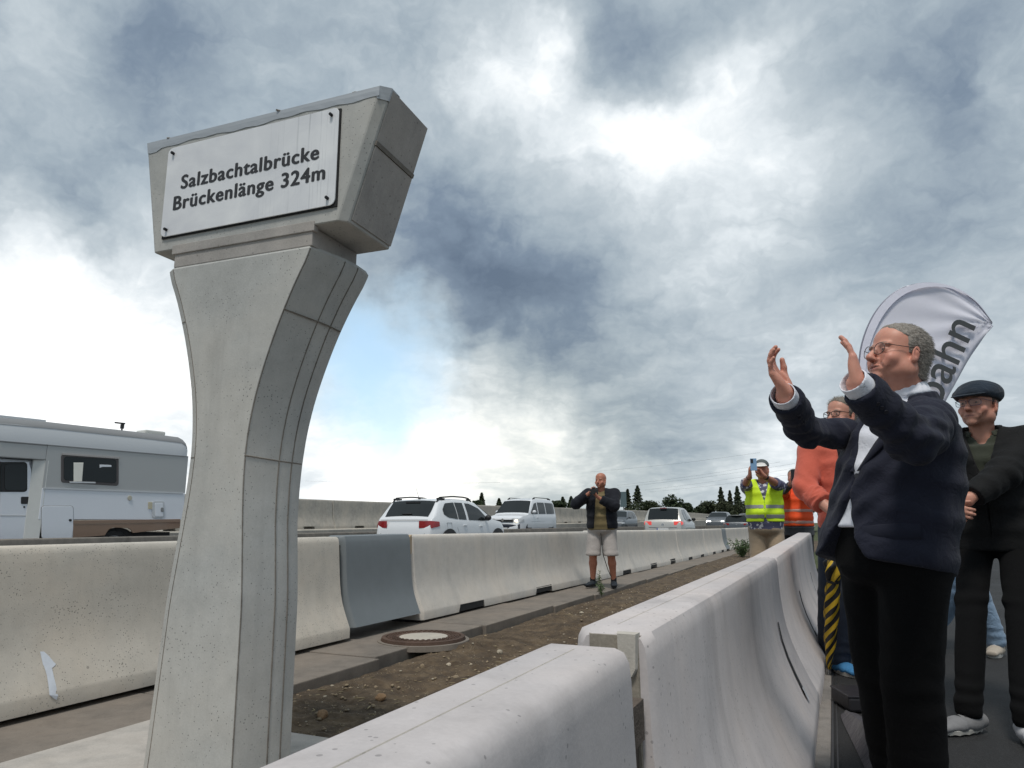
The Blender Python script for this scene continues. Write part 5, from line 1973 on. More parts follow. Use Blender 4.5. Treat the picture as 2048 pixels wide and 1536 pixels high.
def shoe(root, ankle, toe_dir, length, mat, sole_mat, z0=0.0, name='shoe', res=.006, tread=False, lace=None):
    t = np.asarray(toe_dir, float) * np.array([1, 1, 0]); t = nrm(t)
    sd_ = np.array([-t[1], t[0], 0])
    A = np.array([ankle[0], ankle[1], z0])
    heel = A - t * length * .24
    F = Field(A - .26, A + np.array([.26, .26, .20]), res)
    F.econe(heel + [0, 0, .055], A + t * length * .30 + [0, 0, .045], (.040, .036), (.046, .032), sd_, .02)
    F.econe(A + t * length * .25 + [0, 0, .045], A + t * length * .62 + [0, 0, .036], (.047, .030), (.040, .022), sd_, .03)
    F.cone(A + [0, 0, .05], A + [0, 0, .105], .048, .043, .03)
    F.cut((0, 0, z0 + .02), (0, 0, -1))
    F.cut(A + [0, 0, .115], (0, 0, 1))
    sh = sdf_obj(name, F, mat, root)
    # sole outline
    mb = MB()
    ring_ = []
    for k in range(28):
        a = 2 * PI * k / 28
        u = math.cos(a); v_ = math.sin(a)
        lx = length * .44 * u + length * .19
        wdt = (.040 + .010 * max(0, math.sin((u + .4) * 1.3))) * v_
        ring_.append(A + t * lx + sd_ * wdt)
    up_ = [np.array([q[0], q[1], z0 + .030]) for q in ring_]
    if tread:
        lo_ = [np.array([q[0], q[1], z0 + (.004 if k % 2 else .016)]) for k, q in enumerate(ring_)]
    else:
        lo_ = [np.array([q[0], q[1], z0 + .002]) for q in ring_]
    c = sum(ring_) / len(ring_)
    mb.loft([[tuple(c + (q - c) * .96) for q in lo_], [tuple(q) for q in up_]])
    mb_to(mb, 'sole', sole_mat, sh, bevel=.003, seg=1)
    if lace:
        for i in range(5):
            q = A + t * (length * (.16 + .07 * i)) + np.array([0, 0, .092 - .009 * i])
            m2 = MB(); m2.tube([q - sd_ * .026 - [0, 0, .008], q + [0, 0, .004], q + sd_ * .026 - [0, 0, .008]], .0035, 5)
            mb_to(m2, 'lace', lace, sh)
    return sh


def trousers(root, pel, hips, knees, ankles, mat, lat, r=(.165, .13), leg=(.095, .07, .062), res=.009, top=.06, name='trousers', wr=.004, end=None, k=.03):
    P = np.concatenate([hips, knees, ankles])
    F = Field(np.minimum(P.min(0), pel) - .2, np.maximum(P.max(0), pel) + np.array([.2, .2, .2]), res)
    F.econe(np.asarray(pel) + [0, 0, -.085], np.asarray(pel) + [0, 0, top], (r[0], r[1]), (r[0] * .94, r[1] * .95), lat, .0)
    for h_, kn, an in zip(hips, knees, ankles):
        F.cone(h_, kn, leg[0], leg[1], k)
        F.cone(kn, an, leg[1], leg[2], .02)
    if end is not None:
        F.fn(lambda x, y, z: (z - end) + 0 * x + 0 * y, .0, 'sub')
    F.fn(lambda x, y, z: (np.asarray(pel)[2] + top + .02 - z) + 0 * x + 0 * y, .0, 'sub')
    ex = [(kn, .10, .005, (0, 0, 1), 75) for kn in knees] + [(an + np.array([0, 0, .06]), .09, .006, (0, 0, 1), 95) for an in ankles]
    return sdf_obj(name, F, mat, root, wr=dict(amp=wr, sc=8, axis=(0, 0, 1), stretch=.55, extra=ex))

# ------------------------------------------------------------------ the man in the dark suit, clapping
def lat_f(face):
    y = nrm(np.array([face[0], face[1], 0.0])); return np.cross(y, (0, 0, 1.0)), y       # (person's right, forward)


M_suit = fabric('navy_suit_wool', (.0120, .0138, .0265), .85, fold=.55, sheen=.05)
M_lapel = fabric('lapel_wool', (.0105, .0122, .0235), .85, fold=.15, sheen=.05)
M_troub = fabric('black_trouser_wool', (.0012, .0012, .0015), .95, fold=.25, sheen=.0)
M_shirt = fabric('white_shirt_cotton', (.74, .76, .84), .8, var=.04, fold=.35, sheen=.1)
M_btn = plain('dark_button', (.022, .022, .03), .4)
M_blk_leather = plain('black_leather', (.010, .010, .010), .4)


def cam_dir(r_, f_, u_):
    """direction from camera-right / away / up components"""
    return nrm(RIGHT * r_ + _fh * f_ + _z * u_)


man = empty('person', (0, 0, 0), 0, 'man in a dark navy suit and white shirt clapping his raised hands', 'person', 'people on the bridge')
pel = at_d(1778, 1068, 2.58)
man.location = (pel[0], pel[1], 0)
tors_f = cam_dir(-.965, -.26, 0)
latr, fwd_ = lat_f(tors_f)           # latr = his right
up_ = np.array([0, 0, 1.0])
shL, shR = at_d(1862, 832, 2.41), at_d(1770, 872, 2.80)
chest = (shL + shR) / 2
elR, wrR = at_d(1612, 862, 2.62), at_d(1573, 800, 2.45)
elL, wrL = at_d(1828, 884, 2.20), at_d(1724, 780, 2.12)
hd = Head(at_d(1797, 711, 2.58), cam_dir(-.96, -.17, .20), (0, 0, 1), .965)
neckb = at_d(1812, 793, 2.60)
# torso axis
SP = lambda z: pel * (1 - (z - pel[2]) / (chest[2] - pel[2])) + chest * ((z - pel[2]) / (chest[2] - pel[2]))


PROFM = [(.80, .238, .236), (.92, .230, .208), (1.05, .226, .198), (1.17, .222, .192), (1.28, .214, .165), (1.36, .200, .132), (1.46, .150, .10)]


def torso(F, infl=0.0, low=None, shoulders=True, k=.03):
    prof = PROFM
    for (z0, a0, b0), (z1, a1, b1) in zip(prof[:-2], prof[1:-1]):
        if low is not None and z1 <= low: continue
        F.econe(SP(z0), SP(z1), (a0 + infl, b0 + infl), (a1 + infl, b1 + infl), latr, .035, cap=.25)
    if shoulders:
        for sh_ in (shL, shR):
            F.cone(neckb + [0, 0, -.045], sh_ + [0, 0, -.018], .070 + infl, .072 + infl, .05)
    return F


# jacket
lo = np.minimum.reduce([pel, shL, shR, elL, elR, wrL, wrR]) - .26
hi = np.maximum.reduce([pel, shL, shR, elL, elR, wrL, wrR, neckb]) + .20
lo[2] = .74
F = Field(lo, hi, .0062)
torso(F)


def tl(x, y, z):
    """torso-local lateral (his left +) and forward coordinates"""
    px, py = x - (pel[0] + (z - pel[2]) / (chest[2] - pel[2]) * (chest[0] - pel[0])), y - (pel[1] + (z - pel[2]) / (chest[2] - pel[2]) * (chest[1] - pel[1]))
    return -(px * latr[0] + py * latr[1]), px * fwd_[0] + py * fwd_[1]


ZB = 1.170          # top button


def opening(x, y, z, m=0.0):
    u, f = tl(x, y, z)
    wv_ = np.where(z > ZB, .010 + .34 * np.clip(z - ZB, 0, .3), .005 + .07 * np.clip(ZB - .045 - z, 0, 1) + 1.55 * np.clip(ZB - .05 - z, 0, 1) ** 2)
    return np.maximum(np.abs(u - .006) - wv_ - m, -(f - .03))


F.fn(lambda x, y, z: opening(x, y, z), .006, 'sub')
# hem: a little lower at the back, rounded front corners
F.fn(lambda x, y, z: (z - (.845 - .040 * np.clip(-tl(x, y, z)[1], -.2, .2) / .2 + .05 * np.clip(.12 - np.abs(tl(x, y, z)[0]), 0, .12) / .12 * (tl(x, y, z)[1] > 0))), .006, 'sub')
F.fn(lambda x, y, z: 0 * x + 0 * y + (1.425 - z) + .0 * x, .03, 'sub', lo=neckb - [.12, .12, .05], hi=neckb + [.12, .12, .3]) if False else None
# neck hole
F.cone(neckb + [0, 0, -.02] + fwd_ * .02, neckb + [0, 0, .15] + fwd_ * .01, .078, .092, .012, 'sub')
FJ = F
jk_sleeves = []
V, Q = F.mesh(2)
V = wrinkle(V, Q, amp=.0040, sc=6.5, axis=(0, 0, 1), stretch=.6, extra=[(SP(1.16) + fwd_ * .18, .17, .006, nrm(up_ * .7 + latr * .7), 85), (SP(1.0) - fwd_ * .12, .25, .0008, (0, 0, 1), 40)])
jacket = mesh_obj('jacket', np_mesh('jacket', V - parent_world(man), Q), M_suit, man, True)
for (sh_, el_, wr_, nm) in ((shL, elL, wrL, 'L'), (shR, elR, wrR, 'R')):
    F = Field(np.minimum.reduce([sh_, el_, wr_]) - .15, np.maximum.reduce([sh_, el_, wr_]) + .15, .0050)
    fd = nrm(wr_ - el_)
    inn = nrm(chest - sh_)
    rs_ = 1.0 if nm == 'L' else .70
    F.cone(sh_ + inn * .015 + [0, 0, -.020], sh_ * .35 + el_ * .65, .083 * rs_, .073 * rs_, .03)
    F.cone(sh_ * .4 + el_ * .6, el_, .074 * rs_, .067 * rs_, .03)
    F.cone(el_, wr_ + fd * .03, .067 * (.5 + .5 * rs_), .056, .02)
    F.cut(wr_ + fd * .012, fd, .003)
    F.cone(wr_ - fd * .07, wr_ + fd * .05, .0455, .0465, .002, 'sub')
    ad = nrm(el_ - sh_)
    V, Q = F.mesh(2)
    V = wrinkle(V, Q, amp=.0040, sc=8, axis=ad, stretch=2.0, extra=[(el_, .12, .0085, nrm(ad - fd), 95), (sh_ * .7 + el_ * .3, .12, .0055, ad, 75), (el_ * .6 + wr_ * .4, .11, .0060, fd, 95)])
    sl = mesh_obj('sleeve', np_mesh('sleeve', V - parent_world(man), Q), M_suit, jacket, True)
    for i in range(4):
        mb = MB()
        c = wr_ - fd * (.028 + .020 * i)
        sdv = nrm(np.cross(fd, inn if nm == 'R' else np.array([0, 0, 1.]))) if False else None
        bd = nrm(cam_dir(.1, -.8, -.6) - fd * (cam_dir(.1, -.8, -.6) @ fd))
        q = c + bd * .0595
        mb.tube([q - bd * .002, q + bd * .003], .0065, 8)
        mb_to(mb, 'cuff_button', M_btn, sl)
# lapels and collar
for s_ in (1, -1):
    mb = MB()
    rows = []
    prof = PROFM

    def surf(u, z, off):
        a = float(np.interp(z, [q[0] for q in prof], [q[1] for q in prof])); b_ = float(np.interp(z, [q[0] for q in prof], [q[2] for q in prof]))
        f = b_ * math.sqrt(max(.02, 1 - (u / a) ** 2)) + off
        return SP(z) - latr * u + fwd_ * f
    n = 16
    for i in range(n):
        t_ = i / (n - 1)
        z = ZB + .01 + (1.405 - ZB) * t_
        u0 = .006 + s_ * (.008 + .34 * (z - ZB))
        lw = .012 + .085 * min(1, (t_ / .78)) ** 1.1 if t_ < .80 else .062 * (1 - .75 * (t_ - .80) / .2) + .012
        u1 = u0 + s_ * lw
        rows.append([surf(u0 - s_ * .002, z, -.006), surf(u0, z, .010), surf((u0 + u1) / 2, z, .013), surf(u1, z + lw * .22, .009), surf(u1, z + lw * .22, .001)])
    mb.loft(rows, closed=False, caps=False)
    mb_to(mb, 'lapel', M_lapel, jacket, smooth=True)
# stand-up back collar of the jacket
F = Field(neckb - .16, neckb + np.array([.16, .16, .14]), .005)
for k in range(15):
    a = R(-128 + 256 * k / 14)
    a2 = R(-128 + 256 * (k + 1) / 14)
    if k == 14: break
    q = lambda a_, h_: neckb + (-fwd_ * math.cos(a_) * .086 - latr * math.sin(a_) * .095) + np.array([0, 0, -.022 + .026 * math.cos(a_ * .7) - h_])
    F.cone(q(a, 0), q(a2, 0), .010, .010, .006)
    F.cone(q(a, .018), q(a2, .018), .014, .014, .012)
    F.cone(q(a, .036) * 1, q(a2, .036), .018, .018, .012)
sdf_obj('jacket_collar', F, M_lapel, jacket, 1)
# buttons on the front and pocket flaps
for z, mt in ((ZB - .008, M_btn), (ZB - .112, M_btn)):
    mb = MB(); q = SP(z) - latr * (.016 if mt is M_btn else 0) + fwd_ * (.190 if z > 1.1 else .196)
    u_off = .020 if z > 1.1 else -.040
    q = SP(z) - latr * u_off + fwd_ * float(np.interp(z, [1.05, 1.17], [.198, .192])) * .995
    mb.tube([q - fwd_ * .004, q + fwd_ * .006], .0105, 14)
    mb_to(mb, 'button', M_btn, jacket)
for (u0, u1, z0) in ((.085, .212, .985),):
    mb = MB(); rows = []
    for i in range(9):
        u = u0 + (u1 - u0) * i / 8
        a, b_ = .2290, .204
        f = b_ * math.sqrt(max(.03, 1 - min(.99, (u / a)) ** 2))
        nn = nrm(-latr * (u / a ** 2) + fwd_ * (f / b_ ** 2))
        p0_ = SP(z0) - latr * u + fwd_ * f
        dz = .012 * (u - u0) / (u1 - u0)
        rows.append([p0_ + nn * .002 + [0, 0, dz + .004], p0_ + nn * .008 + [0, 0, dz], p0_ + nn * .009 + [0, 0, dz - .048], p0_ + nn * .001 + [0, 0, dz - .052]])
    mb.loft(rows, closed=False, caps=False)
    mb_to(mb, 'pocket_flap', M_lapel, jacket, smooth=True)
# shirt: body, collar wings, cuffs
F = Field(lo, hi, .008)
torso(F, -.014, .85)
F.fn(lambda x, y, z: 0 * x + 0 * y + (z - .985), .0, 'sub')
F.cone(neckb + [0, 0, -.05], neckb + [0, 0, .018], .072, .070, .02)
F.cone(neckb + [0, 0, .0] + fwd_ * .02, neckb + [0, 0, .12] + fwd_ * .02, .062, .066, .004, 'sub')
shirt = sdf_obj('shirt', F, M_shirt, man, 2, wr=dict(amp=.003, sc=9, stretch=.6))
F = Field(neckb - .17, neckb + np.array([.17, .17, .15]), .0036)
for k in range(16):
    a, a2 = R(-150 + 300 * k / 16), R(-150 + 300 * (k + 1) / 16)
    q = lambda a_, h_, rr: neckb + (-fwd_ * math.cos(a_) * (rr - .004) - latr * math.sin(a_) * rr) + fwd_ * .012 + np.array([0, 0, .046 - .026 * (1 - math.cos(a_)) / 2 - h_])
    F.cone(q(a, 0, .076), q(a2, 0, .076), .006, .006, .004)
    F.cone(q(a, .016, .079), q(a2, .016, .079), .0068, .0068, .012)
    F.cone(q(a, .030, .084), q(a2, .030, .084), .0068, .0068, .012)
for s_ in (1, -1):
    a = R(150) * s_
    t0 = neckb + (-fwd_ * math.cos(a) * .072 - latr * math.sin(a) * .075) + fwd_ * .012
    t1 = neckb + fwd_ * .098 - latr * s_ * .062 + np.array([0, 0, -.075])
    t2 = neckb + (-fwd_ * math.cos(a * .72) * .076 - latr * math.sin(a * .72) * .082) + fwd_ * .012 + np.array([0, 0, -.03])
    for w_ in (0, .33, .66, 1):
        F.cone(t0 * (1 - w_) + t2 * w_ + [0, 0, .005], t1, .007, .0055, .008)
sdf_obj('shirt_collar', F, M_shirt, shirt, 2)
for (el_, wr_) in ((elL, wrL), (elR, wrR)):
    fd = nrm(wr_ - el_)
    F = Field(wr_ - .13, wr_ + .13, .003)
    F.cone(wr_ - fd * .05, wr_ + fd * .07, .0455, .0425, 0)
    F.cut(wr_ + fd * .050, fd, .002); F.cut(wr_ - fd * .04, -fd)
    F.cone(wr_ - fd * .06, wr_ + fd * .06, .041, .038, .002, 'sub')
    sdf_obj('cuff', F, M_shirt, shirt, 2)
# trousers, belt, shoes
hips = np.array([pel + latr * s_ * .100 + [0, 0, -.09] for s_ in (-1, 1)])
feet = []
for s_ in (-1, 1):
    q = at_d(1834 if s_ < 0 else 1800, 1536, 2.46 if s_ < 0 else 2.58)
    feet.append(np.array([q[0], q[1], .09]))
kn = [hips[i] * .5 + feet[i] * .5 + fwd_ * .02 for i in (0, 1)]
trousers(man, pel + [0, 0, -.02], list(hips), kn, feet, M_troub, latr, r=(.200, .178), leg=(.116, .094, .090), top=.10, res=.010)
for i in (0, 1):
    shoe(man, feet[i] - np.array([0, 0, .0]), fwd_ + latr * (.2 if i else -.2), .29, M_blk_leather, M_black)
# body (head, neck, hands, arms, trunk) in one mesh
lo = np.minimum.reduce([pel - .2, wrL, wrR, elL, elR]) - .10
hi = np.maximum.reduce([hd.o, wrL, wrR, shL, shR]) + .24
lo[2] = .90
F = Field(np.minimum(lo, elR - .12), hi, .0036)
torso(F, -.06, 1.06)
for (sh_, el_, wr_) in ((shL, elL, wrL), (shR, elR, wrR)):
    F.cone(sh_, el_, .045, .038, .02); F.cone(el_, wr_, .038, .030, .01); F.cone(wr_, wr_ + nrm(wr_ - el_) * .03, .030, .028, .015)
add_head(F, hd, 1.0, neck_to=neckb + [0, 0, -.03], neck_r=.057, fat=1.05, nose=1.02)
hrd = cam_dir(-.50, -.05, .87)
hand(F, at_d(1574, 786, 2.43), hrd, cam_dir(.80, -.58, .15), 1, curl=(26, 24, 22, 22), thumb=(.10, .85, .42), sc=.98, spread=2.5)
hld = cam_dir(-.06, .12, .99)
hand(F, wrL + nrm(wrL - elL) * .032 + RIGHT * .010, hld, cam_dir(-.86, .50, -.1), -1, curl=(12, 11, 10, 9), thumb=(.10, .98, -.05), sc=.90, spread=2)
V, Q = F.mesh(1)
me = np_mesh('body', V - parent_world(man), Q)
body = mesh_obj('body', me, M_skin, man, True)
G_L0 = lambda L: 0 * L[:, 0]
body_colours(me, V, hd, skin=(.64, .31, .225), brow=(.24, .18, .14), flush=1.15, hands=[wrR + hrd * .1, wrL + hld * .1])
add_eyes(man, hd)
add_glasses(man, hd, M_frame, 'round', .0240, .0225, thick=.0014)
M_hair = hair_mat('grey_hair', (.13, .108, .09), (.42, .38, .335))
ho, hv, hn = hair_shell(man, hd, M_hair, thick=.0065, front=.070, low=-.085, res=.0038, amp=.0026)
M_strand = plain('grey_strand', (.34, .315, .28), .5, var=.5, scale=160)
strands(ho, hd, hv, hn, M_strand, 7500, .013, .0006, flow=(0, -1.0, -.2))

# ------------------------------------------------------------------ the other people
def limb_ik(a, c, l1, l2, pole):
    a, c = np.asarray(a, float), np.asarray(c, float)
    d = np.linalg.norm(c - a)
    d = min(d, (l1 + l2) * .995)
    u = nrm(c - a); c = a + u * d
    x = (l1 ** 2 - l2 ** 2 + d ** 2) / (2 * d)
    h_ = math.sqrt(max(0, l1 ** 2 - x ** 2))
    p_ = np.asarray(pole, float); p_ = nrm(p_ - u * (p_ @ u))
    return a + u * x + p_ * h_, c


class Figure:
    def __init__(s, ground, Hh, facing, look=None, girth=1.0, belly=1.0, stance=.11, feet=None, up_look=0.0, head_sc=1.0, lean=0.0):
        s.g = np.array([ground[0], ground[1], ground[2] if len(ground) > 2 else 0.0]); s.H = Hh; s.girth = girth; s.belly = belly
        s.lat, s.f = lat_f(facing)
        k = Hh
        P = lambda r_, f_, z: s.g + s.lat * r_ + s.f * f_ + np.array([0, 0, z])
        s.P = P
        s.pel = P(0, 0, .545 * k)
        s.neck = P(0, .0 + lean, .842 * k)
        s.sh = {1: P(.112 * k * (.85 + .15 * girth), lean * .9, .805 * k), -1: P(-.112 * k * (.85 + .15 * girth), lean * .9, .805 * k)}
        s.hip = {1: P(.055 * k, 0, .505 * k), -1: P(-.055 * k, 0, .505 * k)}
        fk = feet or {1: (stance, .0), -1: (-stance, .0)}
        s.ank = {q: P(fk[q][0], fk[q][1], .050 * k) for q in (1, -1)}
        s.kn = {q: limb_ik(s.hip[q], s.ank[q], .236 * k, .236 * k, s.f + s.lat * .1 * q)[0] for q in (1, -1)}
        s.face = nrm(np.asarray(look if look is not None else facing, float) + np.array([0, 0, up_look]))
        s.head = Head(P(0, .030 + lean, .928 * k), s.face, (0, 0, 1), head_sc * k / 1.78)
        s.el, s.wr, s.hd = {}, {}, {}

    def arm(s, q, wrist, pole=None, fing=None, palm=None, curl=(40, 42, 44, 46), thumb=(.4, .8, .3)):
        w_ = np.asarray(wrist, float)
        pole = s.f * -.4 + s.lat * q * .5 + np.array([0, 0, -1.]) if pole is None else pole
        s.el[q], s.wr[q] = limb_ik(s.sh[q], w_, .172 * s.H, .150 * s.H, pole)
        s.hd[q] = (fing if fing is not None else nrm(s.wr[q] - s.el[q]), palm if palm is not None else -s.lat * q, curl, thumb)

    def hang(s, q):
        s.arm(q, s.sh[q] + s.lat * q * .07 + s.f * .05 + np.array([0, 0, -.315 * s.H]), -s.f)

    def torso(s, F, infl=0.0, low=.50, k=.035):
        H_, gi, be = s.H, s.girth, s.belly
        pr = [(.47, .098 * gi, .072 * gi * be), (.54, .096 * gi, .076 * gi * be), (.61, .094 * gi, .080 * gi * be), (.68, .096 * gi, .074 * gi), (.75, .098 * gi, .066 * gi), (.79, .090 * gi, .056 * gi)]
        for (a, wa, da), (b, wb, db) in zip(pr[:-1], pr[1:]):
            if b <= low: continue
            t_ = lambda z: (z - .545) / (.842 - .545)
            A = s.pel * (1 - t_(a)) + s.neck * t_(a); B = s.pel * (1 - t_(b)) + s.neck * t_(b)
            F.econe(A, B, (wa * H_ + infl, da * H_ + infl), (wb * H_ + infl, db * H_ + infl), s.lat, k, cap=.25)
        for q in (1, -1):
            F.cone(s.neck + [0, 0, -.025 * H_], s.sh[q] + [0, 0, -.010 * H_], .036 * H_ + infl, .036 * H_ + infl, .05)

    def bounds(s, pad=.2):
        A = np.array([s.pel, s.neck, s.head.o, *s.sh.values(), *s.hip.values(), *s.ank.values(), *s.kn.values(), *s.el.values(), *s.wr.values()])
        return A.min(0) - pad, A.max(0) + pad

    def tl(s, x, y, z):
        t_ = (z - s.pel[2]) / (s.neck[2] - s.pel[2])
        px, py = x - (s.pel[0] + t_ * (s.neck[0] - s.pel[0])), y - (s.pel[1] + t_ * (s.neck[1] - s.pel[1]))
        return -(px * s.lat[0] + py * s.lat[1]), px * s.f[0] + py * s.f[1]

    def body(s, root, res, legs=False, hands=(1, -1), smile=0.0, colours=None, fat=1.0, arm_r=1.0, ears=True):
        lo, hi = s.bounds(.22)
        if not legs: lo[2] = s.g[2] + .50 * s.H
        lo[2] = max(lo[2], s.g[2] + .02)
        F = Field(lo, hi, res)
        s.torso(F, -.030, .55)
        for q in (1, -1):
            F.cone(s.sh[q], s.el[q], .030 * s.H * arm_r, .024 * s.H * arm_r, .02)
            F.cone(s.el[q], s.el[q] * .7 + s.wr[q] * .3, .025 * s.H * arm_r, .0255 * s.H * arm_r, .01)
            F.cone(s.el[q] * .7 + s.wr[q] * .3, s.wr[q], .0255 * s.H * arm_r, .0165 * s.H * arm_r, .01)
            if q in hands:
                fd, pl_, cu, th = s.hd[q]
                hand(F, s.wr[q] + nrm(s.wr[q] - s.el[q]) * .012, fd, pl_, q, curl=cu, thumb=th, sc=s.H / 1.78 * .98, spread=3, k=.006)
            if legs:
                F.cone(s.hip[q], s.kn[q], .050 * s.H, .034 * s.H, .03)
                F.cone(s.kn[q] + [0, 0, -.0], s.kn[q] * .68 + s.ank[q] * .32 - s.f * .012, .033 * s.H, .035 * s.H, .02)
                F.cone(s.kn[q] * .68 + s.ank[q] * .32 - s.f * .012, s.ank[q], .035 * s.H, .020 * s.H, .02)
        add_head(F, s.head, smile, neck_to=s.neck + [0, 0, -.02], neck_r=.056, fat=fat, ears=ears)
        V, Q = F.mesh(1)
        me = np_mesh('body', V - parent_world(root), Q)
        o = mesh_obj('body', me, M_skin, root, True)
        body_colours(me, V, s.head, **(colours or {}))
        return o

    def top(s, root, mat, name, res, infl=.012, low=.50, sleeve=1.0, opening=None, wr=.003, arm=1.0, cuff_cut=True, neck_r=.046, roll=None, sleeves=True, hem=None, armhole=None):
        """upper garment; sleeve = share of the arm covered (1 = wrist), opening(z) = half width of the open front"""
        lo, hi = s.bounds(.22)
        lo[2] = s.g[2] + .40 * s.H
        F = Field(lo, hi, res)
        s.torso(F, infl, low - .06)
        H_ = s.H
        if sleeves:
            for q in (1, -1):
                if sleeve > .5:
                    t_ = (sleeve - .5) * 2
                    E_ = s.el[q] + (s.wr[q] - s.el[q]) * t_
                    F.cone(s.sh[q], s.el[q], (.034 * H_ + infl * .8) * arm, (.031 * H_ + infl * .6) * arm, .035)
                    F.cone(s.el[q], E_, (.031 * H_ + infl * .6) * arm, (.031 - .007 * t_) * H_ * arm + infl * .5, .02)
                    fd = nrm(s.wr[q] - s.el[q])
                else:
                    t_ = sleeve * 2
                    E_ = s.sh[q] + (s.el[q] - s.sh[q]) * t_
                    F.cone(s.sh[q], E_, (.036 * H_ + infl) * arm, (.035 * H_ + infl) * arm, .035)
                    fd = nrm(s.el[q] - s.sh[q])
                F.fn(lambda x, y, z, E_=E_, fd=fd: np.maximum(-((x - E_[0]) * fd[0] + (y - E_[1]) * fd[1] + (z - E_[2]) * fd[2]), np.sqrt((x - E_[0]) ** 2 + (y - E_[1]) ** 2 + (z - E_[2]) ** 2) - .13) if False else
                     np.maximum(-((x - E_[0]) * fd[0] + (y - E_[1]) * fd[1] + (z - E_[2]) * fd[2]), np.sqrt((x - E_[0]) ** 2 + (y - E_[1]) ** 2 + (z - E_[2]) ** 2) - .11), .003, 'sub', lo=E_ - .13, hi=E_ + .13)
        if armhole:
            for q in (1, -1):
                F.cone(s.sh[q] + s.lat * q * .02 + [0, 0, .02], s.sh[q] + s.lat * q * .06 + [0, 0, -.10], armhole, armhole, .006, 'sub')
        if opening is not None:
            def op(x, y, z):
                u, f = s.tl(x, y, z)
                return np.maximum(np.maximum(np.abs(u) - opening((z - s.g[2]) / H_), -(f - .02)), f - (.078 * H_ * s.girth * s.belly + infl + .012))
            F.fn(op, .005, 'sub')
        hz_ = s.g[2] + low * H_
        if hem is None:
            F.fn(lambda x, y, z: z - hz_ + 0 * x + 0 * y, .004, 'sub')
        else:
            F.fn(lambda x, y, z: z - hz_ - hem(*s.tl(x, y, z)), .004, 'sub')
        F.cone(s.neck + [0, 0, -.03] + s.f * .015, s.neck + [0, 0, .15] + s.f * .02, neck_r * H_ / 1.3, neck_r * H_ / 1.1, .008, 'sub')
        ex = []
        for q in (1, -1):
            if sleeves and sleeve > .5:
                ex += [(s.el[q], .10, .006, nrm(s.el[q] - s.sh[q] - nrm(s.wr[q] - s.el[q]) * .2), 80), (s.wr[q] * .5 + s.el[q] * .5, .09, .004, nrm(s.wr[q] - s.el[q]), 85)]
        return sdf_obj(name, F, mat, root, 1, wr=dict(amp=wr, sc=8, axis=(0, 0, 1), stretch=.6, extra=ex))

    def legs(s, root, mat, name='trousers', res=.009, r=(.052, .040, .032), end=None, infl=.008, wr=.0035, top=.06):
        H_ = s.H
        return trousers(root, s.pel, [s.hip[1], s.hip[-1]], [s.kn[1], s.kn[-1]], [s.ank[1] + [0, 0, .025], s.ank[-1] + [0, 0, .025]], mat, s.lat, r=((.096 * s.girth) * H_ + infl, .073 * H_ * s.girth * s.belly + infl), leg=(r[0] * H_ + infl, r[1] * H_ + infl, r[2] * H_ + infl), res=res, top=top, name=name, wr=wr, end=end)

    def shoes(s, root, mat, sole, **kw):
        for q in (1, -1):
            d = kw.get('dirs', {}).get(q, s.f + s.lat * q * .22)
            shoe(root, s.ank[q], d, .162 * s.H, mat, sole, s.g[2], res=kw.get('res', .006), tread=kw.get('tread', False), lace=kw.get('lace'))

    def collar(s, root, mat, name='collar', r0=.050, h=.030, spread=.012, gap=40, res=.005, th=.006):
        F = Field(s.neck - .18, s.neck + np.array([.18, .18, .18]), res)
        n = 14
        for k in range(n):
            a, a2 = R(-180 + gap + (360 - 2 * gap) * k / n), R(-180 + gap + (360 - 2 * gap) * (k + 1) / n)
            q = lambda a_, hh, rr: s.neck + (-s.f * math.cos(a_) * rr * .92 - s.lat * math.sin(a_) * rr) + s.f * .012 + np.array([0, 0, hh - .028 * (1 - math.cos(a_)) / 2])
            rr = r0 * s.H / 1.1
            F.cone(q(a, h, rr), q(a2, h, rr), th, th, .004)
            F.cone(q(a, h * .45, rr + spread * .4), q(a2, h * .45, rr + spread * .4), th * 1.1, th * 1.1, .014)
            F.cone(q(a, -.004, rr + spread), q(a2, -.004, rr + spread), th * 1.3, th * 1.3, .014)
        return sdf_obj(name, F, mat, root, 1)


G_P = 'people on the bridge'


def new_person(fig, label):
    return empty('person', tuple(fig.g), 0, label, 'person', G_P)


M_blackjk = fabric('black_jacket_cloth', (.0036, .0038, .0042), .8, fold=.35, sheen=.03)
M_navyjk = fabric('dark_navy_cloth', (.008, .009, .014), .85, fold=.3, sheen=.04)
M_olive = fabric('dark_olive_cotton', (.030, .034, .022), .9, fold=.3)
M_olivetee = fabric('olive_tee_cotton', (.155, .118, .055), .9, fold=.3)
M_shorts = fabric('pale_grey_cotton', (.36, .33, .31), .9, fold=.35)
M_coral = fabric('coral_cotton', (.52, .105, .065), .85, fold=.35)
M_blacktee = fabric('black_tee_cotton', (.008, .009, .012), .9, fold=.2, sheen=.05)
M_jeans = fabric('dark_blue_denim', (.016, .026, .048), .9, fold=.35)
M_ljeans = fabric('pale_blue_denim', (.20, .29, .40), .9, var=.3, fold=.6)
M_gtr = fabric('grey_trouser_cloth', (.07, .07, .075), .9, fold=.3)
M_khaki = fabric('khaki_cotton', (.33, .25, .17), .9, fold=.35)
M_sneak = plain('grey_knit_upper', (.20, .20, .205), .85, var=.2, scale=40, bump=.4)
M_sneakw = plain('white_upper', (.62, .62, .64), .7, var=.1, bump=.2)
M_sole = plain('pale_rubber_sole', (.42, .41, .38), .7)
M_bluesh = plain('blue_mesh_upper', (.045, .20, .42), .8, var=.3, scale=60, bump=.4)
M_darksh = plain('dark_blue_upper', (.012, .018, .026), .75, var=.4, scale=30, bump=.3)
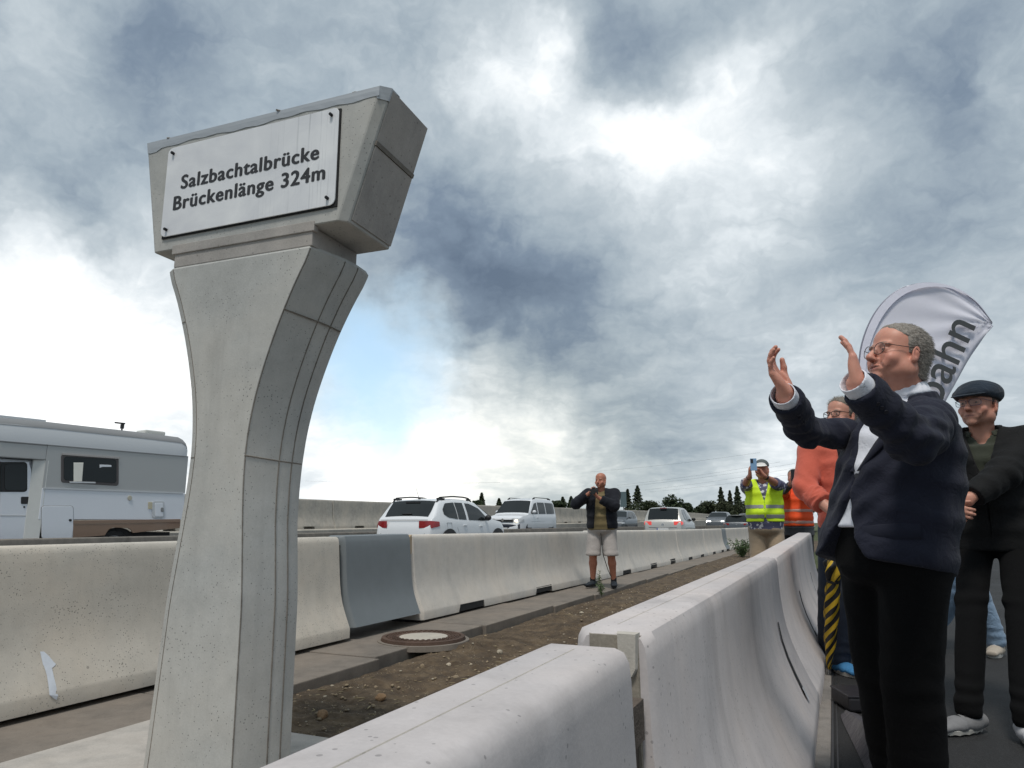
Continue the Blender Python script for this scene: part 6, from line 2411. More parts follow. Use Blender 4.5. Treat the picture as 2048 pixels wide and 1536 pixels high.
M_beige = plain('beige_canvas', (.40, .35, .29), .85, var=.15, bump=.3)
M_phone = plain('phone_glass', (.015, .015, .018), .15)
M_phone_bl = plain('phone_back_blue', (.22, .38, .58), .25)


def oriented_box(mb, c, ax, ay, az, d):
    c = np.asarray(c, float)
    P = [c + ax * sx * d[0] / 2 + ay * sy * d[1] / 2 + az * sz * d[2] / 2 for sz in (-1, 1) for sy in (-1, 1) for sx in (-1, 1)]
    return mb.add(P, [(0, 2, 3, 1), (4, 5, 7, 6), (0, 1, 5, 4), (2, 6, 7, 3), (0, 4, 6, 2), (1, 3, 7, 5)])


# --- man in the flat cap, black jacket (right edge)
g_ = at_d(1987, 1045, 3.98)
cap = Figure((g_[0], g_[1]), 1.790, cam_dir(-.62, -.78, 0), look=cam_dir(-.84, -.54, 0), up_look=.10, head_sc=1.10, girth=1.18, feet={1: (.16, .06), -1: (-.20, -.02)})
fa = at_z(1942, 1466, 0.0); fb = at_z(2062, 1490, 0.0)
cap.ank[1] = np.array([fa[0], fa[1], .09]); cap.ank[-1] = np.array([fb[0], fb[1], .09])
for q in (1, -1): cap.kn[q] = limb_ik(cap.hip[q], cap.ank[q], .236 * 1.8, .236 * 1.8, cap.f)[0]
cl = at_d(1902, 1020, 3.72)
cap.arm(1, cl + cap.lat * .035, cap.lat * 1. - cap.f * .4, fing=-cap.lat * .9 + cap.f * .3 - [0, 0, .3], palm=-cap.f, curl=(38, 42, 44, 46))
cap.arm(-1, cl - cap.lat * .045 + [0, 0, .012], -cap.lat * 1. - cap.f * .4, fing=cap.lat * .9 + cap.f * .3 - [0, 0, .3], palm=-cap.f, curl=(38, 42, 44, 46))
rt = new_person(cap, 'man in a dark flat cap, glasses and black jacket standing with folded hands')
cap.body(rt, .0056, smile=.3, colours=dict(skin=(.56, .28, .20), stubble=.55, flush=1.0))
add_eyes(rt, cap.head)
add_glasses(rt, cap.head, plain('blue_frame', (.035, .04, .10), .3), 'square', .027, .0165, thick=.0013)
cap.top(rt, M_olive, 'polo_shirt', .0085, infl=.002, low=.55, sleeve=.4, opening=lambda z: np.where(z > .80, .016 + (z - .80) * .5, -1.0), neck_r=.048)
cap.collar(rt, M_olive, 'polo_collar', .044, .018, .016, 48)
cap.top(rt, M_blackjk, 'jacket', .0075, infl=.026, low=.475, sleeve=.97, arm=1.12, opening=lambda z: np.where(z > .56, .004 + np.clip(z - .66, 0, 1) * .42, .002), wr=.004, neck_r=.060)
cap.collar(rt, M_blackjk, 'jacket_collar', .058, .040, .014, 62, th=.008)
cap.legs(rt, M_troub, r=(.050, .037, .031), res=.009, infl=.004)
d1 = nrm(np.array(cam_dir(-.96, -.28, 0))); 
shoe(rt, cap.ank[1], cam_dir(-.95, -.30, 0), .31, M_sneak, M_sole, 0, tread=True, lace=plain('dark_lace', (.03, .03, .03), .8))
shoe(rt, cap.ank[-1], cam_dir(-.25, -.97, 0), .31, M_sneakw, M_sole, 0, tread=True, lace=plain('dark_laces', (.03, .03, .03), .8))
# cap
M_cap = fabric('dark_teal_wool', (.010, .018, .030), .95, var=.45, weave=300, fold=.5, sheen=.1)
hc = cap.head
F = Field(hc.o - .22, hc.o + .22, .005)
F.ell(hc.w((0, -.020, .062)), np.array((.106, .130, .074)) * hc.sc, hc.R @ np.array(Matrix.Rotation(R(-9), 3, 'X')), 0)
F.ell(hc.w((0, .052, .052)), np.array((.090, .085, .030)) * hc.sc, hc.R @ np.array(Matrix.Rotation(R(-14), 3, 'X')), .03)
F.fn(lambda x, y, z: ((x - hc.o[0]) * hc.R[0, 2] + (y - hc.o[1]) * hc.R[1, 2] + (z - hc.o[2]) * hc.R[2, 2]) - (.030 + .0 * x), .006, 'sub')
cp = sdf_obj('flat_cap', F, M_cap, rt, 1, wr=dict(amp=.0015, sc=16))
F = Field(hc.o - .22, hc.o + .22, .004)
F.ell(hc.w((0, .098, .036)), np.array((.082, .062, .0085)) * hc.sc, hc.R @ np.array(Matrix.Rotation(R(-16), 3, 'X')), 0)
sdf_obj('cap_peak', F, M_cap, cp, 1)
M_stub = hair_mat('short_brown_hair', (.05, .035, .025), (.12, .09, .07))
hair_shell(rt, hc, M_stub, thick=.004, front=.05, low=-.055, res=.006, amp=.001)
# watch on his wrist
mb = MB()
wq = cap.wr[1] - nrm(cap.wr[1] - cap.el[1]) * .015
mb.tube([wq - nrm(cap.wr[1] - cap.el[1]) * .012, wq + nrm(cap.wr[1] - cap.el[1]) * .012], .040, 14)
wt = mb_to(mb, 'wristwatch', plain('watch_steel', (.45, .45, .44), .3, .8), rt, smooth=False)

# --- man in the coral jacket behind the clapping man
g_ = at_d(1702, 1045, 4.85)
cor = Figure((g_[0], g_[1]), 1.865, cam_dir(-.40, -.92, 0), look=cam_dir(-.86, -.46, 0), up_look=.10, girth=1.0, belly=1.1, stance=.10)
fa, fb = at_z(1682, 1350, 0), at_z(1660, 1335, 0)
cor.ank[-1] = np.array([fa[0], fa[1] + .06, .09]); cor.ank[1] = np.array([fb[0], fb[1] + .08, .09])
for q in (1, -1): cor.kn[q] = limb_ik(cor.hip[q], cor.ank[q], .236 * 1.845, .236 * 1.845, cor.f)[0]
cor.arm(1, at_d(1666, 1024, 4.62), cor.lat * 1.0 - cor.f * .3, fing=cam_dir(.75, -.1, -.62), palm=cam_dir(.2, .9, .2), curl=(30, 35, 38, 40))
cor.arm(-1, at_d(1700, 1035, 4.60), -cor.lat - cor.f * .3, fing=cam_dir(-.7, -.1, -.7), palm=cam_dir(0, .9, .2), curl=(45, 48, 48, 48))
rt = new_person(cor, 'man in an open coral jacket and dark glasses behind the clapping man')
cor.body(rt, .0058, smile=.3, colours=dict(skin=(.57, .29, .21), stubble=.1))
add_eyes(rt, cor.head)
add_glasses(rt, cor.head, M_trim, 'square', .027, .018, thick=.0022)
cor.top(rt, M_blacktee, 'tee_shirt', .009, infl=.002, low=.49, sleeve=.12, neck_r=.052)
cor.top(rt, M_coral, 'jacket', .0075, infl=.022, low=.472, sleeve=.78, arm=1.08, opening=lambda z: .042 + np.clip(z - .6, 0, 1) * .05 + 0 * z, wr=.0045, neck_r=.060)
for q in (1,):      # rolled cuff
    E_ = cor.el[q] + (cor.wr[q] - cor.el[q]) * .50; fd = nrm(cor.wr[q] - cor.el[q])
    F = Field(E_ - .14, E_ + .14, .006)
    F.cone(E_ - fd * .035, E_ + fd * .035, .076, .071, 0); F.cut(E_ + fd * .045, fd, .006)
    sdf_obj('rolled_cuff', F, M_coral, rt, 1, wr=dict(amp=.006, sc=14, axis=fd, stretch=2.5))
cor.legs(rt, M_jeans, r=(.054, .043, .037))
for q in (1, -1): shoe(rt, cor.ank[q], cam_dir(-.25 if q > 0 else .12, -.97, 0), .295, M_bluesh, M_sole, 0, lace=M_darksh)
M_hair2 = hair_mat('greying_hair', (.10, .08, .06), (.33, .30, .26))
h2, hv2, hn2 = hair_shell(rt, cor.head, M_hair2, thick=.010, front=.082, low=-.06, res=.005, amp=.0025)
strands(h2, cor.head, hv2, hn2, plain('light_strand', (.40, .36, .30), .6), 900, .022, .0008, seed=5, flow=(0, .2, .4), zmin=.05)

# --- bald photographer in shorts
g_ = at_z(1207, 1174, 0.0)
bal = Figure((g_[0], g_[1], 0), 1.80, cam_dir(-.22, -.97, 0), look=cam_dir(-.55, -.83, 0), girth=1.22, belly=1.35, stance=.165)
cc = at_d(1187, 972, np.dot(np.array([g_[0], g_[1], 0]) - EYEP * [1, 1, 0], FWD) - .10)
cc = bal.P(.085, .33, .822 * 1.80)
bal.arm(1, cc + bal.lat * .085 - bal.f * .06 + [0, 0, -.03], bal.lat * 1.2 - [0, 0, .9], fing=bal.f * .5 - bal.lat * .4 + [0, 0, .6], palm=-bal.lat, curl=(40, 42, 44, 44))
bal.arm(-1, cc - bal.lat * .075 - bal.f * .03 + [0, 0, -.10], -bal.lat * 1.2 - [0, 0, .9], fing=bal.f * .3 + bal.lat * .45 + [0, 0, .75], palm=bal.lat * .7 + bal.f * .3, curl=(30, 30, 32, 34))
rt = new_person(bal, 'bald man in dark jacket and pale shorts standing with a camera')
bal.body(rt, .0078, legs=True, smile=0, colours=dict(skin=(.46, .20, .13), stubble=.15, flush=.9), fat=1.12)
bal.top(rt, M_olivetee, 'tee_shirt', .010, infl=.016, low=.49, sleeve=.4, neck_r=.054)
bal.top(rt, M_navyjk, 'jacket', .010, infl=.030, low=.505, sleeve=.93, arm=1.15, opening=lambda z: .090 + np.clip(.62 - z, 0, 1) * .18 + 0 * z - np.clip(z - .7, 0, 1) * .22, wr=.005, neck_r=.056)
bal.legs(rt, M_shorts, 'shorts', .010, r=(.062, .056, .05), end=.27 * 1.80, infl=.012, wr=.005)
for q in (1, -1):
    mb = MB(); mb.tube([bal.ank[q] + [0, 0, -.02], bal.ank[q] + [0, 0, .055]], [.046, .048], 12); mb_to(mb, 'sock', M_blacktee, rt, smooth=True)
bal.shoes(rt, M_darksh, M_black, res=.008, dirs={1: bal.f + bal.lat * .6, -1: bal.f - bal.lat * .1})
camr = empty('photo_camera', tuple(cc), 0, 'black photo camera held up by the bald man', 'camera')
mb = MB(); oriented_box(mb, cc, bal.lat, bal.f, np.array([0, 0, 1.]), (.135, .05, .085)); oriented_box(mb, cc + [0, 0, .052], bal.lat, bal.f, np.array([0, 0, 1.]), (.055, .055, .03))
mb_to(mb, 'camera_body', M_trim, camr, bevel=.008)
mb = MB(); mb.tube([cc + bal.f * .02 - [0, 0, .005], cc + bal.f * .085 - [0, 0, .008], cc + bal.f * .12 - [0, 0, .01]], [.036, .034, .038], 18); mb_to(mb, 'lens', M_trim, camr, smooth=False)
mb = MB()
mb.tube([bal.P(.012, .19, .50 * 1.8), bal.P(-.005, .17, .40 * 1.8), bal.P(-.02, .15, .28 * 1.8), bal.P(-.09, .13, .15 * 1.8), bal.P(-.14, .14, .09 * 1.8)], .006, 6)
mb_to(mb, 'drawcord', M_trim, rt, smooth=True)

# --- man in the yellow vest filming with a phone
D_v = 9.5
g_ = at_d(1531, 1045, D_v)
ves = Figure((g_[0], g_[1]), 1.84, cam_dir(-.32, -.95, 0), look=cam_dir(-.42, -.90, 0), girth=1.20, belly=1.35, stance=.12)
ph = at_d(1507, 929, D_v - .45)
ves.arm(1, ph + ves.lat * .05 + [0, 0, -.135], ves.lat * 1.3 - [0, 0, .8], fing=[0, 0, 1.] + ves.f * .25, palm=-ves.lat, curl=(32, 34, 36, 36))
ves.arm(-1, ph - ves.lat * .085 + [0, 0, -.125], -ves.lat * 1.2 - [0, 0, .9], fing=ves.lat * .55 + np.array([0, 0, .85]), palm=ves.lat * .6 + ves.f * .2, curl=(32, 34, 36, 36))
rt = new_person(ves, 'man in a fluorescent yellow safety vest and white cap filming with a phone')
ves.body(rt, .0078, smile=.5, colours=dict(skin=(.46, .20, .13), flush=1.0), fat=1.1)
M_print, _t, _b = material('floral_print_cotton')
_pos = _t.n('ShaderNodeTexCoord').outputs['Object']
_t.put(_b.inputs['Base Color'], _t.mix(_t.math('LESS_THAN', _t.voro(_t.vmath('ADD', _pos, _t.vmath('SCALE', _t.noise(_pos, 12, 3, out='Color'), .08)), 19), .36), (.10, .10, .17), (.62, .62, .64)))
_b.inputs['Roughness'].default_value = .85
ves.top(rt, M_print, 'printed_shirt', .010, infl=.010, low=.49, sleeve=.42, neck_r=.050)
M_vest = plain('fluorescent_yellow', (.62, .86, .018), .75, var=.08, scale=6, bump=.3, bscale=30)
M_band = plain('reflective_band', (.24, .25, .25), .5, var=.1)
vest = ves.top(rt, M_vest, 'safety_vest', .010, infl=.028, low=.55, sleeves=False, opening=lambda z: np.where(z > .70, .006 + (z - .70) * .5, np.where(z < .585, (.585 - z) * .7, .004)), wr=.004, neck_r=.060, armhole=.075)
for zb in (.655, .585):
    lo_, hi_ = ves.bounds(.2); lo_[2] = ves.g[2] + (zb - .03) * ves.H; hi_[2] = ves.g[2] + (zb + .04) * ves.H
    F = Field(lo_, hi_, .008)
    ves.torso(F, .0345, .45)
    zz_ = ves.g[2] + zb * ves.H
    F.fn(lambda x, y, z: (.025 - np.abs(z - zz_ + .0)) + 0 * x + 0 * y, 0, 'sub')
    F.fn(lambda x, y, z: np.maximum(np.abs(ves.tl(x, y, z)[0]) - .010, -(ves.tl(x, y, z)[1] - .02)), .0, 'sub')
    sdf_obj('reflective_band', F, M_band, vest, 1)
ves.legs(rt, M_khaki, r=(.060, .048, .040), infl=.012)
ves.shoes(rt, M_blk_leather, M_black, res=.010)
hc = ves.head
F = Field(hc.o - .2, hc.o + .2, .006)
F.ell(hc.w((0, -.014, .054)), np.array((.090, .112, .079)) * hc.sc, hc.R, 0)
F.fn(lambda x, y, z: ((x - hc.o[0]) * hc.R[0, 2] + (y - hc.o[1]) * hc.R[1, 2] + (z - hc.o[2]) * hc.R[2, 2]) - .034, .004, 'sub')
cp = sdf_obj('cap', F, plain('grey_cap_cloth', (.10, .115, .115), .9), rt, 1)
F = Field(hc.o - .2, hc.o + .22, .005)
F.ell(hc.w((0, .105, .040)), np.array((.078, .070, .009)) * hc.sc, hc.R @ np.array(Matrix.Rotation(R(-12), 3, 'X')), 0)
F.ell(hc.w((0, .085, .058)), np.array((.058, .020, .024)) * hc.sc, hc.R, .01)
sdf_obj('cap_peak', F, plain('white_cap_cloth', (.74, .73, .70), .8), cp, 1)
phn = empty('phone', tuple(ph), 0, 'pale blue phone held up by the man in the yellow vest', 'phone')
mb = MB(); oriented_box(mb, ph, ves.lat, ves.f, np.array([0, 0, 1.]), (.078, .010, .155)); mb_to(mb, 'phone_case', M_phone_bl, phn, bevel=.003)
mb = MB(); oriented_box(mb, ph + ves.f * .007 + ves.lat * .018 + [0, 0, .045], ves.lat, ves.f, np.array([0, 0, 1.]), (.032, .006, .05)); mb_to(mb, 'lens_cluster', M_phone, phn)
for q, rr in ((-1, .034), (1, .026)):
    fd = nrm(ves.wr[q] - ves.el[q]); wq = ves.wr[q] - fd * .03
    mb = MB(); mb.tube([wq - fd * (.018 if q < 0 else .007), wq + fd * (.018 if q < 0 else .007)], .037, 12); mb_to(mb, 'wristwatch' if q < 0 else 'bracelet', M_trim, rt)

# --- man in the orange high-visibility jacket, half hidden
D_o = 9.9
g_ = at_d(1595, 1045, D_o)
ora = Figure((g_[0], g_[1]), 1.745, cam_dir(-.45, -.89, 0), look=cam_dir(-.5, -.86, 0), girth=1.10, belly=1.1, stance=.10)
ph2 = at_d(1588, 950, D_o - .42)
ora.arm(1, ph2 + ora.lat * .045 + [0, 0, -.12], ora.lat * 1.2 - [0, 0, .9], fing=[0, 0, 1.] + ora.f * .2, palm=-ora.lat, curl=(34, 36, 38, 38))
ora.arm(-1, ph2 - ora.lat * .05 + [0, 0, -.12], -ora.lat * 1.2 - [0, 0, .9], fing=[0, 0, 1.] + ora.f * .2, palm=ora.lat, curl=(34, 36, 38, 38))
rt = new_person(ora, 'person in an orange and grey high visibility jacket holding up a black phone')
ora.body(rt, .0085, smile=.3, colours=dict(skin=(.50, .24, .17)))
M_orange = plain('fluorescent_orange', (.85, .085, .012), .75, var=.08, scale=6, bump=.3, bscale=30)
M_dkgrey = fabric('dark_grey_cloth', (.045, .050, .058), .9)
jk = ora.top(rt, M_orange, 'high_visibility_jacket', .010, infl=.024, low=.545, sleeve=.5, arm=1.15, wr=.004)
lo_, hi_ = ora.bounds(.2); lo_[2] = ora.g[2] + .40 * ora.H; hi_[2] = ora.g[2] + .58 * ora.H
F = Field(lo_, hi_, .010); ora.torso(F, .022, .40)
F.fn(lambda x, y, z: (ora.g[2] + .543 * ora.H - z) + 0 * x + 0 * y, 0, 'sub')
F.fn(lambda x, y, z: (z - (ora.g[2] + .470 * ora.H)) + 0 * x + 0 * y, .01, 'sub')
sdf_obj('jacket_hem', F, M_dkgrey, jk, 1)
for q in (1, -1):
    F = Field(np.minimum(ora.el[q], ora.wr[q]) - .1, np.maximum(ora.el[q], ora.wr[q]) + .1, .008)
    F.cone(ora.el[q], ora.wr[q], .058, .044, 0); F.cut(ora.wr[q], nrm(ora.wr[q] - ora.el[q]))
    sdf_obj('jacket_sleeve', F, M_dkgrey, jk, 1, wr=dict(amp=.004, sc=12))
M_band2 = plain('pale_reflective_band', (.50, .30, .26), .5)
for zb in (.665, .575):
    lo_, hi_ = ora.bounds(.2); lo_[2] = ora.g[2] + (zb - .03) * ora.H; hi_[2] = ora.g[2] + (zb + .04) * ora.H
    F = Field(lo_, hi_, .009); ora.torso(F, .029, .45)
    zz_ = ora.g[2] + zb * ora.H
    F.fn(lambda x, y, z: (.022 - np.abs(z - zz_)) + 0 * x + 0 * y, 0, 'sub')
    sdf_obj('reflective_band', F, M_band2, jk, 1)
ora.legs(rt, M_blacktee, res=.010)
ora.shoes(rt, M_blk_leather, M_black, res=.010)
hair_shell(rt, ora.head, M_hair2, thick=.008, front=.082, low=-.06, res=.008, amp=.002)
phn = empty('phone', tuple(ph2), 0, 'black phone held up by the person in the orange jacket', 'phone')
mb = MB(); oriented_box(mb, ph2, ora.lat, ora.f, np.array([0, 0, 1.]), (.078, .010, .15)); mb_to(mb, 'phone_case', M_phone, phn, bevel=.003)

# --- three people of whom only a leg shows between the others
for (foot, other, Hh, fdir, toe, mats, lab) in (
    ((1996, 1312), (.16, .35), 1.70, (-.45, -.85), (-.72, -.69), (M_dkgrey, M_ljeans, M_beige, M_sole), 'person in pale blue jeans and beige canvas shoes behind the man in the cap'),
    ((1700, 1246), (.2, .25), 1.72, (-.2, -.95), (-.1, -.99), (M_dkgrey, M_gtr, M_sneakw, M_sole), 'person in grey trousers and white trainers far behind the striped umbrella'),
    ((1742, 1362), (.26, .10), 1.66, (-.3, -.9), (-.3, -.95), (M_blacktee, M_jeans, M_sneakw, M_sole), 'person in dark blue jeans hidden behind the clapping man')):
    fp = at_z(foot[0], foot[1], 0.0)
    f_ = cam_dir(fdir[0], fdir[1], 0)
    la, ff = lat_f(f_)
    g_ = fp - (la * (.10) * 1) + ff * (-.02) if other[0] > .22 else fp - la * .0 + RIGHT * (-.10 if foot[0] > 1900 else .08)
    if 1720 < foot[0] < 1760: g_ = fp + RIGHT * .17
    fg = Figure((g_[0], g_[1]), Hh, f_, girth=1.0)
    fg.ank[1] = np.array([fp[0], fp[1], .09]); o2 = fp + RIGHT * (-.30 if foot[0] > 1900 else .25) + _fh * other[1]
    fg.ank[-1] = np.array([o2[0], o2[1], .09])
    for q in (1, -1):
        fg.kn[q] = limb_ik(fg.hip[q], fg.ank[q], .236 * Hh, .236 * Hh, fg.f)[0]
        fg.hang(q)
    rt = new_person(fg, lab)
    fg.body(rt, .011, smile=0, colours=dict(skin=(.50, .24, .17)))
    fg.top(rt, mats[0], 'jacket', .012, infl=.018, low=.49, sleeve=.95)
    fg.legs(rt, mats[1], res=.009, r=(.052, .041, .036), wr=.005)
    for q in (1, -1): shoe(rt, fg.ank[q], cam_dir(toe[0], toe[1], 0), .275, mats[2], mats[3], 0, lace=M_sneakw)
    hair_shell(rt, fg.head, M_stub, thick=.010, front=.08, low=-.06, res=.009, amp=.002)

# ================================================================== FLAG, UMBRELLA, THINGS ON THE ROAD
D_f = 4.9
flag = empty('beach_flag', tuple(at_d(1760, 1045, D_f) * [1, 1, 0]), 0, 'white beach flag with grey lettering rising behind the clapping man', 'flag')
M_flag = fabric('white_flag_cloth', (.92, .92, 1.0), .75, var=.02, fold=.03, sheen=.05)
_t = M_flag.node_tree
_pb = _t.nodes['Principled BSDF']; _tr = _t.nodes.new('ShaderNodeBsdfTranslucent'); _tr.inputs[0].default_value = (.80, .80, .95, 1)
_ms = _t.nodes.new('ShaderNodeMixShader'); _ms.inputs[0].default_value = .25
_t.links.new(_pb.outputs[0], _ms.inputs[1]); _t.links.new(_tr.outputs[0], _ms.inputs[2]); _t.links.new(_ms.outputs[0], _t.nodes['Material Output'].inputs[0])
left_e = [(1752, 1060), (1733, 960), (1720, 860), (1716, 780), (1717, 710), (1728, 668), (1745, 630), (1770, 598), (1802, 575), (1845, 565), (1885, 568), (1922, 581), (1955, 606), (1983, 646)]
right_e = [(1768, 1060), (1800, 985), (1830, 920), (1858, 866), (1885, 815), (1908, 772), (1929, 734), (1945, 708), (1958, 690), (1966, 677), (1972, 668), (1977, 660), (1980, 655), (1984, 648)]
tt = np.linspace(0, 1, 44)
li = np.linspace(0, 1, len(left_e))
L_ = np.stack([np.interp(tt, li, [p[0] for p in left_e]), np.interp(tt, li, [p[1] for p in left_e])], 1)
R_ = np.stack([np.interp(tt, li, [p[0] for p in right_e]), np.interp(tt, li, [p[1] for p in right_e])], 1)
for _ in range(3):
    for A in (L_, R_): A[1:-1] = .25 * A[:-2] + .5 * A[1:-1] + .25 * A[2:]


def flag_pt(px, py):
    """the cloth hangs in one slightly turned upright plane, rippled"""
    n_f = nrm(_fh + RIGHT * .25)
    p0 = at_d(1850, 1045, D_f)
    r_ = _ray(px, py)
    t_ = ((p0 - EYEP) @ n_f) / (r_ @ n_f)
    return EYEP + r_ * t_, n_f


nu = 26
V = []
for i in range(len(tt)):
    for j in range(nu):
        u = j / (nu - 1)
        q, n_f = flag_pt(*(L_[i] * (1 - u) + R_[i] * u))
        tip = np.array([1980, 648.]); xy = L_[i] * (1 - u) + R_[i] * u
        dd = xy - tip
        r_ = np.hypot(*dd); a_ = math.atan2(dd[1], dd[0])
        rip = .009 * math.sin(a_ * 17 + r_ * .004) * math.exp(-r_ / 150) * min(1, r_ / 15) + .008 * math.sin(u * 5 + i * .12) * (u * (1 - u) * 4)
        rip += .006 * math.sin((xy[0] * .8 - xy[1]) * .035) * u
        V.append(q - n_f * rip)
V = np.array(V) - parent_world(flag)
jj, ii = np.meshgrid(np.arange(len(tt) - 1), np.arange(nu - 1), indexing='ij')
q0 = (jj * nu + ii).ravel()
fo = mesh_obj('flag_cloth', np_mesh('flag_cloth', V, np.stack([q0, q0 + 1, q0 + nu + 1, q0 + nu], 1)), M_flag, flag, True)
md = fo.modifiers.new('thick', 'SOLIDIFY'); md.thickness = .002
# sleeve seam along the pole side, pole and strap
mb = MB(); pts = [flag_pt(*p)[0] - nrm(_fh) * .006 for p in L_]
mb.tube([flag_pt(1757, 1100)[0], flag_pt(1755, 1200)[0]][:0] + [np.array([flag_pt(1754, 1060)[0][0], flag_pt(1754, 1060)[0][1], .03])] + pts, [.012] + [.008 - .004 * k / len(pts) for k in range(len(pts))], 8)
mb_to(mb, 'pole', plain('flag_pole', (.30, .30, .36), .4, .3), flag, smooth=True)
mb = MB()
rows = [[flag_pt(p[0] + (q[0] - p[0]) * f_, p[1] + (q[1] - p[1]) * f_)[0] - nrm(_fh) * .018 for f_ in (0, .075)] for p, q in zip(L_[8:], R_[8:])]
mb.loft(rows, closed=False, caps=False)
mb_to(mb, 'pole_sleeve', fabric('sleeve_cloth', (.78, .78, .92), .8, var=.04, fold=.1), flag, smooth=True)
mb = MB(); a = flag_pt(1978, 648)[0]; mb.tube([a, flag_pt(1985, 652)[0], flag_pt(1974, 664)[0]], .006, 6); mb_to(mb, 'tension_strap', M_flag, flag)
base = at_d(1757, 1045, D_f)
mb = MB(); mb.box((base[0], base[1], .02), (.4, .4, .04)); mb_to(mb, 'base_plate', M_trim, flag, bevel=.008)
# lettering: laid on the cloth, reading upwards along the free edge
me = text_mesh('bahn', 1.0, bold=.008, extrude=.0, space=1.0)
tv = np.zeros(len(me.vertices) * 3, np.float32); me.vertices.foreach_get('co', tv); tv = tv.reshape(-1, 3)
xm, xM = tv[:, 0].min(), tv[:, 0].max()
p_b, p_n = np.array([1873., 800.]), np.array([1936., 662.])     # baseline start and end
dirb = (p_n - p_b); Lb = np.linalg.norm(dirb); dirb /= Lb
upv = np.array([dirb[1], -dirb[0]])
if upv[0] > 0: upv = -upv
bot = tv[:, 1].min()
out = []
for x, y, z_ in tv:
    xy = p_b + dirb * ((x - xm) / (xM - xm) * (Lb + 22) - 6) + upv * ((y - bot) * (Lb + 22) / (xM - xm)) + np.array([7, 8])
    q, n_f = flag_pt(*xy)
    out.append(q - n_f * .030)
me.vertices.foreach_set('co', (np.array(out) - parent_world(flag)).astype(np.float32).ravel())
mesh_obj('lettering', me, plain('grey_print', (.055, .062, .066), .7), flag)

# striped umbrella
ut, ub = at_d(1668, 1118, 4.62), at_z(1657, 1352, 0.0)
ub = ub * 1.0; ub[2] = .0
umb = empty('umbrella', tuple(ub), 0, 'furled yellow and black striped umbrella standing at the barrier foot', 'umbrella')
M_umb, _t, _b = material('striped_umbrella_cloth')
_uv = _t.n('ShaderNodeAttribute', attribute_name='strip').outputs['Fac']
_t.put(_b.inputs['Base Color'], _t.mix(_t.math('GREATER_THAN', _t.math('FRACT', _uv), .52), (.010, .010, .012), (.52, .33, .014)))
_b.inputs['Roughness'].default_value = .6
ax = nrm(ut - ub); sx_ = nrm(np.cross(ax, _fh)); sy_ = np.cross(ax, sx_)
Lu = np.linalg.norm(ut - ub)
rings, at_ = [], []
prof_u = [(.06, .006), (.10, .016), (.25, .032), (.5, .043), (.72, .045), (.80, .036), (.815, .030), (.83, .034), (.90, .052), (.955, .056), (.985, .040), (1.0, .014)]
n = 40
for k in range(60):
    t_ = .06 + .94 * k / 59
    r0 = float(np.interp(t_, [p[0] for p in prof_u], [p[1] for p in prof_u]))
    ring = []
    for j in range(n):
        a = 2 * PI * j / n
        tw = a - t_ * 7.0
        rr = r0 * (1 + (.12 if t_ < .81 else .28) * math.sin(4 * tw))
        ring.append(tuple(ub + ax * (t_ * Lu) + sx_ * math.cos(a) * rr + sy_ * math.sin(a) * rr))
        at_.append((4 * a / (2 * PI) * 1.0 - t_ * (9.5 if t_ < .81 else 5.0)) + (.0 if t_ < .81 else .3))
    rings.append(ring)
mb = MB()
n0 = np.array(parent_world(umb))
rings = [[(x - n0[0], y - n0[1], z - n0[2]) for x, y, z in r_] for r_ in rings]
P_ = [q for r_ in rings for q in r_]
Fq = np.array([(i * n + j, i * n + (j + 1) % n, (i + 1) * n + (j + 1) % n, (i + 1) * n + j) for i in range(59) for j in range(n)])
# duplicate nothing: integer turns keep the stripe continuous round the ring
um = np_mesh('canopy', np.array(P_), Fq)
atr = um.attributes.new('strip', 'FLOAT', 'POINT'); atr.data.foreach_set('value', np.array(at_, np.float32) + 50.0)
uo = mesh_obj('canopy', um, M_umb, umb, True)
mb = MB(); mb.tube([ub, ub + ax * .07 * Lu], [.003, .006], 8); mb_to(mb, 'ferrule', M_chrome, umb)
mb = MB(); mb.tube([ub + ax * (.808 * Lu), ub + ax * (.826 * Lu)], .041, 16); mb_to(mb, 'closing_band', M_trim, umb)
mb = MB(); hp_ = [ub + ax * (Lu * (.98 + .12 * k / 4)) for k in range(5)] + [ub + ax * (Lu * 1.10) + sx_ * (.035 - .035 * math.cos(a)) + ax * .035 * math.sin(a) for a in np.linspace(.4, PI, 6)]
mb.tube(hp_, .011, 8); mb_to(mb, 'handle', M_trim, umb, smooth=True)

# black box and dark cloth on the road
q1 = at_z(1700, 1428, 0); q2 = at_z(1790, 1424, 0)
c = (q1 + q2) / 2
bx_ = empty('equipment_case', (c[0], c[1], 0), -YAW * 0 + .35, 'flat black case lying on the asphalt behind the clapping man', 'case')
mb = MB(); mb.box((.02, .10, .045), (.30, .26, .07)); mb.build('case_body', plain('matt_black_case', (.014, .013, .016), .55), bx_, bevel=.012)
mb = MB(); mb.box((.02, .10, .085), (.304, .264, .012)); mb.build('lid', plain('case_lid', (.020, .018, .022), .45), bx_, bevel=.005)
mb = MB(); mb.tube([(-.05, -.035, .045), (-.04, -.05, .05), (.08, -.05, .05), (.09, -.035, .045)], .008, 6); mb.build('handle', M_trim, bx_)
M_cloth = fabric('dark_plum_cloth', (.030, .024, .031), .9, var=.3, weave=500, fold=.5)
ridge = [(1690, 1420, .03), (1712, 1436, .07), (1735, 1452, .11), (1765, 1476, .15), (1800, 1503, .18), (1840, 1535, .20), (1885, 1575, .20)]
rows = []
